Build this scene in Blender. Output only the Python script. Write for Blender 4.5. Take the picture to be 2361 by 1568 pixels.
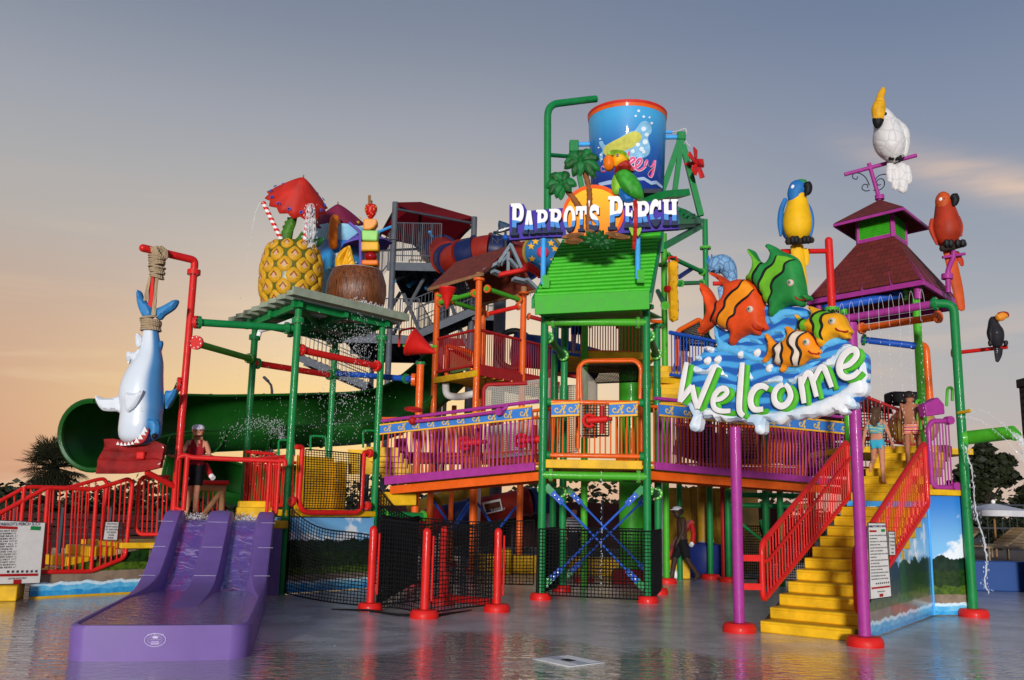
import bpy, bmesh, math, random
import numpy as np
from mathutils import Vector, Matrix
from mathutils.geometry import delaunay_2d_cdt

random.seed(7); np.random.seed(7)
for o in list(bpy.data.objects): bpy.data.objects.remove(o)
scene = bpy.context.scene
COL = scene.collection
R = math.radians
V = Vector

# ---------------------------------------------------------------- camera
F_PX, W_PX, H_PX = 2160.0, 2361.0, 1568.0        # focal length and picture size in the same unit
PITCH, ROLL, CAM_Z = R(10.2), R(1.2), 1.65
cam_f = V((0, math.cos(PITCH), math.sin(PITCH)))
_r = V((1, 0, 0)); _u = _r.cross(cam_f)
cam_r = _r*math.cos(ROLL) + _u*math.sin(ROLL)
cam_u = _u*math.cos(ROLL) - _r*math.sin(ROLL)
cd = bpy.data.cameras.new('camera'); cam = bpy.data.objects.new('camera', cd); COL.objects.link(cam)
cd.sensor_width = 36.0; cd.lens = 36.0*F_PX/W_PX; cd.clip_start = .1; cd.clip_end = 3000
M = Matrix((cam_r, cam_u, -cam_f)).transposed().to_4x4(); M.translation = (0, 0, CAM_Z)
cam.matrix_world = M
scene.camera = cam

# ---------------------------------------------------------------- light, sky, exposure
FLASH_EL, FLASH_AZ = 5.5, -7.0       # sun lamp standing in for the camera flash, from behind the photographer
sd = bpy.data.lights.new('sun', 'SUN'); sun = bpy.data.objects.new('sun', sd); COL.objects.link(sun)
sd.energy = 3.05; sd.angle = R(6); sd.color = (1.0, .98, .96)
d = V((-math.sin(R(FLASH_AZ))*math.cos(R(FLASH_EL)), math.cos(R(FLASH_AZ))*math.cos(R(FLASH_EL)), -math.sin(R(FLASH_EL))))
sun.rotation_euler = d.to_track_quat('-Z', 'Y').to_euler()
scene.view_settings.view_transform = 'Standard'
scene.view_settings.look = 'None'
scene.view_settings.exposure = 0.0
scene.view_settings.gamma = 1.0
scene.view_settings.use_curve_mapping = False

world = bpy.data.worlds.new('World'); scene.world = world; world.use_nodes = True
def build_sky():
    nt = world.node_tree; N = nt.nodes; L = nt.links
    N.clear()
    out = N.new('ShaderNodeOutputWorld'); bg = N.new('ShaderNodeBackground')
    L.new(bg.outputs[0], out.inputs[0])
    geo = N.new('ShaderNodeTexCoord')
    sep = N.new('ShaderNodeSeparateXYZ'); L.new(geo.outputs['Generated'], sep.inputs[0])
    def m(op, a, b=None, c=None):
        n = N.new('ShaderNodeMath'); n.operation = op
        for i, x in enumerate((a, b, c)):
            if x is None: continue
            if isinstance(x, (int, float)): n.inputs[i].default_value = x
            else: L.new(x, n.inputs[i])
        return n.outputs[0]
    def mixc(f, a, b, mode='MIX'):
        n = N.new('ShaderNodeMix'); n.data_type = 'RGBA'; n.blend_type = mode
        for i, x in ((0, f), (6, a), (7, b)):
            if isinstance(x, (int, float)): n.inputs[i].default_value = x
            elif isinstance(x, tuple): n.inputs[i].default_value = x
            else: L.new(x, n.inputs[i])
        return n.outputs[2]
    def ramp(f, stops):
        n = N.new('ShaderNodeValToRGB'); L.new(f, n.inputs[0])
        e = n.color_ramp.elements
        while len(e) < len(stops): e.new(.5)
        for i, (p, c) in enumerate(stops): e[i].position = p; e[i].color = (*lin(*c), 1)
        return n.outputs[0]
    # the dusk air: clear sky model, sun down at the left horizon
    sky = N.new('ShaderNodeTexSky'); sky.sky_type = 'NISHITA'; sky.sun_disc = False
    sky.sun_elevation = R(1.0); sky.sun_rotation = R(-8); sky.air_density = 1.2; sky.dust_density = 2.0
    # angle above the horizon and angle from the sunset point
    elev = m('ARCSINE', sep.outputs[2])
    az = m('ARCTAN2', m('ADD', sep.outputs[0], m('MULTIPLY', sep.outputs[1], .15)), sep.outputs[1])
    glow_az = m('EXPONENT', m('MULTIPLY', m('MULTIPLY', az, az), -1/(2*.30**2)))
    e01 = m('DIVIDE', elev, R(45))
    base = ramp(e01, [(0.0, (206,146,122)), (.07, (208,154,130)), (.14, (205,161,137)), (.22, (200,169,149)), (.28, (191,172,160)), (.335, (185,177,171)),
                      (.42, (173,173,175)), (.50, (160,164,174)), (.62, (132,142,160)), (.74, (112,125,150)), (1.0, (90,107,142))])
    right = ramp(e01, [(0.0, (204,172,158)), (.06, (194,176,168)), (.13, (186,181,180)), (.24, (170,174,181)), (.36, (152,161,176)),
                       (.50, (134,146,169)), (.62, (115,130,158)), (.8, (94,112,146)), (1.0, (80,100,138))])
    side = N.new('ShaderNodeMapRange'); side.interpolation_type = 'SMOOTHSTEP'
    L.new(az, side.inputs[0]); side.inputs[1].default_value = .05; side.inputs[2].default_value = .60
    c = mixc(side.outputs[0], base, right)
    def glow(c, a0, sa, e0, se, f, col):
        x = m('DIVIDE', m('SUBTRACT', az, a0), sa); y = m('DIVIDE', m('SUBTRACT', elev, R(e0)), R(se))
        g = m('EXPONENT', m('MULTIPLY', m('ADD', m('MULTIPLY', x, x), m('MULTIPLY', y, y)), -.5))
        return mixc(m('MULTIPLY', g, f), c, (*lin(*col), 1))
    c = glow(c, .08, .20, 8.0, 5.0, .9, (246,229,206)); c = glow(c, -.02, .19, 4.6, 3.3, .95, (255,218,142))
    # thin clouds drawn out along the horizon
    mp = N.new('ShaderNodeMapping'); L.new(geo.outputs['Generated'], mp.inputs[0])
    mp.inputs['Rotation'].default_value = (0, R(-9), 0); mp.inputs['Scale'].default_value = (2.6, 2.6, 17)
    nz = N.new('ShaderNodeTexNoise'); L.new(mp.outputs[0], nz.inputs[0]); nz.inputs['Scale'].default_value = 1.5
    nz.inputs['Detail'].default_value = 6; nz.inputs['Roughness'].default_value = .5; nz.inputs['Distortion'].default_value = .4
    cl = N.new('ShaderNodeMapRange'); L.new(nz.outputs[0], cl.inputs[0]); cl.interpolation_type = 'SMOOTHSTEP'
    cl.inputs[1].default_value = .47; cl.inputs[2].default_value = .68
    low = N.new('ShaderNodeMapRange'); L.new(elev, low.inputs[0])
    low.inputs[1].default_value = R(1); low.inputs[2].default_value = R(19); low.inputs[3].default_value = .62; low.inputs[4].default_value = .0
    cf = m('MULTIPLY', cl.outputs[0], low.outputs[0])
    ccol = mixc(glow_az, (*lin(218,192,176), 1), (*lin(255,226,166), 1))
    c = mixc(cf, c, ccol)
    # one long streak high on the right
    t2 = N.new('ShaderNodeTexNoise'); L.new(mp.outputs[0], t2.inputs[0]); t2.inputs['Scale'].default_value = 5; t2.inputs['Detail'].default_value = 5
    ln = m('SUBTRACT', m('SUBTRACT', elev, R(19.4)), m('MULTIPLY', m('SUBTRACT', az, .55), -.42))
    st = m('EXPONENT', m('MULTIPLY', m('POWER', m('DIVIDE', ln, R(.75)), 2), -.5))
    sr = N.new('ShaderNodeMapRange'); L.new(az, sr.inputs[0]); sr.inputs[1].default_value = .42; sr.inputs[2].default_value = .68; sr.interpolation_type = 'SMOOTHSTEP'
    c = mixc(m('MULTIPLY', m('MULTIPLY', st, sr.outputs[0]), m('MULTIPLY', t2.outputs[0], 1.5)), c, (*lin(236,204,180), 1))
    # the sky model tints the result
    sk = N.new('ShaderNodeVectorMath'); sk.operation = 'SCALE'; L.new(sky.outputs[0], sk.inputs[0]); sk.inputs[3].default_value = .10
    c = mixc(.03, c, sk.outputs[0])
    L.new(c, bg.inputs[0]); bg.inputs[1].default_value = 1.0

def lin(r, g, b):
    f = lambda x: (x/255/12.92) if x/255 <= .04045 else ((x/255+.055)/1.055)**2.4
    return (f(r), f(g), f(b))
build_sky()

# ---------------------------------------------------------------- measuring helpers
CAM = V((0, 0, CAM_Z))
def ray(u, v): return cam_f*F_PX + cam_r*(u-W_PX/2) - cam_u*(v-H_PX/2)
def at(u, v, Y):                    # point at distance Y in front of the photographer
    r = ray(u, v); return CAM + r*(Y/r.y)
def gp(u, v, z=0.0):                # point at height z
    r = ray(u, v); return CAM + r*((z-CAM_Z)/r.z)
def K(ox, oy, s):                   # measured on an enlargement
    return lambda x, y: ((ox+x/s)/1.73486, (oy+y/s)/1.73486)
class Plane:
    def __init__(self, o, yaw=0.0, lean=0.0):     # yaw: turn about the vertical; lean: tip back
        self.o = V(o); c, s = math.cos(yaw), math.sin(yaw)
        self.ex = V((c, s, 0)); back = V((-s, c, 0))
        self.ey = V((0, 0, 1))*math.cos(lean) + back*math.sin(lean)
        self.n = self.ex.cross(self.ey)           # towards the photographer
    def hit(self, u, v):
        r = ray(u, v); t = (self.o-CAM).dot(self.n)/r.dot(self.n); p = CAM + r*t - self.o
        return (p.dot(self.ex), p.dot(self.ey))
    def p(self, a, b, h=0.0): return self.o + self.ex*a + self.ey*b + self.n*h
    def at(self, u, v, h=0.0): return self.p(*self.hit(u, v), h)

# ---------------------------------------------------------------- materials
MATS = {}
def nodes_of(m):
    m.use_nodes = True; nt = m.node_tree; return nt, nt.nodes['Principled BSDF']
def paint(name, rgb, rough=.32, var=.10, bump=0.0, scale=6.0, coat=0.0, metal=0.0, drops=True):
    if name in MATS: return MATS[name]
    m = bpy.data.materials.new(name); nt, b = nodes_of(m); N, L = nt.nodes, nt.links
    tc = N.new('ShaderNodeTexCoord')
    nz = N.new('ShaderNodeTexNoise'); L.new(tc.outputs['Object'], nz.inputs[0]); nz.inputs['Scale'].default_value = scale
    nz.inputs['Detail'].default_value = 5; nz.inputs['Roughness'].default_value = .6
    c = lin(*rgb); rp = N.new('ShaderNodeValToRGB'); L.new(nz.outputs[0], rp.inputs[0])
    e = rp.color_ramp.elements
    e[0].position = .3; e[0].color = tuple(x*(1-var*1.6) for x in c)+(1,)
    e[1].position = .7; e[1].color = tuple(min(1, x*(1+var*.6)+.004) for x in c)+(1,)
    L.new(rp.outputs[0], b.inputs['Base Color'])
    b.inputs['Roughness'].default_value = rough; b.inputs['Metallic'].default_value = metal
    b.inputs['Coat Weight'].default_value = coat*.45; b.inputs['Coat Roughness'].default_value = .08; b.inputs['Specular IOR Level'].default_value = .25
    rr = N.new('ShaderNodeMapRange'); L.new(nz.outputs[0], rr.inputs[0])
    rr.inputs[3].default_value = max(.1, rough+.08); rr.inputs[4].default_value = rough+.30
    L.new(rr.outputs[0], b.inputs['Roughness'])
    if coat and not bump:                            # beads of water standing on the paint
        n3 = N.new('ShaderNodeTexNoise'); L.new(tc.outputs['Object'], n3.inputs[0]); n3.inputs['Scale'].default_value = 70; n3.inputs['Detail'].default_value = 2
        s3 = N.new('ShaderNodeMapRange'); L.new(n3.outputs[0], s3.inputs[0]); s3.inputs[1].default_value = .62; s3.inputs[2].default_value = .72
        bp = N.new('ShaderNodeBump'); L.new(s3.outputs[0], bp.inputs['Height']); bp.inputs['Strength'].default_value = .35; bp.inputs['Distance'].default_value = .004
        L.new(bp.outputs[0], b.inputs['Normal']); L.new(bp.outputs[0], b.inputs['Coat Normal'])
    if bump:
        n2 = N.new('ShaderNodeTexNoise'); L.new(tc.outputs['Object'], n2.inputs[0]); n2.inputs['Scale'].default_value = scale*6; n2.inputs['Detail'].default_value = 4
        bp = N.new('ShaderNodeBump'); L.new(n2.outputs[0], bp.inputs['Height']); bp.inputs['Strength'].default_value = bump; bp.inputs['Distance'].default_value = .02
        L.new(bp.outputs[0], b.inputs['Normal'])
    MATS[name] = m; return m
GREEN = paint('green_paint', (10,128,62), coat=.2); LGREEN = paint('light_green_paint', (72,172,34), coat=.2)
COLGREEN = paint('column_green_paint', (52,152,28), coat=.2); ROOFGREEN = paint('roof_green_paint', (54,170,26), .35); ROOFRIB = paint('roof_rib_paint', (66,190,32), .3, coat=.3)
RED = paint('red_paint', (214,28,22), coat=.2); DRED = paint('dark_red_paint', (168,22,24))
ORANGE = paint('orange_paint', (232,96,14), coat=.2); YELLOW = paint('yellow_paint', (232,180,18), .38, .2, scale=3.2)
PURPLE = paint('purple_paint', (166,52,142), coat=.2); BLUE = paint('blue_paint', (26,84,184))
SKYBLUE = paint('sky_blue_paint', (70,170,240)); DBLUE = paint('dark_blue_paint', (22,40,110))
SLIDE = paint('slide_purple_gelcoat', (116,90,158), .25, .08, 0, 2)
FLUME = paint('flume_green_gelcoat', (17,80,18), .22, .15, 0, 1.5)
STEEL = paint('galvanised_steel', (92,96,104), .5, .16, .1, 5, 0, .3)
DSTEEL = paint('dark_steel', (58,62,70), .5, .15, 0, 5, 0, .2)
BOLT = paint('zinc_bolt', (190,190,186), .3, .05, 0, 9, 0, .8)
WHITE = paint('white_paint', (238,236,232), .35, .05)
BLACK = paint('black_paint', (14,14,16), .4, .05)
NET = paint('black_net_cord', (10,10,12), .7, .05, 0, 6, 0)
WNET = paint('grey_net_cord', (176,172,162), .7, .05, 0, 6, 0)
SKIN = paint('skin_tan', (196,134,104), .5, .10, .05, 10, 0); SKIN2 = paint('skin_dark', (62,40,30), .42, .10, .05, 10, 0.1)
WOOD = paint('pale_wood', (150,108,72), .6, .2, .2, 5, 0)
GREY = paint('grey_trim', (128,142,152), .5, .1)

def mat_nodes(name, fn):
    if name in MATS: return MATS[name]
    m = bpy.data.materials.new(name); nt, b = nodes_of(m); fn(nt, nt.nodes, nt.links, b); MATS[name] = m; return m
def math_node(N, L, op, a, b=None):
    n = N.new('ShaderNodeMath'); n.operation = op
    for i, x in enumerate((a, b)):
        if x is None: continue
        if isinstance(x, (int, float)): n.inputs[i].default_value = x
        else: L.new(x, n.inputs[i])
    return n.outputs[0]
def mixrgb(N, L, f, a, b, mode='MIX'):
    n = N.new('ShaderNodeMix'); n.data_type = 'RGBA'; n.blend_type = mode
    for i, x in ((0, f), (6, a), (7, b)):
        if isinstance(x, (int, float)): n.inputs[i].default_value = x
        elif isinstance(x, tuple): n.inputs[i].default_value = (*x, 1) if len(x) == 3 else x
        else: L.new(x, n.inputs[i])
    return n.outputs[2]
def obj_xyz(N, L):
    tc = N.new('ShaderNodeTexCoord'); s = N.new('ShaderNodeSeparateXYZ'); L.new(tc.outputs['Object'], s.inputs[0]); return tc, s
def noise(N, L, vec, scale, detail=4, rough=.55, dist=0):
    n = N.new('ShaderNodeTexNoise'); L.new(vec, n.inputs[0]); n.inputs['Scale'].default_value = scale
    n.inputs['Detail'].default_value = detail; n.inputs['Roughness'].default_value = rough; n.inputs['Distortion'].default_value = dist
    return n.outputs[0]
def step(N, L, x, a, b):
    n = N.new('ShaderNodeMapRange'); n.interpolation_type = 'SMOOTHSTEP'; L.new(x, n.inputs[0])
    n.inputs[1].default_value = a; n.inputs[2].default_value = b; return n.outputs[0]
def bump(N, L, h, b, strength=.3, dist=.02):
    n = N.new('ShaderNodeBump'); L.new(h, n.inputs['Height']); n.inputs['Strength'].default_value = strength; n.inputs['Distance'].default_value = dist
    L.new(n.outputs[0], b.inputs['Normal']); return n

# ---------------------------------------------------------------- mesh helpers
def frame_for(d):
    d = V(d).normalized(); a = V((0, 0, 1)) if abs(d.z) < .95 else V((1, 0, 0))
    x = a.cross(d).normalized(); return x, d.cross(x)
class MB:
    def __init__(s): s.v = []; s.f = []; s.m = []
    def add(s, vs, fs, mi=0):
        o = len(s.v); s.v += [tuple(x) for x in vs]; s.f += [tuple(i+o for i in f) for f in fs]; s.m += [mi]*len(fs); return s
    def hexa(s, p, mi=0):            # 8 points: bottom 4, top 4
        return s.add(p, [(3,2,1,0),(4,5,6,7),(0,1,5,4),(1,2,6,5),(2,3,7,6),(3,0,4,7)], mi)
    def box(s, c, size, rz=0.0, mi=0):
        c = V(c); x, y, z = (k/2 for k in size); ca, sa = math.cos(rz), math.sin(rz)
        q = [c+V((a*ca-b*sa, a*sa+b*ca, h)) for h in (-z, z) for a, b in ((-x,-y),(x,-y),(x,y),(-x,y))]
        return s.hexa(q, mi)
    def beam(s, a, b, w, h, up=(0,0,1), mi=0):
        a, b = V(a), V(b); d = (b-a).normalized(); up = V(up)
        if abs(d.dot(up)) > .98: up = V((0,1,0))
        x = d.cross(up).normalized()*(w/2); y = x.cross(d).normalized()*(h/2)
        return s.hexa([a-x-y, a+x-y, b+x-y, b-x-y, a-x+y, a+x+y, b+x+y, b-x+y], mi)
    def tube(s, pts, r, n=12, closed=False, caps=True, mi=0, flat=1.0, up=None):
        pts = [V(p) for p in pts]; k = len(pts); rs = r if hasattr(r, '__len__') else [r]*k
        t = []
        for i in range(k):
            a = pts[(i-1) % k] if (i > 0 or closed) else pts[i]; b = pts[(i+1) % k] if (i < k-1 or closed) else pts[i]
            d1 = (pts[i]-a); d2 = (b-pts[i])
            d = (d1.normalized() if d1.length > 1e-9 else V((0,0,0)))+(d2.normalized() if d2.length > 1e-9 else V((0,0,0)))
            t.append(d.normalized() if d.length > 1e-9 else V((0,0,1)))
        if up is not None: x = V(up).cross(t[0]).normalized()
        else: x, _ = frame_for(t[0])
        vs = []
        for i in range(k):
            x = (x - t[i]*x.dot(t[i])); x = x.normalized() if x.length > 1e-6 else frame_for(t[i])[0]
            y = t[i].cross(x)
            for j in range(n):
                a = 2*math.pi*j/n; vs.append(pts[i]+x*(math.cos(a)*rs[i])+y*(math.sin(a)*rs[i]*flat))
        fs = []
        for i in range(k if closed else k-1):
            i2 = (i+1) % k
            for j in range(n): fs.append((i*n+j, i*n+(j+1) % n, i2*n+(j+1) % n, i2*n+j))
        if caps and not closed:
            fs.append(tuple(range(n-1, -1, -1))); fs.append(tuple((k-1)*n+j for j in range(n)))
        return s.add(vs, fs, mi)
    def cyl(s, a, b, r, r2=None, n=16, mi=0): return s.tube([a, b], [r, r if r2 is None else r2], n, mi=mi)
    def lathe(s, prof, c, axis=(0,0,1), n=24, mi=0, squash=(1,1)):   # prof: (radius, height)
        c = V(c); ax = V(axis).normalized(); x, y = frame_for(ax); vs = []
        for r, h in prof:
            for j in range(n):
                a = 2*math.pi*j/n; vs.append(c+ax*h+x*(math.cos(a)*r*squash[0])+y*(math.sin(a)*r*squash[1]))
        fs = [(i*n+j, i*n+(j+1) % n, (i+1)*n+(j+1) % n, (i+1)*n+j) for i in range(len(prof)-1) for j in range(n)]
        if prof[0][0] > 1e-6: fs.append(tuple(range(n-1, -1, -1)))
        if prof[-1][0] > 1e-6: fs.append(tuple((len(prof)-1)*n+j for j in range(n)))
        return s.add(vs, fs, mi)
    def ball(s, c, r, n=16, m=10, mi=0, rot=None):
        c = V(c); r = r if hasattr(r, '__len__') else (r, r, r); vs = []
        for i in range(m+1):
            p = math.pi*i/m
            for j in range(n):
                a = 2*math.pi*j/n; q = V((math.sin(p)*math.cos(a)*r[0], math.sin(p)*math.sin(a)*r[1], math.cos(p)*r[2]))
                vs.append(c+((rot @ q) if rot is not None else q))
        fs = [(i*n+j, (i+1)*n+j, (i+1)*n+(j+1) % n, i*n+(j+1) % n) for i in range(m) for j in range(n)]
        return s.add(vs, fs, mi)
    def prism(s, poly, off, mi=0):   # planar polygon of 3-D points, pushed by off
        poly = [V(p) for p in poly]; n = len(poly); off = V(off)
        s.add(poly+[p+off for p in poly], [tuple(range(n-1, -1, -1)), tuple(range(n, 2*n))]+[(i, (i+1) % n, n+(i+1) % n, n+i) for i in range(n)], mi)
        return s
    def loft(s, rings, mi=0, caps=True):
        n = len(rings[0]); vs = [p for r in rings for p in r]
        fs = [(i*n+j, i*n+(j+1) % n, (i+1)*n+(j+1) % n, (i+1)*n+j) for i in range(len(rings)-1) for j in range(n)]
        if caps: fs += [tuple(range(n-1, -1, -1)), tuple((len(rings)-1)*n+j for j in range(n))]
        return s.add(vs, fs, mi)
    def mesh(s, name, mats, smooth=True, angle=40):
        me = bpy.data.meshes.new(name); me.from_pydata(s.v, [], s.f)
        for m in (mats if isinstance(mats, (list, tuple)) else [mats]): me.materials.append(m)
        if len(set(s.m)) > 1 or (s.m and s.m[0]): me.polygons.foreach_set('material_index', s.m)
        bm = bmesh.new(); bm.from_mesh(me); bmesh.ops.recalc_face_normals(bm, faces=bm.faces); bm.to_mesh(me); bm.free()
        if smooth:
            me.polygons.foreach_set('use_smooth', [True]*len(me.polygons)); me.set_sharp_from_angle(angle=R(angle))
        me.update(); return me
def link(o, parent=None):
    COL.objects.link(o)
    if parent is not None:
        o.parent = parent; o.matrix_parent_inverse = Matrix.Translation(world_loc(parent)).inverted()
    return o
def world_loc(o):
    return V(o.get('_wl', (0,0,0)))
def part(name, mb, mats, parent=None, bevel=0.0, smooth=True, angle=40, label=None):
    me = mb.mesh(name, mats, smooth, angle) if isinstance(mb, MB) else mb
    o = bpy.data.objects.new(name, me); link(o, parent)
    if bevel:
        md = o.modifiers.new('bevel', 'BEVEL'); md.width = bevel; md.segments = 2; md.limit_method = 'ANGLE'; md.angle_limit = R(50)
    if label: o['label'] = label
    return o
def tag(o, label, cat=None, group=None, kind=None):
    o['label'] = label
    if cat: o['category'] = cat
    if group: o['group'] = group
    if kind: o['kind'] = kind
    return o
def thing(name, label, cat, loc=(0,0,0), group=None):
    o = bpy.data.objects.new(name, None); COL.objects.link(o); o.location = loc; o['_wl'] = tuple(loc); o.empty_display_size = .2
    return tag(o, label, cat, group)
def struct(name, mb, mats, label=None, **k):
    o = part(name, mb, mats, None, **k); o['kind'] = 'structure'
    if label: o['label'] = label
    return o
def inst(name, me, parent, mat4):                 # a piece that shares mesh data
    o = bpy.data.objects.new(name, me); link(o, parent); o.matrix_basis = mat4; return o
def smooth_pts(pts, n=6, closed=True):            # Catmull-Rom through the points
    k = len(pts); out = []
    dim = len(pts[0])
    for i in range(k if closed else k-1):
        if closed: p = [pts[(i+j-1) % k] for j in range(4)]
        else: p = [pts[max(0, min(k-1, i+j-1))] for j in range(4)]
        for s in range(n):
            t = s/n
            out.append(tuple(.5*(2*p[1][c]+(p[2][c]-p[0][c])*t+(2*p[0][c]-5*p[1][c]+4*p[2][c]-p[3][c])*t*t+(3*p[1][c]-p[0][c]-3*p[2][c]+p[3][c])*t**3) for c in range(dim)))
    if not closed: out.append(tuple(pts[-1]))
    return out
def inpoly(P, poly):
    x, y = P[:, 0], P[:, 1]; c = np.zeros(len(P), bool); n = len(poly); j = n-1
    for i in range(n):
        xi, yi = poly[i]; xj, yj = poly[j]
        with np.errstate(divide='ignore', invalid='ignore'):
            c ^= ((yi > y) != (yj > y)) & (x < (xj-xi)*(y-yi)/((yj-yi) if yj != yi else 1e-12)+xi)
        j = i
    return c
def seg_dist(P, poly):
    d = np.full(len(P), 1e9); n = len(poly)
    for i in range(n):
        a = np.array(poly[i]); b = np.array(poly[(i+1) % n]); ab = b-a; l = max(ab@ab, 1e-12)
        t = np.clip(((P-a)@ab)/l, 0, 1); d = np.minimum(d, np.hypot(*(P-a-t[:, None]*ab).T))
    return d
def puff_mb(outline, plane, H, Rr, depth, regions=(), spacing=.05, h0=0.0, relief=None):
    """a cushion-shaped sculpted relief: outline in plane units, round-edged front, flat back; regions paint faces"""
    out = [tuple(p) for p in outline]; P = list(out); E = [(i, (i+1) % len(out)) for i in range(len(out))]
    A = np.array(out); lo, hi = A.min(0), A.max(0)
    gx = np.arange(lo[0], hi[0], spacing); gy = np.arange(lo[1], hi[1], spacing*.87)
    g = np.array([(x+(spacing/2 if j % 2 else 0), y) for j, y in enumerate(gy) for x in gx])
    if len(g):
        k = inpoly(g, out) & (seg_dist(g, out) > spacing*.45)
        for poly, mi in regions: k &= seg_dist(g, poly) > spacing*.3
        P += [tuple(q) for q in g[k]]
    # rings just inside the edge, for a round shoulder
    for poly, mi in regions:
        b = len(P); P += [tuple(p) for p in poly]; E += [(b+i, b+(i+1) % len(poly)) for i in range(len(poly))]
    r = delaunay_2d_cdt([V(p) for p in P], E, [], 0, 1e-6)
    Q = np.array([tuple(q) for q in r[0]]); T = [f for f in r[2]]
    tri = np.array([Q[list(f)].mean(0) for f in T]); ins = inpoly(tri, out)
    T = [f for f, k in zip(T, ins) if k]; tri = tri[ins]
    dd = np.clip(seg_dist(Q, out)/Rr, 0, 1); hh = H*np.sqrt(np.clip(1-(1-dd)**2, 0, 1))+h0
    if relief is not None: hh = hh+relief(Q)*dd
    mi = np.zeros(len(T), int)
    for poly, k in regions: mi[inpoly(tri, poly)] = k
    mb = MB(); n = len(Q)
    vs = [plane.p(q[0], q[1], h) for q, h in zip(Q, hh)]
    mb.v = [tuple(x) for x in vs]
    for f, k in zip(T, mi): mb.f.append(tuple(f)); mb.m.append(int(k))
    b = len(mb.v); m = len(out)
    mb.v += [tuple(plane.p(q[0], q[1], h0)) for q in out]+[tuple(plane.p(q[0], q[1], h0-depth)) for q in out]
    for i in range(m):
        j = (i+1) % m; mb.f.append((b+i, b+j, b+m+j, b+m+i)); mb.m.append(0)
    mb.f.append(tuple(b+m+i for i in range(m))); mb.m.append(0)
    return mb
def pxpoly(k, plane, pts, n=5, smooth=True):      # outline measured on an enlargement -> plane units
    q = [plane.hit(*k(x, y)) for x, y in pts]
    return smooth_pts(q, n) if smooth else q

# ---------------------------------------------------------------- pipes, rails, nets
def flange_mb(mb, c, d, r, th=.05, bolts=8, mi=0, bmi=1):
    c, d = V(c), V(d).normalized(); mb.cyl(c-d*th/2, c+d*th/2, r, n=20, mi=mi)
    x, y = frame_for(d)
    for i in range(bolts):
        a = 2*math.pi*i/bolts+.2; p = c+x*(math.cos(a)*r*.78)+y*(math.sin(a)*r*.78)
        mb.cyl(p-d*(th/2+.015), p+d*(th/2+.015), r*.09, n=6, mi=bmi)
def pipe(name, pts, r, mat, parent, flanges=(), n=16, fmat=None, fr=1.7):
    o = part(name, MB().tube(pts, r, n), mat, parent)
    for (i, off) in flanges:         # flange at the start (0) or end (-1)
        a, b = (V(pts[0]), V(pts[1])) if i == 0 else (V(pts[-1]), V(pts[-2]))
        d = (b-a).normalized(); mb = MB(); flange_mb(mb, a+d*off, d, r*fr); part('flange', mb, [fmat or mat, BOLT], o)
    return o
def bend(pts, r, n=5):               # round the corners of a path
    pts = [V(p) for p in pts]; out = [pts[0]]
    for i in range(1, len(pts)-1):
        a, b, c = pts[i-1], pts[i], pts[i+1]; d1 = (a-b); d2 = (c-b)
        k = min(r, d1.length*.45, d2.length*.45); p = b+d1.normalized()*k; q = b+d2.normalized()*k
        for s in range(n+1):
            t = s/n; out.append(p*(1-t)**2+b*(2*t*(1-t))+q*t*t)
    out.append(pts[-1]); return out
def footing(c, r, parent, mat=None, h=.13, nm='footing'):
    c = V(c); prof = [(r*.98,0),(r,h*.35),(r*.96,h*.7),(r*.84,h*.95),(r*.5,h),(.01,h)]
    return part(nm, MB().lathe(prof, c, n=28), mat or RED, parent)
CYLM = {}
def unit_cyl(mat, n=8):
    if mat.name not in CYLM: CYLM[mat.name] = MB().cyl((0,0,0), (0,0,1), 1, n=n).mesh('baluster', mat)
    return CYLM[mat.name]
def bar(name, a, b, r, mat, parent):
    a, b = V(a), V(b); d = b-a; x, y = frame_for(d); dn = d.normalized()
    m = Matrix((x*r, y*r, d)).transposed().to_4x4(); m.translation = a
    return inst(name, unit_cyl(mat), parent, m)
def rail(parent, a0, a1, b0, b1, n, mat, bmat=None, r=.035, br=.012, ends=True, mid=None):
    """guard rail panel: bottom edge a0-a1, top edge b0-b1, n balusters"""
    a0, a1, b0, b1 = map(V, (a0, a1, b0, b1))
    if ends: part('rail_frame', MB().tube(bend([a0, a1, b1, b0, a0], .12, 4)[:-1] if False else bend([(a0+b0)/2, a0, a1, b1, b0, (a0+b0)/2], .10, 4), r, 10), mat, parent)
    else:
        part('rail', MB().tube([a0, a1], r*.8, 10), mat, parent); part('rail', MB().tube([b0, b1], r, 10), mat, parent)
    for i in range(n):
        t = (i+1)/(n+1); bar('baluster', a0.lerp(a1, t), b0.lerp(b1, t), br, bmat or mat, parent)
def net(name, P, nu, nv, parent, mat=None, w=.009):
    """P(s,t) -> point; square cords along both ways, one mesh"""
    mb = MB(); S = 14
    for i in range(nu+1):
        mb.tube([P(i/nu, k/S) for k in range(S+1)], w if 0 < i < nu else w*1.8, 4, caps=False)
    for j in range(nv+1):
        mb.tube([P(k/S, j/nv) for k in range(S+1)], w if 0 < j < nv else w*1.8, 4, caps=False)
    o = part(name, mb, mat or NET, parent, smooth=False); return o
def bilinear(a, b, c, d, sag=None):               # a,b bottom left/right; c,d top left/right
    a, b, c, d = map(V, (a, b, c, d))
    def P(s, t):
        p = a*((1-s)*(1-t))+b*(s*(1-t))+c*((1-s)*t)+d*(s*t)
        return p+sag(s, t) if sag else p
    return P
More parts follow.
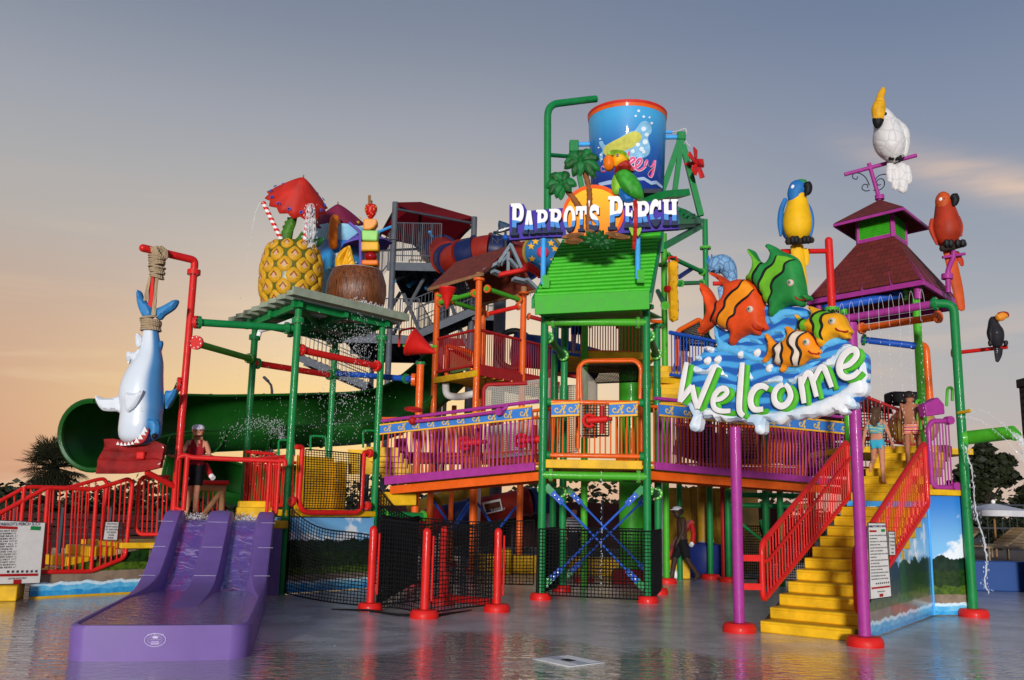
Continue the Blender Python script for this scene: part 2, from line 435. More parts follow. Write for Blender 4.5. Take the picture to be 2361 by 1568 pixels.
# ================================================================ setting
def m_ground(nt, N, L, b):
    tc, s = obj_xyz(N, L); n = noise(N, L, tc.outputs['Object'], .7, 6)
    L.new(mixrgb(N, L, n, lin(46,44,40), lin(74,70,64)), b.inputs['Base Color']); b.inputs['Roughness'].default_value = .8
def m_pad(nt, N, L, b):
    tc, s = obj_xyz(N, L); o = tc.outputs['Object']; X, Y = s.outputs[0], s.outputs[1]; mn = lambda *a: math_node(N, L, *a)
    n1 = noise(N, L, o, .45, 3, .5, .5); n2 = noise(N, L, o, 4, 6, .7); n3 = noise(N, L, o, 75, 3, .75); n4 = noise(N, L, o, 1.3, 4, .6)
    # standing water near the front and at left, thin splashed film elsewhere
    d1 = mn('ADD', mn('SUBTRACT', Y, 11.2), mn('MULTIPLY', mn('SUBTRACT', n1, .5), 9)); d2 = mn('ADD', mn('ADD', X, 4.9), mn('MULTIPLY', mn('SUBTRACT', n4, .5), 3))
    d = mn('MINIMUM', d1, d2); d = mn('ADD', d, mn('MULTIPLY', mn('SUBTRACT', n2, .5), .5)); film = step(N, L, d, -.7, 1.3)
    foam = mn('MULTIPLY', mn('MULTIPLY', step(N, L, d, -.06, .0), step(N, L, mn('MULTIPLY', d, -1), -.16, -.02)), step(N, L, n2, .38, .62))
    dry = mixrgb(N, L, n2, lin(184,180,175), lin(230,227,222)); dry = mixrgb(N, L, mn('MULTIPLY', step(N, L, n4, .42, .62), .6), dry, lin(150,146,141))
    dry = mixrgb(N, L, mn('MULTIPLY', step(N, L, n3, .57, .68), .8), dry, lin(236,234,230)); dry = mixrgb(N, L, mn('MULTIPLY', step(N, L, noise(N, L, o, 38, 4, .8), .56, .66), .5), dry, lin(96,92,88)); wet = mixrgb(N, L, n2, lin(140,135,129), lin(176,171,164))
    c = mixrgb(N, L, film, wet, dry); c = mixrgb(N, L, mn('MULTIPLY', foam, .75), c, lin(224,222,218)); L.new(c, b.inputs['Base Color'])
    rg = N.new('ShaderNodeMapRange'); L.new(film, rg.inputs[0]); rg.inputs[3].default_value = .05; rg.inputs[4].default_value = .30; L.new(rg.outputs[0], b.inputs['Roughness']); b.inputs['IOR'].default_value = 1.33
    cr = N.new('ShaderNodeMapRange'); L.new(film, cr.inputs[0]); cr.inputs[3].default_value = .03; cr.inputs[4].default_value = .09; L.new(cr.outputs[0], b.inputs['Coat Roughness'])
    cw = N.new('ShaderNodeMapRange'); L.new(film, cw.inputs[0]); cw.inputs[3].default_value = .8; cw.inputs[4].default_value = .5; L.new(cw.outputs[0], b.inputs['Coat Weight']); b.inputs['Coat IOR'].default_value = 1.33
    m2 = N.new('ShaderNodeMapping'); L.new(o, m2.inputs[0]); m2.inputs['Scale'].default_value = (.8, 1.9, 1)
    r1 = noise(N, L, m2.outputs[0], 5.0, 3, .5, 1.0); r2 = noise(N, L, o, 45, 3, .7)
    h = mn('ADD', r1, mn('MULTIPLY', r2, mn('ADD', mn('MULTIPLY', film, .07), .02)))
    bn = bump(N, L, h, b, .36, .03); L.new(bn.outputs[0], b.inputs['Coat Normal'])
struct('ground', MB().add([(-900,-200,-.02),(900,-200,-.02),(900,2400,-.02),(-900,2400,-.02)], [(0,1,2,3)]), mat_nodes('far_ground', m_ground))
pad = [(-26,2),(30,2),(30,33),(-26,33)]
struct('splash_pad', MB().add([(x,y,0) for x,y in pad], [(0,1,2,3)]), mat_nodes('wet_splash_pad', m_pad), 'wet grey concrete splash pad floor with shallow running water')

def m_leaf(c1, c2):
    def f(nt, N, L, b):
        tc, s = obj_xyz(N, L); n = noise(N, L, tc.outputs['Object'], 1.3, 4, .7)
        L.new(mixrgb(N, L, n, lin(*c1), lin(*c2)), b.inputs['Base Color']); b.inputs['Roughness'].default_value = .6
        b.inputs['Specular IOR Level'].default_value = .2
    return f
LEAF = mat_nodes('dark_leaf', m_leaf((28,33,20), (46,52,30))); LEAF2 = mat_nodes('palm_leaf', m_leaf((30,33,22), (48,50,32)))
BARK = paint('bark', (54,44,36), .8, .3, .4, 5, 0)
def leaf_cloud(blobs, n, size, seed=1):
    rg = np.random.RandomState(seed); mb = MB(); w = np.array([b[3]**2*max(.3, b[4] if len(b) > 4 else 1) for b in blobs]); w = w/w.sum()
    for k in rg.choice(len(blobs), n, p=w):
        x, y, z, r = blobs[k][:4]; fl = blobs[k][4] if len(blobs[k]) > 4 else .8
        d = rg.normal(size=3); d /= np.linalg.norm(d); q = np.array((x,y,z))+d*np.array((r,r,r*fl))*rg.uniform(.45,1.08)
        a = V(rg.normal(size=3)).normalized(); bb, cc = frame_for(a); s = size*rg.uniform(.6,1.5); q = V(q)
        mb.add([q-bb*s*.5, q+cc*s*.32, q+bb*s*.5, q-cc*s*.32], [(0,1,2,3)])
    return mb
def tree(label, base, h, blobs, n, leaf, seed, group=None, nm='broadleaf_tree'):
    base = V(base); t = thing(nm, label, 'tree', base, group); mb = MB()
    mb.tube([base, base+V((.1,0,h*.3)), base+V((-.05,.1,h*.62))], [h*.035, h*.028, h*.016], 8)
    rg = random.Random(seed)
    for b in blobs:
        c = V(b[:3]); s = base+V((0,0,h*rg.uniform(.25,.55))); mb.tube([s, s.lerp(c,.5)+V((0,0,h*.03)), c], [h*.014, h*.009, h*.004], 6)
    part('trunk', mb, BARK, t); part('crown', leaf_cloud(blobs, n, leaf, seed), LEAF, t, smooth=False); return t
def blob_tree(label, u0, u1, vtop, Y, seed, n=2600, leaf=.35, group=None, vb=None):
    rg = random.Random(seed); x0, x1 = at(u0,1180,Y).x, at(u1,1180,Y).x; zt = at((u0+u1)/2, vtop, Y).z; cx = (x0+x1)/2; w = (x1-x0)/2
    bl = []
    for i in range(16):
        a = rg.uniform(0, 6.28); r = rg.uniform(.1,.72)*w; z = rg.uniform(.32,.86)*zt
        r *= (1.15-max(0, z/zt-.5)*1.5); k = rg.uniform(.2,.36)*w
        bl.append((cx+r*math.cos(a), Y+r*math.sin(a)*.8, min(z, zt-k*.7), k, .75))
    bl.append((cx, Y, zt-w*.22, w*.24, .8))
    return tree(label, (cx, Y, 0), zt, bl, n, leaf, seed, group)
blob_tree('tall dark round-crowned tree beyond the loungers at right', 2180, 2372, 1018, 44, 3, 6500, .30)
blob_tree('smaller dark tree at the right edge behind the parasol', 2315, 2440, 1110, 50, 5, 2400, .32)
blob_tree('low dark tree behind the right green corner post', 2080, 2215, 1120, 58, 6, 1800, .36)
blob_tree('dark tree at the far left beside the fan palm', -60, 60, 1118, 62, 8, 1600, .36)

def fan_palm(label, u, v, Y, rad, seed, n=46):
    c = at(u, v, Y); rg = random.Random(seed); t = thing('fan_palm', label, 'palm tree', (c.x, c.y, 0))
    tr = MB().tube([(c.x,c.y,0),(c.x+.05,c.y,c.z*.5),(c.x,c.y,c.z)], [.26,.22,.2], 10); part('trunk', tr, BARK, t)
    mb = MB()
    for i in range(n):
        a = rg.uniform(0,6.283); el = rg.uniform(-.9,1.35); d = V((math.cos(a)*math.cos(el), math.sin(a)*math.cos(el), math.sin(el)))
        st = c+d*rad*rg.uniform(.35,.6); mb.tube([c, st], .02, 4)
        x, y = frame_for(d); L_ = rad*rg.uniform(.42,.55)
        for k in range(17):
            b = (k/16-.5)*3.6; dd = (d*math.cos(b)+x*math.sin(b)).normalized(); w = y*.02+d.cross(dd)*.02
            sd = x*math.cos(b)-d*math.sin(b); tip = st+dd*L_+V((0,0,-.12*rad*rg.random()))
            mid = st+dd*L_*.6
            mb.add([st, mid+sd*.035*rad*.5, tip, mid-sd*.035*rad*.5], [(0,1,2,3)])
    part('crown', mb, LEAF2, t, smooth=False); return t
fan_palm('dark fan palm behind the red railings at far left', 126, 1078, 46, 1.75, 2, 110)
fan_palm('small fan palm seen under the green flume beside the cage tower', 528, 1112, 70, 1.9, 4, 30)
fan_palm('small fan palm seen behind the green posts of the cage tower', 606, 1070, 60, 1.6, 9, 30)
# far wood that closes the horizon
mb = leaf_cloud([(x, 95+random.uniform(-6,6), random.uniform(.6,2.4), random.uniform(2.2,3.6), .8) for x in np.arange(-75,75,2.6)], 9000, .7, 11)
o = part('far_trees', mb, LEAF, None, smooth=False); tag(o, 'dark line of far trees along the horizon', 'trees', kind='stuff')
mb = MB()
def hedge_blobs(x0, x1, Y, h, k): return [(x, Y+random.uniform(-.6,.6), random.uniform(.3,.8)*h, h*.34, .9) for x in np.arange(x0, x1, k)]
o = part('hedge', leaf_cloud(hedge_blobs(-19,-6.5,36,2.0,.7), 5200, .22, 21), LEAF, None, smooth=False); tag(o, 'dark hedge behind the red railings at left', 'hedge', kind='stuff')
o = part('hedge', leaf_cloud(hedge_blobs(-5,13,40,1.9,.7), 7000, .24, 22), LEAF, None, smooth=False); tag(o, 'dark hedge behind the middle of the play structure', 'hedge', kind='stuff')
o = part('hedge', leaf_cloud(hedge_blobs(13.5,30,42,1.8,.7), 5200, .24, 23), LEAF, None, smooth=False); tag(o, 'dark hedge behind the loungers at right', 'hedge', kind='stuff')

# dark fence panels on the left behind the rails
t = thing('boundary_fence', 'dark red slatted fence low behind the red railings at left', 'fence', (-12,30,0))
mb = MB()
for i in range(9): part('post', MB().box((-17+i*1.5,30,.7), (.09,.09,1.4)), DSTEEL, t)
for i in range(8):
    for j in range(5): inst_m = part('slat', MB().box((-16.25+i*1.5,30,.25+j*.22), (1.4,.03,.17)), paint('maroon_fence', (52,12,14), .6), t) if (i+j) == 0 else inst('slat', inst_m.data, t, Matrix.Translation((i*1.5,0,j*.22)))
# street light far behind the cage tower
t = thing('street_lamp', 'slim dark street lamp rising behind the green flume', 'street lamp', at(622,1160,55))
p0, p1 = at(624,1165,55), at(627,900,55)
part('pole', MB().tube([p0, p1, at(625,888,55), at(612,872,55)], [.12,.08,.07,.06], 8), DSTEEL, t)
part('lamp_head', MB().beam(at(619,880,55), at(608,869,55), .34, .16), DSTEEL, t, bevel=.04)

# ---- right side: pool edge, loungers, parasol, brick pillar
def m_blue(nt, N, L, b):
    tc, s = obj_xyz(N, L); n = noise(N, L, tc.outputs['Object'], 2, 5)
    L.new(mixrgb(N, L, n, lin(20,58,120), lin(30,74,140)), b.inputs['Base Color']); b.inputs['Roughness'].default_value = .5
BWALL = mat_nodes('blue_pool_wall_paint', m_blue)
t = thing('pool_wall', 'low blue painted pool wall at the right behind the green post', 'wall', (12,21,0))
part('wall', MB().box((14.0,22.4,.34), (7.4,.35,.68)), BWALL, t, bevel=.03); part('block', MB().box((12.55,21.9,.44), (1.0,.7,.88)), BWALL, t, bevel=.03)
part('deck', MB().box((19,27.5,.30), (17.4,9.7,.6)), paint('tan_deck', (120,104,90), .7, .2), t)
WOODL = paint('tan_lounger_strap', (190,160,120), .6, .12, 0, 6, 0)
def lounger(label, o, rz, z0=.6):
    o = V(o); t = thing('sun_lounger', label, 'lounger', o, 'loungers on the deck at right'); M4 = Matrix.Translation(o) @ Matrix.Rotation(rz, 4, 'Z')
    def w(*p): return M4 @ V(p)
    fr = MB()
    for s in (-.32, .32):
        fr.tube([w(-.9,s,.34), w(.35,s,.34), w(1.0,s,.8)], .025, 8)
    part('frame', fr, paint('lounger_frame', (160,140,112), .5), t)
    for a in (-.75, .3):
        for s in (-.32, .32): bar('leg', w(a,s,0), w(a,s,.34), .025, MATS['lounger_frame'], t)
    for i in range(11): part('strap', MB().beam(w(-.86+i*.11,-.33,.36), w(-.86+i*.11,.33,.36), .085, .02), WOODL, t)
    for i in range(6):
        k = .06+i*.17; p = V((.35+.65*k,0,.35+.46*k)); part('strap', MB().beam(w(p.x,-.33,p.z+.02), w(p.x,.33,p.z+.02), .1, .02, up=w(-.46,0,.65)-w(0,0,0)), WOODL, t)
lounger('tan lounger nearest the right edge with raised back', (12.6,24.2,.6), R(12)); lounger('tan lounger just left of the edge lounger behind the green post', (11.3,24.9,.6), R(12)); lounger('tan lounger farthest back beside the others', (13.2,26.2,.6), R(10))
def parasol(label, u, vtop, vrim, hw, Y):
    c = at(u, vtop, Y); rim = at(u, vrim, Y).z; r = hw*Y/F_PX; t = thing('patio_umbrella', label, 'parasol', (c.x,c.y,.6))
    part('pole', MB().cyl((c.x,c.y,.6), (c.x,c.y,c.z), .03, n=10), WOOD, t)
    mb = MB(); n = 8; vs = [c]+[V((c.x+math.cos(i*math.pi/4)*r, c.y+math.sin(i*math.pi/4)*r, rim)) for i in range(n)]+[V((c.x+math.cos(i*math.pi/4)*r, c.y+math.sin(i*math.pi/4)*r, rim-.16)) for i in range(n)]
    mb.add(vs, [(0,1+i,1+(i+1) % n) for i in range(n)]+[(1+i,1+n+i,1+n+(i+1) % n,1+(i+1) % n) for i in range(n)])
    part('canopy', mb, paint('canvas_white', (206,204,206), .8, .06, 0, 6, 0), t, smooth=False)
    part('finial', MB().ball(c+V((0,0,.04)), .06), WHITE, t)
parasol('white patio umbrella standing over the loungers at right', 2290, 1160, 1177, 78, 27)
t = thing('far_rail', 'dark metal rail fence behind the loungers', 'fence', (14,31,.6))
for k in (0.75, 1.5): part('rail', MB().beam((9.5,31,.6+k), (24,31,.6+k), .05, .05), DSTEEL, t)
for i in range(60): bar('baluster', (9.6+i*.24,31,.65), (9.6+i*.24,31,2.08), .014, DSTEEL, t)
BRICKM = paint('red_brick', (92,26,24), .8, .3, .2, 7, 0)
t = thing('brick_pillar', 'dark red brick pillar with a black cap at the right edge', 'pillar', (at(2372,1100,21).x,21,0))
x0 = at(2348,900,21.35).x; zt = at(2350,890,21).z
part('core', MB().box((x0+.45,21.2,zt/2), (.86,.3,zt)), paint('mortar', (70,58,54), .9, .2), t)
bk = None; nb = int(zt/.075)
for i in range(nb):
    for j in range(4):
        z = .04+i*.075; xx = x0+.12+j*.225+(.05 if i % 2 else -.03)
        if bk is None: bk = MB().box((0,0,0), (.21,.1,.065)).mesh('brick', BRICKM)
        inst('brick', bk, t, Matrix.Translation((xx, 21.0, z)))
part('cap', MB().box((x0+.45,21.2,zt+.1), (.94,.4,.2)), BLACK, t, bevel=.02)

# ---- drain grate in the floor
c = gp(1310,1525); t = thing('floor_drain', 'square white floor drain with a dark centre slot in the wet foreground', 'drain', c)
g = MB(); g.box(c+V((0,0,.006)), (.52,.62,.012), R(38)); part('plate', g, paint('drain_plate', (214,214,212), .35, .08, .2, 9), t, bevel=.005)
part('slot', MB().box(c+V((0,0,.014)), (.10,.13,.006), R(38)), BLACK, t)
ca, sa = math.cos(R(38)), math.sin(R(38))
for i in range(9):
    if abs(i-4) < 2: continue
    q = -.22+i*.055; a = c+V((q*ca+.26*sa, q*sa-.26*ca, .0125)); b_ = c+V((q*ca-.26*sa, q*sa+.26*ca, .0125)); part('rib', MB().beam(a, b_, .02, .006), MATS['drain_plate'], t)
# ================================================================ purple double slide
k2 = K(0,1700,1.537); k4 = K(700,1150,1.568); k5 = K(1000,1850,1.803)
top = at(512,1185,17.0); bot = V((-3.66,10.30,0)); S_d = V((bot.x-top.x, bot.y-top.y, 0)); S_len = S_d.length; S_d.normalize(); S_w = V((-S_d.y, S_d.x, 0))
def interp(tb, t):
    for (a, x), (b, y) in zip(tb, tb[1:]):
        if t <= b: return x+(y-x)*max(0, (t-a)/(b-a))
    return tb[-1][1]
rim_tb = smooth_pts([(0,1.50),(.35,1.48),(.8,1.28),(1.3,1.0),(1.9,.69),(2.5,.47),(3.1,.385),(3.8,.36),(7.0,.36)], 6, False)
lane_tb = smooth_pts([(0,1.36),(.3,1.33),(.8,1.04),(1.3,.75),(1.9,.44),(2.5,.23),(3.1,.15),(3.8,.13),(7.0,.13)], 6, False)
div_tb = smooth_pts([(0,1.50),(.35,1.48),(.8,1.28),(1.3,1.0),(1.9,.69),(2.5,.47),(3.1,.40),(3.7,.37),(4.3,.35),(4.9,.33),(5.4,.26),(5.9,.14),(7.0,.13)], 6, False)
def m_lane(nt, N, L, b):
    tc, s = obj_xyz(N, L); mp = N.new('ShaderNodeMapping'); L.new(tc.outputs['Object'], mp.inputs[0]); mp.inputs['Scale'].default_value = (1, 2.6, 3.2)
    n = noise(N, L, mp.outputs[0], 3.2, 5, .62, 1.2); st = step(N, L, n, .50, .72)
    c = mixrgb(N, L, math_node(N, L, 'MULTIPLY', st, .7), lin(100,72,152), lin(186,170,214)); L.new(c, b.inputs['Base Color'])
    b.inputs['Roughness'].default_value = .12; b.inputs['Coat Weight'].default_value = 1; bump(N, L, n, b, .6, .04)
LANE = mat_nodes('wet_lane_water', m_lane)
def m_pool(nt, N, L, b):
    tc, s = obj_xyz(N, L); mp = N.new('ShaderNodeMapping'); L.new(tc.outputs['Object'], mp.inputs[0]); mp.inputs['Scale'].default_value = (1, 2.4, 1); mp.inputs['Rotation'].default_value = (0,0,R(14))
    n = noise(N, L, mp.outputs[0], 5.0, 4, .55, .8); b.inputs['Base Color'].default_value = (*lin(70,48,104), 1)
    b.inputs['Roughness'].default_value = .03; b.inputs['IOR'].default_value = 1.33; b.inputs['Coat Weight'].default_value = 1; bn = bump(N, L, n, b, .45, .05); L.new(bn.outputs[0], b.inputs['Coat Normal'])
POOLW = mat_nodes('run_out_water', m_pool)
sl = thing('double_slide', 'purple two-lane body slide with water and shallow run-out trough', 'slide', (bot.x, bot.y, 0))
def SP(t, w, z): return V((top.x, top.y, 0))+S_d*t+S_w*w+V((0,0,z))
def halfw(t): return (.905+.03*min(1,t/5)) if t < S_len-.35 else .935-.22*(1-math.sqrt(max(0, 1-((t-(S_len-.35))/.35)**2)))
ts = [(S_len-.36)*i/44 for i in range(45)]+[S_len-.36+.36*math.sin(math.pi/2*i/16) for i in range(1,17)]
def strip(ws, zf):
    mb = MB(); n = len(ws(0)); vs = [SP(t, a, b) for t in ts for a, b in zip(ws(t), zf(t))]
    return mb.add(vs, [(i*n+j, i*n+j+1, (i+1)*n+j+1, (i+1)*n+j) for i in range(60) for j in range(n-1)])
rimw = lambda t: interp([(0,.24),(2.2,.24),(3.6,.06),(9,.06)], t)
for sg, lab in ((-1, 'left'), (1, 'right')):
    part('rim', strip(lambda t: [sg*halfw(t), sg*(halfw(t)+.01), sg*halfw(t), sg*(halfw(t)-.03), sg*(halfw(t)-rimw(t)), sg*(halfw(t)-rimw(t)-.03), sg*(halfw(t)-rimw(t)-.07)],
        lambda t: [0 if t > 1.6 else interp(rim_tb,t)-.55*(1-t/1.6)-.2, interp(rim_tb,t)-.08, interp(rim_tb,t)-.02, interp(rim_tb,t), interp(rim_tb,t), interp(rim_tb,t)-.03, interp(lane_tb,t)]), SLIDE, sl)
    part('lane', strip(lambda t: [sg*(halfw(t)-rimw(t)-.065)]+[sg*(.225+(halfw(t)-rimw(t)-.29)*(1-k/6)) for k in range(1,6)]+[sg*.225], lambda t: [interp(lane_tb,t)+.012*math.sin(k*2+t*9)*(0<k<6) for k in range(7)]), LANE, sl)
part('divider', strip(lambda t: [-.235,-.19,-.165,0,.165,.19,.235], lambda t: [interp(lane_tb,t)-.01, interp(div_tb,t)-.03, interp(div_tb,t), interp(div_tb,t)+.012, interp(div_tb,t), interp(div_tb,t)-.03, interp(lane_tb,t)-.01]), SLIDE, sl)
hw = halfw(S_len)+.014; fr = MB(); nn = 12
fr.add([SP(S_len, -hw+2*hw*i/nn, z)+S_d*(.03*math.sin(math.pi*i/nn)) for z in (0,.28,.345,.36) for i in range(nn+1)]+[SP(S_len-.06, -hw+2*hw*i/nn, .36) for i in range(nn+1)]+[SP(S_len-.10, -hw+2*hw*i/nn, .13) for i in range(nn+1)],
       [(r*(nn+1)+i, r*(nn+1)+i+1, (r+1)*(nn+1)+i+1, (r+1)*(nn+1)+i) for r in range(5) for i in range(nn)])
part('end_wall', fr, SLIDE, sl)
wm = MB(); tw = [2.55+ (S_len-.08-2.55)*i/20 for i in range(21)]
wm.add([SP(t, s*(halfw(t)-rimw(t)-.02), .338) for t in tw for s in (-1,-.5,0,.5,1)], [(i*5+j, i*5+j+1, (i+1)*5+j+1, (i+1)*5+j) for i in range(20) for j in range(4)])
part('run_out_water', wm, POOLW, sl)
for t in (.75, 1.45, 2.3):       # panel seams
    for a, b in ((-.96,-.72), (-.16,.16), (.72,.96)):
        zz = interp(rim_tb if abs(a+b) > .1 else div_tb, t)+.016; part('seam', MB().beam(SP(t,a,zz), SP(t,b,zz), .008, .004), paint('seam_white', (196,190,214), .5), sl)
# maker's oval on the end wall
def text_mesh(txt, size, mat, extrude=.002, align='CENTER', shear=0, spacing=1.0):
    c = bpy.data.curves.new('lettering', 'FONT'); c.body = txt; c.size = size; c.extrude = extrude; c.align_x = align; c.align_y = 'CENTER'; c.shear = shear; c.space_character = spacing; c.resolution_u = 3
    o = bpy.data.objects.new('lettering', c); me = bpy.data.meshes.new_from_object(o); bpy.data.objects.remove(o); me.materials.clear(); me.materials.append(mat); return me
def lettering(txt, pos, ex, ey, size, mat, parent, fit=0, **k):
    me = text_mesh(txt, size, mat, **k)
    if fit and len(me.vertices):
        xs = [v.co.x for v in me.vertices]; q = fit/(max(xs)-min(xs))
        for v in me.vertices: v.co.x *= q
    ex, ey = V(ex).normalized(), V(ey).normalized(); n = ex.cross(ey)
    m = Matrix((ex, ey, n)).transposed().to_4x4(); m.translation = V(pos); o = bpy.data.objects.new('lettering', me); link(o, parent); o.matrix_basis = m; return o
LOGO = paint('logo_lilac', (206,190,226), .5, .03)
c0 = SP(S_len, -.03, .215)+S_d*.036
def ring(c, rx, ry, w, ex=S_w, ez=V((0,0,1)), n=40, off=S_d*.004):
    mb = MB(); pts = [c+ex*(math.cos(2*math.pi*i/n)*rx)+ez*(math.sin(2*math.pi*i/n)*ry) for i in range(n)]; mb.tube(pts, w, 4, closed=True); return mb
part('badge_ring', ring(c0, .105, .066, .004), LOGO, sl); part('badge_ring', ring(c0, .07, .040, .002), LOGO, sl)
lettering('WHITEWATER', c0+V((0,0,.052)), S_w, (0,0,1), .026, LOGO, sl)
lettering('West Coast', c0+V((0,0,.006)), S_w, (0,0,1), .022, LOGO, sl, shear=.3)
part('badge_oval', MB().lathe([(.0001,0),(.03,.002)], c0+V((0,0,.026)), S_d, 20, squash=(1,.4)), LOGO, sl)
for i in range(3): part('badge_wave', MB().beam(c0+S_w*-.04+V((0,0,-.018-.012*i)), c0+S_w*.04+V((0,0,-.018-.012*i)), .004, .005), LOGO, sl)

# ================================================================ murals (painted panels)
def mural(name, z_sand, z_wave, z_tree, seed, amp=.25, grain=2.0, clouds=1.0):
    def f(nt, N, L, b):
        tc = N.new('ShaderNodeTexCoord'); s = N.new('ShaderNodeSeparateXYZ'); L.new(tc.outputs['UV'], s.inputs[0]); X, Y = s.outputs[0], s.outputs[1]
        def n1(scale, off, detail=4, dist=0):
            cx = N.new('ShaderNodeCombineXYZ'); L.new(math_node(N, L, 'ADD', X, off+seed), cx.inputs[0]); return noise(N, L, cx.outputs[0], scale, detail, .6, dist)
        cx = N.new('ShaderNodeCombineXYZ'); L.new(math_node(N, L, 'ADD', X, seed), cx.inputs[0]); L.new(Y, cx.inputs[1]); P = cx.outputs[0]
        sky = mixrgb(N, L, step(N, L, Y, z_tree, z_tree+1.1), lin(128,190,232), lin(34,120,204))
        cl = noise(N, L, P, 1.7, 6, .55); cl = step(N, L, math_node(N, L, 'SUBTRACT', cl, math_node(N, L, 'MULTIPLY', math_node(N, L, 'SUBTRACT', Y, z_tree+.1), .22)), .50, .58)
        c = mixrgb(N, L, math_node(N, L, 'MULTIPLY', cl, clouds), sky, lin(232,238,244))
        def layer(c, h0, a, sc, off, c1, c2, gsc=9):
            e = math_node(N, L, 'ADD', math_node(N, L, 'MULTIPLY', math_node(N, L, 'SUBTRACT', n1(sc, off), .5), a*2), h0)
            mk = step(N, L, math_node(N, L, 'SUBTRACT', e, Y), -.004, .012); col = mixrgb(N, L, step(N, L, noise(N, L, P, gsc, 3, .6), .35, .65), c1, c2)
            return mixrgb(N, L, mk, c, col)
        c = layer(c, z_tree, amp, 3.0, 3, lin(8,34,26), lin(18,52,34))
        c = layer(c, z_tree-.22, amp*.7, 4.5, 11, lin(14,40,14), lin(34,66,20))
        c = layer(c, z_sand+.14, amp*.6, 5.5, 23, lin(44,72,14), lin(86,112,28))
        c = layer(c, z_sand, .02, 2, 31, lin(126,108,92), lin(150,130,110), 4)
        c = layer(c, z_wave+.05, .10, 3.2, 41, lin(214,236,246), lin(196,226,242), 14)
        c = layer(c, z_wave, .10, 3.2, 41.02, lin(120,200,234), lin(72,172,224), 5)
        c = layer(c, z_wave-.08, .08, 2.6, 50, lin(40,140,206), lin(64,170,222), 7)
        L.new(c, b.inputs['Base Color']); b.inputs['Roughness'].default_value = .28; b.inputs['Coat Weight'].default_value = .4
    return mat_nodes(name, f)
def mural_panel(parent, p0, p1, z0, zl, zr, mat, seed_x=0.0, th=.05, name='mural_panel'):
    p0, p1 = V((p0[0],p0[1],0)), V((p1[0],p1[1],0)); d = (p1-p0).normalized(); nrm = V((d.y,-d.x,0)); Lh = (p1-p0).length
    mb = MB().hexa([p0+V((0,0,z0)), p1+V((0,0,z0)), p1-nrm*th+V((0,0,z0)), p0-nrm*th+V((0,0,z0)), p0+V((0,0,zl)), p1+V((0,0,zr)), p1-nrm*th+V((0,0,zr)), p0-nrm*th+V((0,0,zl))])
    me = mb.mesh(name, mat); uv = me.uv_layers.new(name='UVMap')
    for l in me.loops:
        q = V(me.vertices[l.vertex_index].co); uv.data[l.index].uv = (seed_x+(q-p0).dot(d), q.z)
    return part(name, me, mat, parent)
MUR_L = mural('mural_left', .42, .20, 1.15, 2.0, .12); MUR_C = mural('mural_cage', .34, .18, .98, 7.0, .20); MUR_R = mural('mural_right', .36, .17, .98, 13.0, .26)

# ================================================================ left stair landing and slide deck
A0, A1 = V((-8.0,16.26,0)), V((-6.62,17.75,0)); A2 = V((-5.55,18.2,0))
lp = thing('left_stair_platform', 'yellow-edged low platform with painted wave mural and red rails at left', 'platform', (-7.5,17,0))
nA = V((A1.y-A0.y, -(A1.x-A0.x), 0)).normalized()
mural_panel(lp, A0, A1, .02, .40, .80, MUR_L); mural_panel(lp, A1+V((.03,.02,0)), A2, .02, .84, .86, MUR_L, 2.0)
part('base_block', MB().box((-8.75,15.95,.125), (1.35,.9,.25), R(20)), YELLOW, lp, bevel=.02)
part('kerb', MB().beam(A0+nA*.02+V((0,0,.012)), A1+nA*.02+V((0,0,.012)), .04, .03), YELLOW, lp)
dA = (A1-A0).normalized()
for i, (t0, t1, z) in enumerate(((-.6,.62,.45),(.62,1.0,.66),(1.0,1.45,.83))):
    a = A0+dA*t0-nA*.65; b = A0+dA*t1-nA*.65
    part('step', MB().beam(a+V((0,0,z-.09)), b+V((0,0,z-.09)), 1.1, .18), YELLOW, lp, bevel=.02)
part('deck', MB().prism([(-6.95,17.25,.80),(-5.5,18.2,.80),(-6.3,19.8,.80),(-8.3,18.6,.80)], (0,0,.1)), YELLOW, lp, bevel=.015)
PA = Plane(A0+nA*.03, math.atan2(dA.y, dA.x))
def tube_k(k, plane, pts, r, mat, parent, name='rail', h=0.0, n=10, bendr=.1):
    return part(name, MB().tube(bend([plane.at(*k(x, y), h) for x, y in pts], bendr, 4), r, n), mat, parent)
tube_k(k2, PA, [(-60,575),(285,385),(590,395),(790,330),(815,360),(770,815),(560,900),(150,905)], .038, RED, lp)
for x0_, y0_, x1_, y1_ in ((295,390,262,880),(595,395,560,890),(150,380,120,700)): tube_k(k2, PA, [(x0_,y0_),(x1_,y1_)], .035, RED, lp, 'post')
def bars_k(k, plane, xs, topf, botf, r, mat, parent, lean=0.0, h=0.0):
    for x in xs:
        yt, yb = topf(x), botf(x-lean); bar('baluster', plane.at(*k(x-lean, yb), h), plane.at(*k(x, yt), h), r, mat, parent)
tl = lambda x: interp([(-60,575),(285,385),(590,395),(790,330)], x); bl = lambda x: interp([(0,905),(560,900),(770,815)], x)
bars_k(k2, PA, [20,65,110,200,245,330,370,410,450,490,535,640,675,710,745,775], tl, bl, .014, RED, lp, 28)
PB = Plane(A0-nA*1.25, math.atan2(dA.y, dA.x))
tube_k(k2, PB, [(-40,490),(160,380),(420,385),(600,335),(640,330),(660,360),(600,860)], .036, RED, lp)
bars_k(k2, PB, [40,90,140,190,250,310,470,510,550,590], lambda x: interp([(-40,490),(160,380),(420,385),(600,335)], x), lambda x: 800, .014, RED, lp, 20)
PC = Plane(V((-6.6,17.7,0)), R(14))
tube_k(k2, PC, [(950,318),(880,318),(855,350),(835,640),(860,672),(1000,672)], .036, RED, lp); tube_k(k2, PC, [(950,318),(1045,320)], .036, RED, lp)
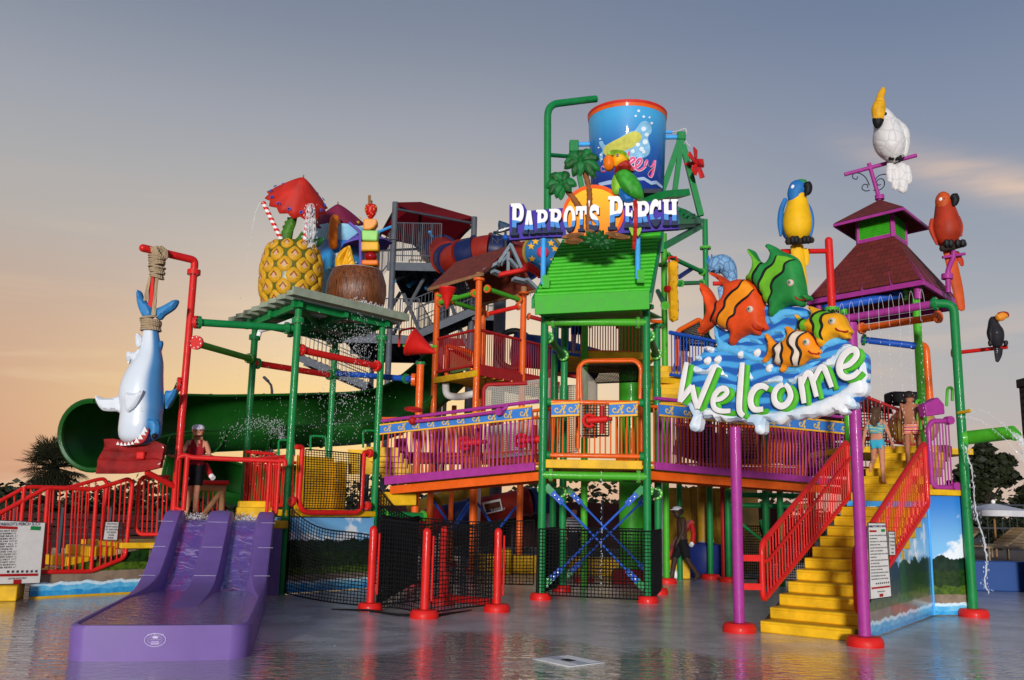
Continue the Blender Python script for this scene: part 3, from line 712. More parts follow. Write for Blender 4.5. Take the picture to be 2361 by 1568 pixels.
bars_k(k2, PC, [885,915,945,975,1005,1030], lambda x: 318, lambda x: 672, .014, RED, lp, 12)

sdk = thing('slide_deck', 'wet deck at the head of the purple slide with red grab rail', 'platform', (-5,18,0))
part('deck', MB().prism([(-6.15,17.1,1.20),(-4.1,17.6,1.20),(-4.25,19.6,1.20),(-6.6,19.2,1.20)], (0,0,.14)), YELLOW, sdk, bevel=.02)
part('wall', MB().beam((-5.95,17.25,.6), (-4.15,17.6,.6), .06, 1.19), SLIDE, sdk)
PD = Plane(at(520,1060,16.95), R(13))
tube_k(k4, PD, [(20,1066),(60,1050),(100,1065),(660,1090),(690,1080),(690,1120)], .045, RED, sdk)
tube_k(k4, PD, [(78,1060),(52,1400)], .045, RED, sdk, 'post'); tube_k(k4, PD, [(52,1400),(0,1380)], .035, RED, sdk)
bars_k(k4, PD, [28,10], lambda x: 1080, lambda x: 1390, .014, RED, sdk, 14)
for x in (595, 655): tube_k(k4, PD, [(x,1095),(x-20,1415)], .032, RED, sdk, 'post')
bars_k(k4, PD, [608,622,636], lambda x: 1100, lambda x: 1400, .013, RED, sdk, 14)
PE = Plane(V((-5.4,19.7,0)), R(30))
tube_k(k4, PE, [(440,1030),(620,1045)], .036, RED, sdk); tube_k(k4, PE, [(430,1350),(590,1345)], .036, RED, sdk)
bars_k(k4, PE, [445,475,505,535,560,585], lambda x: 1035, lambda x: 1345, .013, RED, sdk, 10)
part('step', MB().beam(at(545,1182,17.9), at(625,1182,18.1), .5, .2), YELLOW, sdk, bevel=.02)
part('step', MB().beam(at(550,1166,18.4), at(622,1166,18.6), .5, .18), YELLOW, sdk, bevel=.02)
# wooden gate behind the guard
t = thing('wooden_gate', 'pale timber gate with diagonal brace behind the lifeguard', 'gate', (-6,20,1))
PG = Plane(V((-5.7,19.9,0)), R(20))
tube_k(k4, PG, [(160,1255),(320,1262)], .07, WOOD, t, 'top_board'); tube_k(k4, PG, [(300,1265),(170,1440)], .06, WOOD, t, 'brace'); tube_k(k4, PG, [(300,1265),(290,1420)], .06, WOOD, t, 'stile')
tube_k(k4, PG, [(165,1222),(335,1225)], .05, RED, t, 'rail')
bars_k(k4, PG, [150,180,210,240,270,315], lambda x: 1270, lambda x: 1430, .012, RED, t, 8)

# ---- rule boards
def board(name, label, k, plane, corners, title, lines, parent_loc):
    t = thing(name, label, 'sign', parent_loc); P = [plane.hit(*k(x, y)) for x, y in corners]; P3 = [plane.p(a, b, .012) for a, b in P]
    part('panel', MB().prism([plane.p(a, b, 0) for a, b in P], plane.n*.012), paint('board_white', (214,210,204), .5, .05), t)
    part('edge', MB().tube(P3+[P3[0]], .007, 6), BLACK, t)
    tl_, tr, br_, bl_ = [plane.p(a, b, .022) for a, b in P]
    return t, (lambda s, q: (tl_*(1-s)+tr*s)*(1-q)+(bl_*(1-s)+br_*s)*q)
INK = paint('board_ink', (52,48,52), .6); INKB = paint('board_title_blue', (30,34,84), .6)
def rule_board(label, k, plane, corners):
    t, f = board('rule_board', label, k, plane, corners, '', 0, plane.at(*k(*corners[3])))
    ex = f(1,.5)-f(0,.5); ey = f(.5,0)-f(.5,1); w = ex.length
    lettering("PARROT'S PERCH SLIDES", f(.5,.045), ex, ey, w*.098, INKB, t, fit=w*.92, extrude=.001)
    part('red_tag', MB().beam(f(.05,.11), f(.42,.11), .003, w*.06, up=ey), DRED, t); part('green_tag', MB().beam(f(.70,.10), f(.90,.10), .003, w*.085, up=ey), GREEN, t)
    rows = ['DO NOT RIDE WITHOUT LIFEGUARD','OBEY ALL POSTED INSTRUCTIONS','ONE RIDER AT A TIME ON EACH LANE','RIDERS MUST WAIT FOR THE SIGNAL','LIE ON YOUR BACK FEET FIRST','NO RUNNING OR STANDING ON SLIDE','KEEP ARMS INSIDE THE SLIDE','DO NOT STOP INSIDE THE FLUME','LEAVE THE SLIDE AREA PROMPTLY','NO LOOSE ITEMS OR JEWELRY','EXPECTANT GUESTS DO NOT RIDE','NO RIDING UNDER THE INFLUENCE']
    for i in range(15):
        lettering(rows[i % 12][:26] if i % 2 == 0 else rows[(i*5) % 12][:12+i % 7], f(.05,.17+i*.041), ex, ey, w*.056, INK, t, fit=w*(.88 if i % 2 == 0 else .3+.07*(i % 7)), extrude=.0006, align='LEFT')
    part('red_bar', MB().beam(f(.06,.86), f(.93,.86), .003, w*.055, up=ey), DRED, t)
    for i in range(7): part('pictogram', MB().beam(f(.27+i*.1,.805), f(.31+i*.1,.805), .003, w*.05, up=ey), INK, t)
    lettering('ENTER RIDE PAST', f(.5,.915), ex, ey, w*.05, INK, t, extrude=.0006); part('badge', MB().beam(f(.42,.965), f(.58,.965), .003, w*.09, up=ey), DRED, t)
def height_board(label, k, plane, corners):
    t, f = board('height_board', label, k, plane, corners, '', 0, plane.at(*k(*corners[3]))); ex = f(1,.5)-f(0,.5); ey = f(.5,0)-f(.5,1)
    for i, s in enumerate(('YOU MUST','BE AT LEAST','36" (INCHES)','TO RIDE','THIS','RIDE')): lettering(s, f(.5,.12+.155*i), ex, ey, ex.length*.16, INK, t, fit=ex.length*min(.88, .1*len(s)), extrude=.0006)
PA2 = Plane(A0+nA*.16, math.atan2(dA.y, dA.x))
rule_board('white rule board of the slides hung on the red rail at far left', k2, PA2, [(-25,585),(277,600),(243,972),(-45,980)])
height_board('small white height notice on the red rail by the yellow steps', k2, PA2, [(646,594),(729,596),(718,708),(631,705)])
# ================================================================ green cage tower with slatted roof
CFL = gp(648,1370); CFR = V((-2.78,19.7,0)); CBL = V((-5.55,19.9,0)); CBR = CFR+CBL-CFL
ct = thing('cage_tower', 'green pipe tower carrying a slatted roof above the red net cage', 'tower', (CFL.x, CFL.y, 0))
ZR = 5.42
for p in (CFL, CFR, CBL, CBR):
    o = part('post', MB().cyl(p, p+V((0,0,ZR)), .072, n=20), GREEN, ct)
    mb = MB(); flange_mb(mb, p+V((0,0,ZR-.25)), (0,0,1), .12, .10); part('flange', mb, [GREEN, BOLT], o)
e1, e2 = (CFR-CFL), (CBL-CFL); u1, u2 = e1.normalized(), e2.normalized()
def CP(a, b, z): return CFL+e1*a+e2*b+V((0,0,z))
for a, b in (((-.08,-.02),(1.1,-.02)), ((-.08,1.02),(1.1,1.02)), ((-.02,-.08),(-.02,1.2)), ((1.02,-.08),(1.02,1.2)), ((-.08,.5),(1.1,.5)), ((.5,-.08),(.5,1.2))):
    part('roof_beam', MB().beam(CP(*a,ZR+.06), CP(*b,ZR+.06), .08, .14), GREEN, ct)
part('roof_brace', MB().beam(CP(.05,.05,ZR+.02), CP(.95,.95,ZR+.02), .07, .1), GREEN, ct); part('roof_brace', MB().beam(CP(.95,.05,ZR+.02), CP(.05,.95,ZR+.02), .07, .1), GREEN, ct)
SLAT = paint('pale_green_slat', (150,160,138), .6, .14, .15, 5, 0)
for i in range(8):
    b = -.14+i*.20; part('slat', MB().beam(CP(-.17,b,ZR+.19), CP(1.20,b,ZR+.19), .25, .10), SLAT, ct, bevel=.01)
part('slat', MB().beam(CP(-.17,-.19,ZR+.21), CP(1.20,-.19,ZR+.21), .05, .16), SLAT, ct)
# horizontal pipes
zf = lambda p, v, u=None: at(u, v, p.y).z
def hpipe(a, b, r, mat, fm=None, parent=ct): return pipe('pipe', [a, b], r, mat, parent, ((0,.12),(-1,.12)), fmat=fm)
z1 = at(700,805,CFL.y).z; hpipe(CFL+V((0,0,z1)), CFR+V((0,0,z1-.06)), .07, RED, RED); hpipe(CBL+V((0,0,z1)), CBR+V((0,0,z1)), .07, RED, GREEN)
hpipe(CBR+V((0,0,at(770,860,CBR.y).z)), at(946,874,20.3), .065, BLUE, GREEN)
pipe('white_pipe', bend([at(672,740,18.4), at(640,752,18.8), at(600,762,19.4), at(596,775,19.4)], .1), .05, WHITE, ct)
# cage deck, mural and red net frame
part('deck', MB().prism([CP(-.02,-.03,1.42), CP(1.02,-.03,1.42), CP(1.02,1.02,1.42), CP(-.02,1.02,1.42)], (0,0,.12)), YELLOW, ct, bevel=.02)
mural_panel(ct, CFL-u2*.10+u1*.08, CFR-u2*.10-u1*.05, .02, 1.40, 1.40, MUR_C); mural_panel(ct, CFL-u1*.12+u2*1.5, CFL-u1*.12+u2*.1, .02, 1.4, 1.4, MUR_C, 5)
PCg = Plane(CFL-u2*.16, math.atan2(u1.y, u1.x))
tube_k(k4, PCg, [(760,1000),(800,1000),(775,1340),(800,1400),(840,1412),(1140,1412),(1165,1385),(1185,1030),(1225,1040)], .05, RED, ct, 'cage_frame')
for x, y in ((1220,1040),(1205,1370),(735,1340)):
    mb = MB(); flange_mb(mb, PCg.at(*k4(x,y)), u1, .09, .06); part('flange', mb, [RED, BOLT], ct)
a, b, c_, d_ = [PCg.at(*k4(x, y), .03) for x, y in ((800,1385),(1150,1385),(815,1015),(1160,1045))]
net('net', bilinear(a, b, c_, d_, lambda s, t: -u2*.08*math.sin(math.pi*s)*math.sin(math.pi*t)), 21, 24, ct, None, .007)
bars_k(k4, PCg, [745,770], lambda x: 1050, lambda x: 1340, .013, RED, ct, 10)
part('yellow_panel', MB().beam(CP(.55,.9,2.05), CP(1.0,.9,2.05), .05, 1.3), YELLOW, ct)
part('yellow_panel', MB().beam(CP(1.0,.6,2.0), CP(1.0,1.0,2.0), .05, 1.2), YELLOW, ct)
for (a_, b_) in (((0,.06),(0,.98)), ((.06,1),(.98,1))):
    rail(ct, CP(*a_,1.62), CP(*b_,1.62), CP(*a_,2.55), CP(*b_,2.55), 14, RED)
for x, y, hh in ((650,955,100),(850,930,95),(1180,895,110)):     # green hoops
    p0, p1 = k4(x, y+hh), k4(x, y); Yh = 18.3 if x < 1000 else 19.9; a, b = at(*p0, Yh), at(*p1, Yh)
    part('hoop', MB().tube(bend([a, b, b+V((.28,.1,0)), a+V((.28,.1,0))], .06, 3), .022, 8), GREEN, ct)
pipe('pipe', [CFR+V((.05,0,at(880,1185,19.7).z)), at(975,1190,20.4)], .07, GREEN, ct, ((0,.2),(-1,0)), fmat=LGREEN)

# ---- red nozzle cone beside the cage
def cone_bucket(label, u, v, Y, L_, r, axis, parent_mat=RED, rim=None, nm='tipping_cone'):
    c = at(u, v, Y); ax = V(axis).normalized(); t = thing(nm, label, 'water bucket', c, 'red cone buckets')
    prof = [(.02,-L_*.62),(r*.5,-L_*.18),(r,L_*.30),(r*1.05,L_*.32),(r*1.05,L_*.38),(r*.95,L_*.38),(r*.9,L_*.34),(r*.4,-L_*.15),(.01,-L_*.5)]
    part('cone', MB().lathe(prof, c, -ax, 28), parent_mat, t)
    x, y = frame_for(ax); part('axle', MB().tube([c+V((-r*1.25,0,0)), c+V((r*1.25,0,0))], .025, 8), LGREEN, t); return t
cone_bucket('red cone bucket tipped sideways on the orange post', 968, 798, 20.3, .62, .30, (1,-.15,-.42))
cone_bucket('red cone bucket hanging upright under the shingled roof', 1031, 682, 23.5, .55, .22, (0,0,-1))
cone_bucket('red cone bucket under the green corrugated roof', 1424, 715, 21.0, .7, .27, (0,0,-1))
t = thing('shower_pipe', 'thin red bent water pipe above the tipped cone bucket', 'water pipe', at(925,800,20.6))
part('pipe', MB().tube(bend([at(920,800,20.6), at(922,762,20.6), at(958,755,20.6), at(961,775,20.6)], .08), .025, 8), RED, t)
part('nozzle', MB().cyl(at(961,775,20.6), at(961,785,20.6), .035), RED, t)

# ================================================================ black net run with four red posts
nt_ = thing('net_corral', 'black net corral with four red round-topped posts on wet floor', 'net fence', (-1.2,15.5,0))
NP = [gp(853,1408), gp(978,1425), gp(1145,1410), gp(1019,1393)]; NT = [at(868,1212,NP[0].y).z, at(983,1217,NP[1].y).z, at(1136,1217,NP[2].y).z, at(1014,1213,NP[3].y).z]
def rpost(p, z, r=.064, foot=.25):
    prof = [(r,0),(r,z-r)]+[(r*math.cos(a), z-r+r*math.sin(a)) for a in (.3,.7,1.1,1.4)]+[(.001,z)]
    o = part('post', MB().lathe(prof, p, n=20), RED, nt_); footing(p, foot, o)
for i, (p, z) in enumerate(zip(NP, NT)): rpost(p, z, .064, .22 if i else .2)
for p, z in zip(NP[:3], NT[:3]): part('net_rod', MB().tube([p+V((.10,.0,.25)), p+V((.10,0,z-.12))], .016, 8), RED, nt_)
part('ground_pipe', MB().tube(bend([NP[3]+V((.05,-.1,.55)), NP[3]+V((.08,-.15,.12)), NP[2]+V((-.1,.05,.14))], .15), .065, 12), RED, nt_)
def zsag(k): return lambda s, t: V((0,0,-k*math.sin(math.pi*s)*t))
net('net', bilinear(CFL+V((.1,-.15,.06)), NP[0]+V((0,.1,.08)), CFL+V((.1,-.15,1.62)), NP[0]+V((0,.1,1.18)), lambda s, t: V((0,-.25*math.sin(math.pi*s)*(1-t)-.05*math.sin(math.pi*s), -.24*math.sin(math.pi*s)*t*(1.15-s)-.02))), 30, 22, nt_, None, .007)
net('net', bilinear(NP[0]+V((.1,0,.08)), NP[1]+V((0,.08,.06)), NP[0]+V((.1,0,1.45)), NP[1]+V((0,.08,1.4)), lambda s, t: V((0,.3*math.sin(math.pi*s),-.02))), 20, 20, nt_, None, .007)
net('net', bilinear(NP[0]+V((.12,.1,.08)), NP[3]+V((0,.05,.1)), NP[0]+V((.12,.1,1.48)), NP[3]+V((0,.05,1.4)), zsag(.1)), 18, 22, nt_, None, .008)
net('net', bilinear(NP[1]+V((.1,0,.08)), NP[2]+V((-.1,0,.10)), NP[1]+V((.1,0,1.42)), NP[2]+V((-.1,0,1.42)), lambda s, t: V((0,.12*math.sin(math.pi*s),-.05*math.sin(math.pi*s)*t))), 19, 20, nt_, None, .007)
net('net', bilinear(NP[3]+V((.05,.02,.1)), NP[2]+V((-.05,.1,.10)), NP[3]+V((.05,.02,1.4)), NP[2]+V((-.05,.1,1.42)), zsag(.08)), 19, 20, nt_, None, .007)
PF = V((-1.9,20.2,0))
net('net', bilinear(CFR+V((.1,-.1,.1)), PF+V((0,0,.1)), CFR+V((.1,-.1,2.0)), PF+V((0,0,1.4)), zsag(.15)), 16, 24, nt_, None, .009)
net('net', bilinear(NP[0]+V((.1,.15,.1)), PF+V((0,0,.1)), NP[0]+V((.1,.15,1.5)), PF+V((0,0,1.45)), zsag(.05)), 40, 20, nt_, None, .009)
net('net', bilinear(PF+V((0,0,.1)), V((.55,20.1,.1)), PF+V((0,0,1.42)), V((.55,20.1,1.42)), zsag(.06)), 34, 20, nt_, None, .007)
part('net_hem', MB().tube([NP[0]+V((-.6,-.1,.02)), NP[0]+V((0,-.25,.03)), NP[1]+V((-.4,.05,.03)), NP[1]+V((.2,.12,.03)), NP[2]+V((-.4,-.05,.02))], [.008,.02,.018,.026,.008], 8), NET, nt_)

# ================================================================ red hook post with shark
k1 = K(0,900,1.7422)
hp = thing('hook_post', 'tall red bent pipe post carrying the hanging shark', 'post', at(400,1290,16.9))
YH = 16.9
p_b = V((at(402,1170,YH).x+.0, YH, .9)); p_t = V((p_b.x, YH, at(444,622,YH).z)); e_ = at(330,572,16.2)
cor = at(446,612,YH)
part('post', MB().cyl((p_b.x,YH,.0), p_t, .066, n=18), RED, hp)
part('arm', MB().tube(bend([p_t, V((p_t.x,YH,cor.z+.1)), e_], .35, 6), .07, 18), RED, hp); part('end_cap', MB().ball(e_, .07), RED, hp)
mb = MB(); flange_mb(mb, p_t+V((0,0,-.05)), (0,0,1), .12, .09); part('flange', mb, [RED, BOLT], hp)
zg = at(455,743,YH).z; z2 = at(450,790,YH).z
q0 = V((p_b.x+.12,YH,zg)); o = pipe('pipe', [q0, CFL+V((-.1,0,at(670,757,CFL.y).z))], .07, GREEN, hp, ((0,.05),(-1,.12))); mb = MB(); flange_mb(mb, q0, (1,0,0), .12, .06); part('flange', mb, [RED, BOLT], hp)
q1 = V((p_b.x+.1,YH,z2)); q2 = CBL+V((-.05,-.1,at(560,828,CBL.y).z)); pipe('pipe', [q1, q2], .065, LGREEN, hp, ((-1,.02),)); mb = MB(); flange_mb(mb, q1+V((.05,0,0)), q2-q1, .13, .06); part('flange', mb, [RED, BOLT], hp)
zc = at(415,886,YH).z; mb = MB(); flange_mb(mb, (p_b.x-.1,YH,zc), (1,.3,0), .13, .06); part('flange', mb, [RED, BOLT], hp); part('pipe', MB().tube([(p_b.x-.1,YH,zc), (p_b.x-.9,YH+1.8,zc-.2)], .06, 12), GREEN, hp)

YS = 16.4
PS = Plane(at(330,900,YS), R(-6)); sc = YS/F_PX/1.7422/1.73486*1.7422
ROPE = mat_nodes('twisted_rope', lambda nt, N, L, b: (lambda tc: (lambda w: (L.new(mixrgb(N, L, w.outputs['Fac'], lin(150,122,88), lin(206,184,150)), b.inputs['Base Color']), b.inputs['Roughness'].__setattr__('default_value', .8), bump(N, L, w.outputs['Fac'], b, .6, .02)))((lambda w: (L.new(tc.outputs['Object'], w.inputs[0]), w.inputs['Scale'].__setattr__('default_value', 14), w.inputs['Distortion'].__setattr__('default_value', 1.5), w)[-1])(N.new('ShaderNodeTexWave'))))(N.new('ShaderNodeTexCoord')))
rp = thing('hanging_rope', 'thick tan rope wound round the red hook and the shark tail', 'rope', PS.at(*k1(1090,640)))
def coil(cx, y0, y1, rx0, rx1, turns, parent, ry=.8, wob=0):
    m_px = (PS.at(*k1(1000,600))-PS.at(*k1(900,600))).length/100; mb = MB(); r = (y1-y0)*m_px/turns*.56
    for i in range(turns):
        y = y0+(i+.5)*(y1-y0)/turns; rx = (rx0+(rx1-rx0)*i/max(1,turns-1))*m_px*random.uniform(.95,1.04); c = PS.at(*k1(cx+random.uniform(-wob,wob), y)); pts = []
        tl_ = random.uniform(-.03,.03)
        for j in range(20):
            a = 2*math.pi*j/20; pts.append(c+PS.ex*(math.cos(a)*rx)+PS.n*(math.sin(a)*rx*ry)+PS.ey*(math.cos(a)*tl_))
        mb.tube(pts, r, 8, closed=True)
    return part('coil', mb, ROPE, parent)
coil(1095,215,372,55,42,13,rp,.9,4); coil(1052,645,740,64,62,8,rp,.95,2)
ar = [PS.at(*k1(x,y), h) for x, y, h in ((1120,165,.12),(1145,190,.05),(1135,230,0),(1110,220,.12),(1090,170,.15))]
for off in (0,.03,-.03,.06): part('loop', MB().tube(smooth_pts([tuple(V(p)+PS.ex*off) for p in ar], 4, False), .03, 8), ROPE, rp)
for a_, b_ in (((1050,370),(1028,540)),((1058,370),(1040,540)),((1100,370),(1085,640)),((1108,370),(1094,640)),((1100,365),(1102,640))): part('strand', MB().tube([PS.at(*k1(*a_),.05), PS.at(*k1(*b_),.12)], .022, 8), ROPE, rp)
part('tail_rod', MB().prism([PS.at(*k1(x,y),.02) for x, y in ((1060,365),(1085,365),(1072,585),(1042,560))], PS.n*.04), RED, rp)

SHB = (52,128,186)
def m_shark(nt, N, L, b):
    tc = N.new('ShaderNodeTexCoord'); at_ = N.new('ShaderNodeAttribute'); at_.attribute_name = 'belly'; n = noise(N, L, tc.outputs['Object'], 3, 4)
    f = step(N, L, at_.outputs['Fac'], .40, .62); c = mixrgb(N, L, f, lin(*SHB), lin(216,224,232)); c = mixrgb(N, L, math_node(N, L, 'MULTIPLY', n, .18), c, lin(150,176,200))
    L.new(c, b.inputs['Base Color']); b.inputs['Roughness'].default_value = .3; b.inputs['Coat Weight'].default_value = .3
SHARK = mat_nodes('shark_paint', m_shark); SHBM = paint('shark_blue', SHB, .3, .1); SHW = paint('shark_white', (216,222,228), .3, .06)
sh = thing('shark', 'blue and white shark sculpture hanging head down from the rope', 'shark statue', PS.at(*k1(960,1500)))
spine = [(1050,735,50,.9),(1052,790,56,.95),(1048,880,72,1),(1030,960,100,1),(1005,1040,122,1),(990,1120,136,1),(985,1200,142,1),(990,1270,138,1),(985,1330,134,1),(980,1390,136,1),(970,1440,130,1),(962,1485,116,1),(955,1515,84,1),(950,1530,40,1)]
spine = smooth_pts(spine, 3, False); m_px = (PS.at(*k1(1000,900))-PS.at(*k1(900,900))).length/100
mb = MB(); rings = []; bel = []; NR = 28
for x, y, r, q in spine:
    c = PS.at(*k1(x, y)); ring_ = []
    for j in range(NR):
        a = 2*math.pi*j/NR; ring_.append(c+PS.ex*(math.cos(a)*r*m_px)+PS.n*(math.sin(a)*r*m_px*.95)); 
        bel.append(.5-.5*math.cos(a+R(38)) if True else 0)
    rings.append(ring_)
mb.loft(rings); me = mb.mesh('body', SHARK); at_ = me.attributes.new('belly', 'FLOAT', 'POINT'); at_.data.foreach_set('value', bel); part('body', me, SHARK, sh)
def fin(pts, h, H=.06, depth=.06, mat=SHBM, name='fin', n=5): return part(name, puff_mb(pxpoly(k1, PS, pts, n), PS, H, .07, depth, spacing=.04, h0=h), mat, sh)
fin([(1000,640),(965,560),(955,490),(962,455),(985,470),(1000,510),(1030,545),(1060,580),(1070,640),(1040,650)], .03, .07, .07, SHBM, 'tail_fin')
fin([(1085,640),(1090,590),(1130,570),(1185,540),(1200,530),(1240,524),(1236,555),(1210,590),(1150,630),(1120,660)], .03, .07, .07, SHBM, 'tail_fin')
fin([(860,1190),(800,1205),(740,1212),(690,1195),(672,1200),(685,1245),(720,1290),(770,1300),(820,1300),(870,1320),(890,1260)], .05, .07, .07, SHW, 'fin')
fin([(985,1190),(1020,1190),(1060,1170),(1070,1180),(1050,1230),(1020,1280),(985,1310),(960,1315),(945,1260),(950,1190)], m_px*148, .05, .05, SHW, 'fin')
fin([(1130,1160),(1170,1150),(1208,1140),(1195,1190),(1165,1240),(1135,1275)], -.1)
fin([(1090,870),(1100,825),(1122,805),(1128,830),(1110,885)], 0); fin([(905,890),(950,895),(985,870),(1000,900),(960,975),(930,940),(915,972),(900,940)], .1, .05, .05, SHW)
fin([(970,770),(985,765),(1010,800),(1000,850),(975,855),(965,810)], .12, .04, .04, SHW)
fin([(1020,1350),(1080,1350),(1130,1370),(1145,1420),(1135,1470),(1100,1500),(1085,1470),(1082,1430),(1060,1390)], m_px*70, .08, .1, SHBM, 'snout')
for i in range(5): part('gill', MB().tube([PS.at(*k1(1045+x*8,1230+i*19+6*math.sin(x*.9)), m_px*(118-x*9)) for x in range(9)], .012, 6), SHW, sh)
fin([(1000,1530),(960,1520),(1020,1485),(1075,1425),(1085,1460),(1060,1510),(1020,1535),(940,1540),(870,1535),(865,1520)], m_px*100, .02, .03, DRED, 'mouth')
for i in range(9):
    x, y = ((880,1533),(905,1537),(930,1538),(955,1535),(980,1530),(1010,1515),(1035,1490),(1055,1462),(1066,1440))[i]; r = 14 if i < 5 else 24
    part('tooth', puff_mb(pxpoly(k1, PS, [(x-r*.8,y+r*.5),(x-r*.1,y-r*1.1),(x+r*.75,y+r*.5)], 1, False), PS, .02, .03, .03, spacing=.03, h0=m_px*108), WHITE, sh)
part('eye', MB().ball(PS.at(*k1(1128,1480), m_px*100), .05), BLACK, sh)
# red plank the shark bites
REDW = paint('red_stained_wood', (150,20,20), .5, .35, .35, 3, .1)
pk = thing('red_plank_sign', 'battered red wooden board bitten by the shark', 'board', PS.at(*k2(780,300)))
for i, pts in enumerate(([(645,88),(700,85),(760,95),(800,130),(900,125),(960,100),(1015,125),(1010,170),(900,175),(640,160),(650,125)],
                         [(640,160),(900,175),(1010,170),(1005,215),(800,225),(610,215),(625,185)],
                         [(612,215),(800,225),(1003,215),(995,262),(900,285),(780,300),(600,300),(610,255)])):
    part('plank', puff_mb(pxpoly(k2, PS, pts, 1, False), PS, .03, .05, .10, spacing=.08, h0=.04+.015*i), REDW, pk)
part('block', MB().beam(PS.at(*k2(858,190),.1), PS.at(*k2(910,190),.1), .1, .14), RED, pk, bevel=.03)
part('bracket', MB().tube([PS.at(*k2(900,290),0), V((p_b.x,YH,1.9))], .05, 10), RED, pk)
# ================================================================ giant drinks on the slatted roof
k3 = K(900,650,2.091); ZT = ZR+.25
def stripe_straw(label, pts, r, turns, Y, group='striped straws'):
    P = [at(*k3(x, y), Y) for x, y in pts]; t = thing('striped_straw', label, 'straw', P[0]); n, m = 20, 60
    path = [P[0].lerp(P[-1], i/m) if len(P) == 2 else V(smooth_pts([tuple(p) for p in P], m//(len(P)-1), False)[i]) for i in range(m+1)]
    mb = MB().tube(path, r, n)
    for i in range(m):
        for j in range(n): mb.m[i*n+j] = int(i/m*turns*2+2*j/n) % 2
    part('tube', mb, [WHITE, RED], t); part('mouth_ring', MB().tube([path[-1]+V((0,0,-.01)), path[-1]+(path[-1]-path[-2]).normalized()*.012], r*1.04, n), RED, t); return t
PY = 19.2; pc = at(671,640,PY); pr = 71*PY/F_PX; h_p = at(671,563,PY).z-ZT
pine = thing('pineapple_cup', 'giant pineapple cup sculpture on the slatted roof at left', 'pineapple', (pc.x, PY, ZT))
ptb = smooth_pts([(0,.78),(.12,.90),(.3,.985),(.5,1.0),(.7,.97),(.85,.88),(.95,.78),(1.0,.66)], 4, False)
PG = mat_nodes('pineapple_groove', lambda nt, N, L, b: (L.new(mixrgb(N, L, noise(N, L, N.new('ShaderNodeTexCoord').outputs['Object'], 9, 4), lin(44,60,14), lin(112,116,24)), b.inputs['Base Color']), b.inputs['Roughness'].__setattr__('default_value', .35)))
part('body', MB().lathe([(interp(ptb,i/20)*pr*.985, i/20*h_p) for i in range(21)]+[(pr*.55,h_p*.99),(.001,h_p*.96)], (pc.x,PY,ZT), n=40), PG, pine)
# one scale: rhombic cushion, pointed up, with a brown lip and a pale centre
PYEL = paint('pineapple_yellow', (220,166,34), .3, .3, 0, 8); PBRO = paint('pineapple_brown', (150,86,22), .4, .25); PPIN = paint('pineapple_pale', (216,168,140), .4, .2, 0, 12)
PLs = Plane((0,0,0)); PLs.o = V((0,0,0)); PLs.ex, PLs.ey, PLs.n = V((1,0,0)), V((0,0,1)), V((0,-1,0))
rh = smooth_pts([(0,1),(.75,.42),(.92,-.1),(.6,-.7),(0,-.98),(-.6,-.7),(-.92,-.1),(-.75,.42)], 3)
lip = [(x*.56,y*.56-.02) for x, y in ((0,1),(.85,-.05),(.95,-.25),(.4,-.2),(0,.25),(-.4,-.2),(-.95,-.25),(-.85,-.05))]
cen = [(x*.5,y*.5) for x, y in ((0,.55),(.45,-.1),(.6,-.45),(0,-.9),(-.6,-.45),(-.45,-.1))]
sm = puff_mb(rh, PLs, .42, .62, .3, [(lip,1),(cen,2)], .22).mesh('scale', [PYEL, PBRO, PPIN])
rows = 6
for i in range(rows):
    zc_ = (i+.5)/rows; rr = interp(ptb, zc_)*pr; n = 10
    for j in range(n):
        a = 2*math.pi*(j+.5*(i % 2))/n; sl_ = (interp(ptb, min(1,zc_+.05))-interp(ptb, max(0,zc_-.05)))*pr/(.1*h_p)
        out = V((math.cos(a), math.sin(a), -sl_)).normalized(); ex = V((-math.sin(a), math.cos(a), 0)); ey = out.cross(ex)
        sx = math.pi*rr/n*.86; sz = h_p/rows*.74*(1 if i < rows-1 else .8)
        m4 = Matrix((ex*sx, -out*.11, ey*sz)).transposed().to_4x4(); m4.translation = V((pc.x,PY,ZT+zc_*h_p))+V((math.cos(a),math.sin(a),0))*(rr*.985); inst('scale', sm, pine, m4)
LF = paint('leaf_green', (66,120,24), .35, .35, 0, 5); LFD = paint('leaf_dark_green', (24,92,36), .35, .3)
def leaf3(parent, k, pts, plane, h, mat=LF, H=.05, n=3, rl=None): return part('leaf', puff_mb(pxpoly(k, plane, pts, n), plane, H, .09, .04, spacing=.05, h0=h, relief=rl), mat, parent)
PP = Plane((pc.x,PY+.05,ZT)); rib = lambda Q: .012*np.sin((Q[:,0]*.7+Q[:,1])*60)
leaf3(pine, k3, [(500,690),(485,640),(480,590),(495,570),(487,545),(510,530),(505,505),(530,495),(530,470),(560,470),(575,445),(600,440),(615,450),(608,480),(600,520),(585,560),(570,600),(560,650),(545,690)], PP, .1, LF, .06, 2, rib)
leaf3(pine, k3, [(575,690),(580,650),(610,620),(640,575),(660,590),(665,640),(660,690)], PP, 0, LF, .05, 2, rib)
leaf3(pine, k3, [(670,690),(690,640),(700,560),(725,540),(738,580),(735,620),(740,655),(790,645),(838,648),(820,690),(770,725),(735,720),(700,720)], PP, .12, LFD, .05, 2, rib)
stripe_straw('red and white straw leaning left with water running from its tip', [(495,695),(320,335)], .05, 8, 19.15)
stripe_straw('upright red and white straw spouting water beside the red paper umbrella', [(658,700),(712,365)], .05, 7, 18.9)
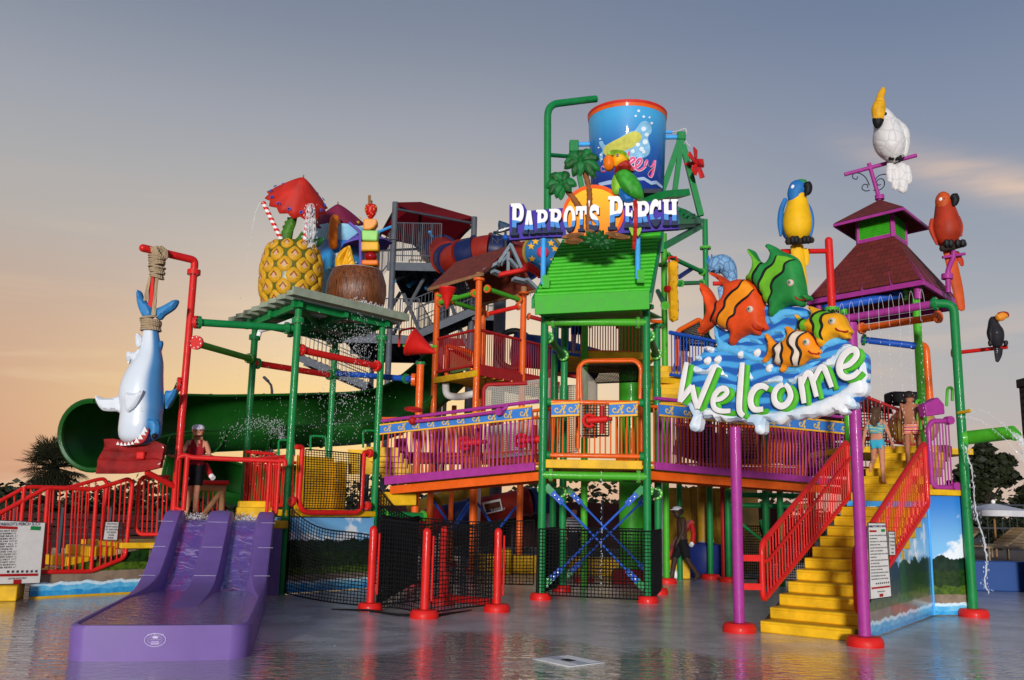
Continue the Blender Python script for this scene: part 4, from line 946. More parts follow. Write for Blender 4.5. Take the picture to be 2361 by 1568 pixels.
def paper_umbrella(label, apex, base, rimc, r, k, Y, mats, n=12, tilt=0.0, spots=None, stick=WOOD):
    A, B, C = at(*k(*apex), Y-tilt), at(*k(*base), Y), at(*k(*rimc), Y); t = thing('paper_umbrella', label, 'cocktail umbrella', B)
    ax = (A-C).normalized(); h = (A-C).length; x, y = frame_for(ax); r = r*Y/F_PX/2.091/1.73486; mb = MB(); vs = [A]; S = 6; n2 = n*4
    for i in range(1, S+1):
        f = i/S
        for j in range(n2):
            a = 2*math.pi*j/n2; pl = 1+.06*math.cos(a*n)*f; q = A-ax*(h*(f**1.18)+.03*math.cos(a*n)*f*h)+x*(math.cos(a)*r*f*pl)+y*(math.sin(a)*r*f*pl); vs.append(q)
    fs = [(0,1+j,1+(j+1) % n2) for j in range(n2)]+[(1+i*n2+j, 1+(i+1)*n2+j, 1+(i+1)*n2+(j+1) % n2, 1+i*n2+(j+1) % n2) for i in range(S-1) for j in range(n2)]
    mb.add(vs, fs); o = part('canopy', mb, mats[0], t, angle=80); md = o.modifiers.new('thick', 'SOLIDIFY'); md.thickness = .02
    part('stick', MB().tube([B, C, A+ax*.05], [.032,.03,.012], 10), stick, t)
    if spots:
        for j in range(n):
            a = 2*math.pi*(j+.5)/n; q = A-ax*(h*(.88**1.18))+x*(math.cos(a)*r*.88)+y*(math.sin(a)*r*.88); nr = (x*math.cos(a)*h+y*math.sin(a)*h+ax*r).normalized(); tx = ax.cross(nr).normalized(); ty = nr.cross(tx); mb = MB()
            mb.tube([q+nr*.03+tx*(math.cos(b)*.042*(1-b/9))+ty*(math.sin(b)*.042*(1-b/9)) for b in np.linspace(0,5.2,12)], .011, 6); part('wave_mark', mb, mats[1], t)
    return t
URED = paint('umbrella_red', (196,40,26), .4, .15, 0, 3)
paper_umbrella('red pleated paper umbrella on a tan stick in the pineapple', (655,122), (540,690), (602,335), 262, k3, 19.3, [URED, MATS['cup_rim'] if 'cup_rim' in MATS else BLUE], 14, .42, True)
paper_umbrella('maroon paper umbrella standing in the tall blue cup', (945,345), (935,620), (948,505), 215, k3, 21.2, [paint('umbrella_maroon', (118,28,62), .4, .15, 0, 3), YELLOW], 8, .25, True)
paper_umbrella('small violet paper umbrella standing in the coconut', (1165,560), (1185,950), (1180,695), 218, k3, 20.6, [paint('umbrella_violet', (104,84,176), .45, .1, 0, 3), WHITE], 8)
# tall blue cup
BY = 21.3; bc = at(782,640,BY); br = 64*BY/F_PX; bz0, bz1 = ZT, at(782,533,BY).z
bcup = thing('blue_cup', 'tall blue tumbler sculpture with lighter rim between pineapple and coconut', 'cup', (bc.x,BY,ZT))
def m_cup(nt, N, L, b):
    tc, s = obj_xyz(N, L); r = N.new('ShaderNodeValToRGB'); mr = N.new('ShaderNodeMapRange'); L.new(s.outputs[2], mr.inputs[0]); mr.inputs[1].default_value = bz0; mr.inputs[2].default_value = bz1; L.new(mr.outputs[0], r.inputs[0])
    e = r.color_ramp.elements; e[0].position = .1; e[0].color = (*lin(48,150,140),1); e[1].position = .8; e[1].color = (*lin(36,128,206),1); k = e.new(.5); k.color = (*lin(30,150,190),1)
    L.new(r.outputs[0], b.inputs['Base Color']); b.inputs['Roughness'].default_value = .25
part('body', MB().lathe([(br*.80,0),(br*.86,(bz1-bz0)*.5),(br*.93,(bz1-bz0)*.84)], (bc.x,BY,ZT), n=36), mat_nodes('cup_blue', m_cup), bcup)
part('rim', MB().lathe([(br*.94,(bz1-bz0)*.84),(br*1.0,(bz1-bz0)*.87),(br*1.02,bz1-bz0),(br*.92,bz1-bz0),(br*.88,(bz1-bz0)*.9),(.001,(bz1-bz0)*.88)], (bc.x,BY,ZT), n=36), paint('cup_rim', (150,206,232), .25), bcup)
for i in range(14):
    a = -math.pi/2+random.uniform(-1.2,1.2); z = random.uniform(.3,.8)*(bz1-bz0); part('bubble', MB().ball((bc.x+math.cos(a)*br*.9, BY+math.sin(a)*br*.9, ZT+z), random.uniform(.02,.045), 8, 6), paint('cup_rim', (150,206,232)), bcup)
t = thing('orange_slice', 'orange citrus slice hooked edge-on over the blue cup rim', 'orange slice', at(*k3(915,600),20.5))
oc = at(*k3(917,585),20.55); orr = 120/2.091/1.73486*20.5/F_PX
part('rind', MB().tube([oc+V((0,math.cos(a)*orr*.9,math.sin(a)*orr)) for a in np.linspace(-1.57+math.pi, 4.9+math.pi*.0+.0, 2)] if False else [oc+V((0,-math.cos(a)*orr*.55,math.sin(a)*orr)) for a in np.linspace(-1.5,2.2,18)], .105, 12), paint('orange_rind', (240,124,20), .35, .12), t)
part('flesh', MB().lathe([(.001,-.05),(orr*.8,-.05),(orr*.8,.05),(.001,.05)], oc, (1,0,0), 28, squash=(.6,1)), paint('orange_flesh', (246,160,40), .4, .2), t)
# coconut
CY = 20.0; cc = at(822,660,CY); cr = 71*CY/F_PX; ch = at(822,625,CY).z-ZT
coco = thing('coconut_cup', 'giant brown coconut cup sculpture on the right of the slatted roof', 'coconut', (cc.x,CY,ZT))
def m_coco(nt, N, L, b):
    tc = N.new('ShaderNodeTexCoord'); mp = N.new('ShaderNodeMapping'); L.new(tc.outputs['Object'], mp.inputs[0]); mp.inputs['Scale'].default_value = (6,6,.7)
    n = noise(N, L, mp.outputs[0], 4, 6, .7, .8); n2 = noise(N, L, mp.outputs[0], 9, 4, .7)
    c = mixrgb(N, L, step(N, L, n, .3, .7), lin(62,30,12), lin(134,76,36)); c = mixrgb(N, L, step(N, L, n2, .62, .75), c, lin(186,136,84)); L.new(c, b.inputs['Base Color']); b.inputs['Roughness'].default_value = .35; bump(N, L, n, b, .5, .03)
part('shell', MB().lathe([(cr*.55,-.06),(cr*.80,.12*ch),(cr*.95,.3*ch),(cr,.52*ch),(cr*.98,.72*ch),(cr*.88,.92*ch),(cr*.82,ch)], (cc.x,CY,ZT), n=44), mat_nodes('coconut_husk', m_coco), coco)
part('flesh', MB().lathe([(cr*.82,ch),(cr*.80,ch+.01),(cr*.72,ch),(cr*.68,ch*.8),(.001,ch*.7)], (cc.x,CY,ZT), n=44), paint('coconut_white', (226,222,214), .4, .05), coco)
PK = Plane((cc.x,CY-.12,ZT))
t = thing('citrus_wedge', 'yellow citrus half-slice stuck in the coconut', 'orange slice', PK.at(*k3(1010,930)))
part('rind', puff_mb(pxpoly(k3, PK, [(1045,698),(1000,712),(960,745),(930,790),(922,845),(932,890),(960,925),(1020,940),(1060,940),(990,850),(1000,780)], 4), PK, .12, .12, .2, spacing=.05), paint('citrus_rind', (240,176,20), .35, .1), t)
part('flesh', puff_mb(pxpoly(k3, PK, [(1045,700),(1010,770),(985,840),(1000,900),(1030,938),(1115,938),(1090,860),(1065,770)], 3), PK, .05, .06, .2, spacing=.04, h0=.03), paint('citrus_flesh', (236,186,60), .35, .15), t)
for x, y in ((1040,735),(1052,775),(1068,815),(1082,855),(1096,895),(1110,925),(1075,935)): part('segment', MB().tube([PK.at(*k3(1003,880),.09), PK.at(*k3(x,y),.09)], [.03,.012], 6), MATS['citrus_rind'], t)
t = thing('bent_straw', 'violet bendy straw standing in the coconut', 'straw', PK.at(*k3(1135,940))); part('tube', MB().tube(bend([PK.at(*k3(1135,940)), PK.at(*k3(1132,580)), PK.at(*k3(1040,505))], .1), .035, 12), MATS['umbrella_violet'], t)
sk = thing('fruit_skewer', 'fruit skewer with strawberry on top standing in the coconut', 'fruit skewer', PK.at(*k3(1220,950)))
PKs = Plane((cc.x,CY-.25,ZT)); sq = (PKs.at(*k3(1300,700))-PKs.at(*k3(1200,700))).length/100
for dx in (-6, 6): part('stick', MB().tube([PKs.at(*k3(1218+dx,960)), PKs.at(*k3(1208+dx,275))], .018, 8), WOOD, sk)
part('strawberry', MB().lathe([(.001,0),(22*sq,18*sq),(42*sq,50*sq),(53*sq,85*sq),(52*sq,112*sq),(38*sq,128*sq),(.001,132*sq)], PKs.at(*k3(1217,478)), n=24), paint('strawberry', (196,18,30), .2, .1), sk)
for i in range(26):
    z = random.uniform(.2,.9); a = random.uniform(3.3,6.1); rr = interp([(0,0),(.15,22),(.4,42),(.65,53),(.85,52),(1,38)], z)*sq
    part('seed', MB().ball(PKs.at(*k3(1217,478))+V((math.cos(a)*rr, math.sin(a)*rr, z*130*sq)), .012, 6, 4), MATS['citrus_rind'], sk)
part('calyx', puff_mb(pxpoly(k3, PKs, [(1178,352),(1195,345),(1215,348),(1222,315),(1232,320),(1230,345),(1255,348),(1240,360),(1200,362)], 2), PKs, .03, .04, .06, spacing=.04), LFD, sk)
def chunk(x0, x1, y0, y1, mat, nm, d=.26, cut=None):
    pts = [(x0,y0),(x1,y0),(x1,y1),(x0,y1)] if not cut else cut
    o = part(nm, MB().prism([PKs.at(*k3(x,y),d/2) for x, y in pts], -PKs.n*d), mat, sk, bevel=.03); return o
chunk(0,0,0,0, paint('melon_orange', (244,160,70), .25, .12), 'melon_piece', cut=[(1162,483),(1274,483),(1275,525),(1250,560),(1215,574),(1165,574)])
chunk(0,0,0,0, paint('melon_green', (150,214,110), .25, .12), 'melon_piece', cut=[(1148,578),(1288,580),(1278,668),(1152,664)])
chunk(1144,1290,672,750, paint('pineapple_piece', (226,170,20), .25, .15), 'pineapple_piece')
part('cherry', MB().ball(PKs.at(*k3(1219,787)), (54*sq,54*sq,40*sq)), paint('cherry', (150,10,18), .12), sk)
chunk(1148,1286,825,868, paint('peach_piece', (238,120,20), .25, .12), 'peach_piece'); part('grape', MB().ball(PKs.at(*k3(1220,900)), (40*sq,40*sq,32*sq)), paint('grape_green', (110,190,60), .15), sk)
# ================================================================ flat shapes cut from boards, letters
def flat_mb(union, holes, plane, h, depth, mi=0, uvf=None):
    P, E = [], []
    for poly in list(union)+list(holes):
        b = len(P); P += [V(p) for p in poly]; E += [(b+i, b+(i+1) % len(poly)) for i in range(len(poly))]
    r = delaunay_2d_cdt(P, E, [], 0, 1e-7); Q = np.array([tuple(q) for q in r[0]]); T = r[2]
    cen = np.array([Q[list(f)].mean(0) for f in T]); ins = np.zeros(len(T), bool)
    for p in union: ins |= inpoly(cen, p)
    for p in holes: ins &= ~inpoly(cen, p)
    T = [tuple(f) for f, k in zip(T, ins) if k]; mb = MB(); n = len(Q)
    mb.v = [tuple(plane.p(a, b, h)) for a, b in Q]+[tuple(plane.p(a, b, h-depth)) for a, b in Q]
    cnt = {}
    for f in T:
        for i in range(len(f)): e = (f[i], f[(i+1) % len(f)]); cnt[e] = cnt.get(e, 0)+1
    mb.f = [f for f in T]+[tuple(n+i for i in reversed(f)) for f in T]+[(b, a, n+a, n+b) for (a, b) in cnt if (b, a) not in cnt]
    mb.m = [mi]*len(mb.f); return mb
def ell(cx, cy, rx, ry, a0=0, a1=360, n=20): return [(cx+rx*math.cos(R(a0+(a1-a0)*i/n)), cy+ry*math.sin(R(a0+(a1-a0)*i/n))) for i in range(n+(0 if abs(a1-a0) >= 360 else 1))]
def rect(x0, x1, y0, y1): return [(x0,y0),(x1,y0),(x1,y1),(x0,y1)]
def stroke(pts, w):
    out = []; n = len(pts); L_, R_ = [], []
    for i in range(n):
        a = pts[max(0,i-1)]; b = pts[min(n-1,i+1)]; dx, dy = b[0]-a[0], b[1]-a[1]; l = math.hypot(dx, dy) or 1; ww = (w[i] if hasattr(w, '__len__') else w)/2
        L_.append((pts[i][0]-dy/l*ww, pts[i][1]+dx/l*ww)); R_.append((pts[i][0]+dy/l*ww, pts[i][1]-dx/l*ww))
    for i in range(n-1): out.append([L_[i], L_[i+1], R_[i+1], R_[i]])
    return out
def glyph(ch):
    if ch in 'PR':
        yb = .40 if ch == 'P' else .46; U = [rect(.14,.46,0,1), rect(.02,.55,.90,1), rect(.0,.60,0,.09), [(.3,1)]+ell(.62,(1+yb)/2,.38,(1-yb)/2,90,-90,14)+[(.3,yb)]]; Hh = [[(.44,1-.15)]+ell(.55,(1+yb)/2,.15,(1-yb)/2-.15,90,-90,10)+[(.44,yb+.15)]]
        if ch == 'R': U += [[(.42,yb+.05),(.72,yb+.08),(1.0,0),(.66,0)], rect(.62,1.05,0,.09)]; U[2] = rect(0,.54,0,.09)
        return U, Hh
    if ch == 'A': return [[(.06,0),(.34,1),(.66,1),(.96,0),(.62,0),(.56,.2),(.43,.2),(.36,0)], rect(-.04,.42,0,.09), rect(.56,1.04,0,.09)], [[(.455,.34),(.545,.34),(.50,.66)]]
    if ch == 'O': return [ell(.5,.5,.5,.5,n=28)], [ell(.5,.5,.22,.34,n=24)]
    if ch == 'T': return [rect(.36,.66,0,1), rect(0,1,.82,1), [(0,.66),(.16,.66),(.2,.9),(0,.9)], [(.84,.66),(1,.66),(1,.9),(.8,.9)], rect(.2,.82,0,.09)], []
    if ch == "'": return [[(.2,1),(.8,1),(.5,0)]], []
    if ch == 'S': return stroke(smooth_pts([(.86,.74),(.80,.88),(.55,.93),(.26,.88),(.17,.72),(.30,.58),(.60,.46),(.82,.34),(.80,.14),(.52,.06),(.22,.12),(.12,.28)], 4, False), .25)+[[(.76,.64),(1,.64),(1,.98),(.84,.98)], [(0,.36),(.24,.36),(.14,.02),(0,.02)]], []
    if ch == 'E': return [rect(.12,.44,0,1), rect(0,.96,.86,1), rect(0,.98,0,.14), rect(.3,.72,.44,.58), [(.80,.66),(.96,.66),(.96,.9),(.72,.9)], [(.80,.34),(.98,.34),(.98,.1),(.72,.1)], [(.62,.36),(.74,.36),(.74,.66),(.62,.66)]], []
    if ch == 'C': return stroke([(.52+.37*math.cos(R(a)), .5+.40*math.sin(R(a))) for a in np.linspace(50,310,18)], [.24+.08*math.sin(R(a-50)*.69) for a in np.linspace(50,310,18)])+[[(.72,.62),(.98,.62),(.98,.98),(.82,.98)], [(.72,.3),(.95,.34),(.9,.14),(.66,.1)]], []
    if ch == 'H': return [rect(.08,.38,0,1), rect(.62,.92,0,1), rect(.3,.7,.42,.57), rect(0,.46,.91,1), rect(.54,1,.91,1), rect(0,.46,0,.09), rect(.54,1,0,.09)], []
kp = K(2000,350,1.7422); kc = K(1600,1150,1.568); kb = K(2000,1800,1.704)

# ================================================================ centre tower
TFL, TFR = V((.63,17.92,0)), V((2.59,17.76,0)); TV = V((.5,1.9,0)); TBL, TBR = TFL+TV, TFR+TV
tw = thing('centre_tower', 'tall green pipe tower with yellow deck and corrugated bright green roof', 'tower', (1.6,18.8,0))
ZP = at(1256,700,17.92).z
for p in (TFL, TFR, TBL, TBR):
    o = part('post', MB().cyl(p, p+V((0,0,ZP)), .074, n=20), GREEN, tw); footing(p, .20, o)
    mb = MB(); flange_mb(mb, p+V((0,0,ZP-.06)), (0,0,1), .15, .06); part('flange', mb, [GREEN, BOLT], o)
    mb = MB(); flange_mb(mb, p+V((0,0,4.1)), (0,0,1), .085, .30, 0); part('sleeve', mb, [GREEN, BOLT], o)
zc_ = lambda v, u=1370, Y=17.84: at(u, v, Y).z
def tpipe(a, b, z, r, mat): return pipe('pipe', [V(a)+V((0,0,z)), V(b)+V((0,0,z))], r, mat, tw, ((0,.16),(-1,.16)))
tpipe(TFL, TFR, zc_(743), .075, LGREEN); tpipe(TFL, TFR, zc_(1097), .075, LGREEN); tpipe(TBL, TBR, zc_(1104,1370,19.8), .06, LGREEN)
for (u_, v_, s) in ((1265,775,0),(1488,770,1)):
    a = (TFL if s == 0 else TFR)+V((0,0,zc_(v_))); b = (TBL if s == 0 else TBR)+V((0,0,zc_(v_)-.1)); pipe('pipe', [a+V((.05,.05,0)), b], .07, GREEN, tw, ((0,.12),(-1,.14)), fmat=LGREEN)
for s, p in ((0,TFL),(1,TFR)): pipe('pipe', [p+V((0,.06,zc_(1128))), p+TV+V((0,0,zc_(1128)-.03))], .07, GREEN, tw, ((0,.1),(-1,.16)), fmat=LGREEN)
DZ = zc_(1075)
ends = [TFL-TV*.03, TFR-TV*.03, TBR+TV*.03, TBL+TV*.03]
part('deck_beam', MB().beam(TFL-TV*.05+V((.08,0,DZ+.03)), TFR-TV*.05+V((-.08,0,DZ+.03)), .06, .16), YELLOW, tw, bevel=.012); part('deck_beam', MB().beam(TBL+V((.08,0,DZ+.03)), TBR+V((-.08,0,DZ+.03)), .06, .16), YELLOW, tw, bevel=.012)
for i in range(9):
    f = .06+i*.11; part('deck_board', MB().beam(TFL+TV*f+V((0,0,DZ+.0)), TFR+TV*f+V((0,0,DZ+.0)), .19, .06), YELLOW, tw, bevel=.01)
# blue cross braces front and back
def brace(a, b):
    a, b = V(a), V(b); d = (b-a).normalized(); o = part('brace', MB().cyl(a+d*.3, b-d*.3, .024, n=10), BLUE, tw)
    for p, q in ((a, d), (b, -d)):
        part('clevis', MB().beam(p+q*.22, p+q*.5, .03, .11, up=(0,0,1)), BLUE, o, bevel=.008); part('gusset', MB().beam(p+q*.05, p+q*.26, .02, .13, up=(0,0,1)), GREEN, o)
        for k in (.29,.40):
            nn = V((0,-1,0)); part('bolt', MB().cyl(p+q*k+nn*.025, p+q*k+nn*.04, .012, n=8), BOLT, o)
zb, zt2 = .22, zc_(1118)
for off in (V((0,-.02,0)), TV+V((0,0,.02))):
    brace(TFL+off+V((.03,0,zt2)), TFR+off+V((-.03,0,zb))); brace(TFL+off+V((.03,.06,zb)), TFR+off+V((-.03,.06,zt2)))
nz_ = at(1370,1222,17.84).z
net('net', bilinear(TFL+V((-.05,-.1,.1)), TFR+V((.06,-.1,.06)), TFL+V((-.05,-.1,nz_)), TFR+V((.06,-.1,nz_))), 32, 19, tw, None, .0075); net('net', bilinear(TFR+V((.08,-.05,.08)), TBR+V((.06,0,.1)), TFR+V((.08,-.05,nz_)), TBR+V((.06,0,nz_))), 34, 20, tw, None, .012)
net('net', bilinear(TFL+V((-.08,-.05,.1)), TBL+V((-.06,0,.1)), TFL+V((-.08,-.05,nz_)), TBL+V((-.06,0,nz_))), 30, 19, tw, None, .0075); net('net', bilinear(TBL+V((0,.08,.1)), TBR+V((0,.08,.1)), TBL+V((0,.08,nz_)), TBR+V((0,.08,nz_))), 30, 19, tw, None, .0075)
# orange rail and play arch on the deck
zo0, zo1 = at(1370,1051,17.84).z, at(1370,928,17.84).z
for z in (zo0, zo1):
    o = part('rail', MB().tube([TFL+V((.1,0,z)), TFR+V((-.1,0,z))], .045, 12), ORANGE, tw)
    for p, s in ((TFL,1),(TFR,-1)): part('flange', MB().cyl(p+V((s*.07,0,z)), p+V((s*.14,0,z)), .075, n=14), GREEN, o)
for i in range(17):
    f = .09+i*.82/16; p = TFL.lerp(TFR, f)
    zt_ = zo1-.02 if .36 < f < .64 else zo1-.27
    bar('baluster', p+V((0,0,zo0)), p+V((0,0,zt_)), .014, ORANGE, tw)
PT = Plane(TFL-TV.normalized()*.02, math.atan2(-.16,1.96)); PT2 = Plane(TFL+TV*.75, math.atan2(-.16,1.96))
tube_k(kc, PT2, [(1115,1010),(1120,500),(1160,462),(1470,455),(1515,490),(1515,1030)], .05, ORANGE, tw, 'arch'); tube_k(kc, PT, [(1135,700),(1130,490),(1165,462),(1475,460),(1510,500),(1505,700)], .035, ORANGE, tw, 'arch')
tube_k(kc, PT2, [(1130,930),(1310,930)], .02, ORANGE, tw, 'rail')
q = [PT.at(*kc(x,y)) for x, y in ((1140,940),(1140,490),(1495,480),(1495,1010))]; qb = [PT2.at(*kc(x,y)) for x, y in ((1235,940),(1235,600),(1490,590),(1490,1000))]
net('arch_net', bilinear(q[0], qb[0], q[1], qb[1]), 12, 34, tw, WNET, .008); net('arch_net', bilinear(q[1], q[2], qb[1], qb[2]), 30, 14, tw, NET, .008)
net('arch_net', bilinear(PT.at(*kc(1140,930)), PT.at(*kc(1310,930)), PT.at(*kc(1140,725)), PT.at(*kc(1310,725))), 9, 12, tw, NET, .007)
for x, y in ((1130,1290),(1490,1290)): pass
# scroll boards
def m_scroll_blue(nt, N, L, b):
    tc = N.new('ShaderNodeTexCoord'); n = noise(N, L, tc.outputs['Object'], 6, 3); L.new(mixrgb(N, L, n, lin(44,106,190), lin(70,136,210)), b.inputs['Base Color']); b.inputs['Roughness'].default_value = .6; b.inputs['Specular IOR Level'].default_value = .2
SCB = mat_nodes('scroll_blue', m_scroll_blue); SCY = paint('scroll_cream', (226,190,90), .4, .1)
def scroll_board(parent, a, b, c, d, n):        # a,b bottom left/right; c,d top left/right (world points)
    a, b, c, d = map(V, (a, b, c, d)); nrm = (b-a).cross(c-a).normalized(); f = lambda s, t, h=0: a*((1-s)*(1-t))+b*(s*(1-t))+c*((1-s)*t)+d*(s*t)+nrm*h
    bd = part('scroll_board', MB().prism([f(0,0),f(1,0),f(1,1),f(0,1)], nrm*.03), SCB, parent)
    for t0, t1 in ((0,.13),(.87,1)): part('board_edge', MB().prism([f(0,t0,.03),f(1,t0,.03),f(1,t1,.03),f(0,t1,.03)], nrm*.012), paint('edge_yellow', (240,178,46), .4), bd)
    H = (c-a).length; W_ = (b-a).length; cell = W_/n
    for i in range(n):
        mb = MB()
        cx = (i+.42)*cell; fl = 1 if i % 2 == 0 else -1
        def q(x, y): return f(min(1,max(0,(cx+x*H)/W_)), .5+y, .032)
        sp = [q(math.cos(t)*(.03+.040*t), math.sin(t)*(.03+.040*t)*.95) for t in np.linspace(0,6.0,22)]; mb.tube(sp, H*.05, 5)
        mb.tube([q(.26,-.02+.28*math.sin(t*1.5-.9)*1+0*t) if False else q(.22+.34*t, -.26+.52*t+.12*math.sin(6.28*t)) for t in np.linspace(0,1,10)], H*.05, 5); mb.tube([q(.28+.30*t, .24-.48*t+.10*math.sin(6.28*t)) for t in np.linspace(0,1,8)], H*.044, 5)
        mb.tube([q(.52+.07*math.cos(t), -.24+.07*math.sin(t)) for t in np.linspace(0,5,8)], H*.044, 5); mb.tube([q(.56+.07*math.cos(t), .22+.07*math.sin(t)) for t in np.linspace(0,5,8)], H*.044, 5)
        part('scroll', mb, SCY, bd)
    return bd
for x0_, x1_ in ((950,1125),(1310,1488)):
    scroll_board(tw, *[PT.at(*kc(x,y), .06) for x, y in ((x0_,815),(x1_,808),(x0_,728),(x1_,718))], 2)

# ---- corrugated roof
EL, ER, TL_, TR_ = at(*kp(238,1470),17.35), at(*kp(1040,1432),17.25), at(*kp(452,1060),19.35), at(*kp(1122,1000),19.25)
nr = (ER-EL).cross(TL_-EL).normalized(); RZ = 17
o = part('roof_sheet', MB().prism([EL, ER, TR_, TL_], -nr*.03), ROOFGREEN, tw)
for i in range(RZ):
    f = (i+.5)/RZ; part('roof_rib', MB().tube([EL.lerp(TL_,f)+nr*.03, ER.lerp(TR_,f)+nr*.03], .040, 10), ROOFRIB, o)
FD = at(*kp(250,1515),17.3)-at(*kp(250,1462),17.3)
part('fascia', MB().prism([EL+V((0,-.04,.05)), ER+V((0,-.04,.05)), ER+V((0,-.04,-.32)), EL+V((.02,-.04,-.32))], (0,.04,0)), ROOFGREEN, tw, bevel=.01)
part('gable_board', MB().prism([ER, TR_, TR_+V((0,0,-.12)), ER+V((0,0,-.2))], (.05,0,0)), GREEN, tw); part('gable_board', MB().prism([EL, TL_, TL_+V((0,0,-.12)), EL+V((0,0,-.2))], (-.05,0,0)), GREEN, tw)
part('soffit', MB().prism([EL+V((.1,.1,-.3)), ER+V((-.1,.1,-.3)), TR_+V((0,0,-1.9)), TL_+V((0,0,-1.9))], (0,0,.03)), GREEN, tw)

# ================================================================ purple bridges
def bridge(label, p0, p1, k, top, panel, beam_, bal, cells, loc, obalk=.6):
    """p0 left end, p1 right end on plan; lines measured as (x,y) pairs on the front face"""
    t = thing('bridge', label, 'bridge', loc, 'purple bridges'); yaw = math.atan2(p1[1]-p0[1], p1[0]-p0[0]); pl = Plane((p0[0],p0[1],0), yaw)
    part('rail', MB().tube([pl.at(*k(*top[0])), pl.at(*k(*top[1]))], .036, 12), PURPLE, t)
    b0, b1, b2, b3 = [pl.at(*k(*q)) for q in beam_]; part('side_beam', MB().prism([b0,b1,b2,b3], -pl.n*.06), PURPLE, t, bevel=.008)
    scroll_board(t, *[pl.at(*k(*q), .035) for q in panel], cells)
    x0_, x1_ = bal[0], bal[1]
    for i in range(bal[2]):
        f = (i+.5)/bal[2]; a = b3.lerp(b2, f)*.15+b0.lerp(b1, f)*.85; z1_ = pl.at(*k(*panel[0])).lerp(pl.at(*k(*panel[1])), f); bar('baluster', a, V((a.x,a.y,z1_.z+.02)), .012, PURPLE, t)
    back = -pl.n*1.15
    for z in (0,): part('side_beam', MB().prism([p+back for p in (b0,b1,b2,b3)], -pl.n*.06), PURPLE, t)
    ta, tb = pl.at(*k(*top[0]))+back, pl.at(*k(*top[1]))+back; part('rail', MB().tube([ta, tb], .036, 10), ORANGE, t)
    part('rail', MB().tube([b0+back+V((0,0,.08)), b1+back+V((0,0,.08))], .03, 10), ORANGE, t)
    for i in range(bal[2]): f = (i+.3)/bal[2]; bar('baluster', b0.lerp(b1, f)+back, ta.lerp(tb, f), .016, ORANGE, t)
    n = 16
    for i in range(n):
        f = (i+.5)/n; a = b3.lerp(b2, f)+V((0,0,.05)); part('deck_board', MB().beam(a-pl.n*.07, a+back+pl.n*.02, (b1-b0).length/n*.86, .05), YELLOW, t)
    part('stringer', MB().beam(b3-pl.n*.25+V((0,0,-.1)), b2-pl.n*.25+V((0,0,-.1)), .06, .16), ORANGE, t); part('stringer', MB().beam(b3-pl.n*.95+V((0,0,-.1)), b2-pl.n*.95+V((0,0,-.1)), .06, .16), ORANGE, t)
    return t, pl
bL, plL = bridge('purple bridge with blue scroll boards left of the centre tower', CFR, TFL, kc, ((-115,838),(868,712)), ((-115,925),(835,825),(-115,860),(835,742)), ((-100,1185),(842,1097),(842,1147),(-100,1238)), (0,0,36), 10, (-1,19,2.3))
PRE = at(1960,1110,21.2)
bR, plR = bridge('purple bridge behind the welcome sign right of the centre tower', TFR, (PRE.x,PRE.y), kc, ((1600,695),(2823,818)), ((1612,808),(2815,926),(1612,725),(2815,848)), ((1608,1095),(2820,1208),(2820,1246),(1608,1142)), (0,0,54), 12, (5,19.4,2.3))
# purple water-gun pipe along the left bridge, with red valve wheels
wp = thing('spray_pipe', 'purple spray pipe with red valve wheels along the left bridge rail', 'water pipe', plL.at(*kc(400,800), .2))
part('pipe', MB().tube(bend([plL.at(*kc(110,845),.14), plL.at(*kc(400,815),.14), plL.at(*kc(640,782),.14), plL.at(*kc(680,765),.14), plL.at(*kc(690,735),.1)], .08), .035, 10), PURPLE, wp)
part('hub', MB().ball(plL.at(*kc(105,840),.16), .085), DRED, wp); part('hub', MB().cyl(plL.at(*kc(650,785),.1), plL.at(*kc(650,785),.22), .075), PURPLE, wp)
def wheel(parent, c, nrm, r, mat=DRED):
    x, y = frame_for(nrm); o = part('valve_wheel', MB().tube([c+x*(math.cos(a)*r)+y*(math.sin(a)*r) for a in np.linspace(0,6.283,20)[:-1]], r*.14, 8, closed=True), mat, parent); mb = MB()
    for a in (0,2.09,4.19): mb.tube([c, c+x*(math.cos(a)*r)+y*(math.sin(a)*r)], r*.1, 6)
    part('spoke', mb, mat, o)
wheel(wp, plL.at(*kc(112,770),.16), V((.1,-.3,1)), .17)
def water_gun(label, k, x, y, pl, h, s=1.0):
    c = pl.at(*k(x, y), h); t = thing('water_gun', label, 'water cannon', c, 'red water cannons'); u_ = V((0,0,1))
    part('barrel', MB().cyl(c+V((-.16*s,-.02,0)), c+V((.18*s,-.10,.03)), .06*s, n=12), RED, t); part('loop', MB().tube([c+V((-.12*s+.1*s*math.cos(a),0,.1*s*math.sin(a))) for a in np.linspace(.6,5.6,14)], .03*s, 8), RED, t)
    part('riser', MB().cyl(c+V((.1*s,0,-.22*s)), c+V((.1*s,0,.26*s)), .045*s, n=12), DRED, t); part('nozzle', MB().cyl(c+V((.18*s,-.10,.03)), c+V((.26*s,-.13,.03)), .035*s, n=10), DRED, t)
water_gun('red water cannon behind the left bridge nearest the centre tower', kc, 735, 950, plL, -.5, 1.2); water_gun('red water cannon behind the left bridge near the orange post', kc, 355, 965, plL, -.6, 1.2); water_gun('red water cannon inside the orange railed deck of the centre tower', kc, 1230, 840, PT, .12, 1.1)
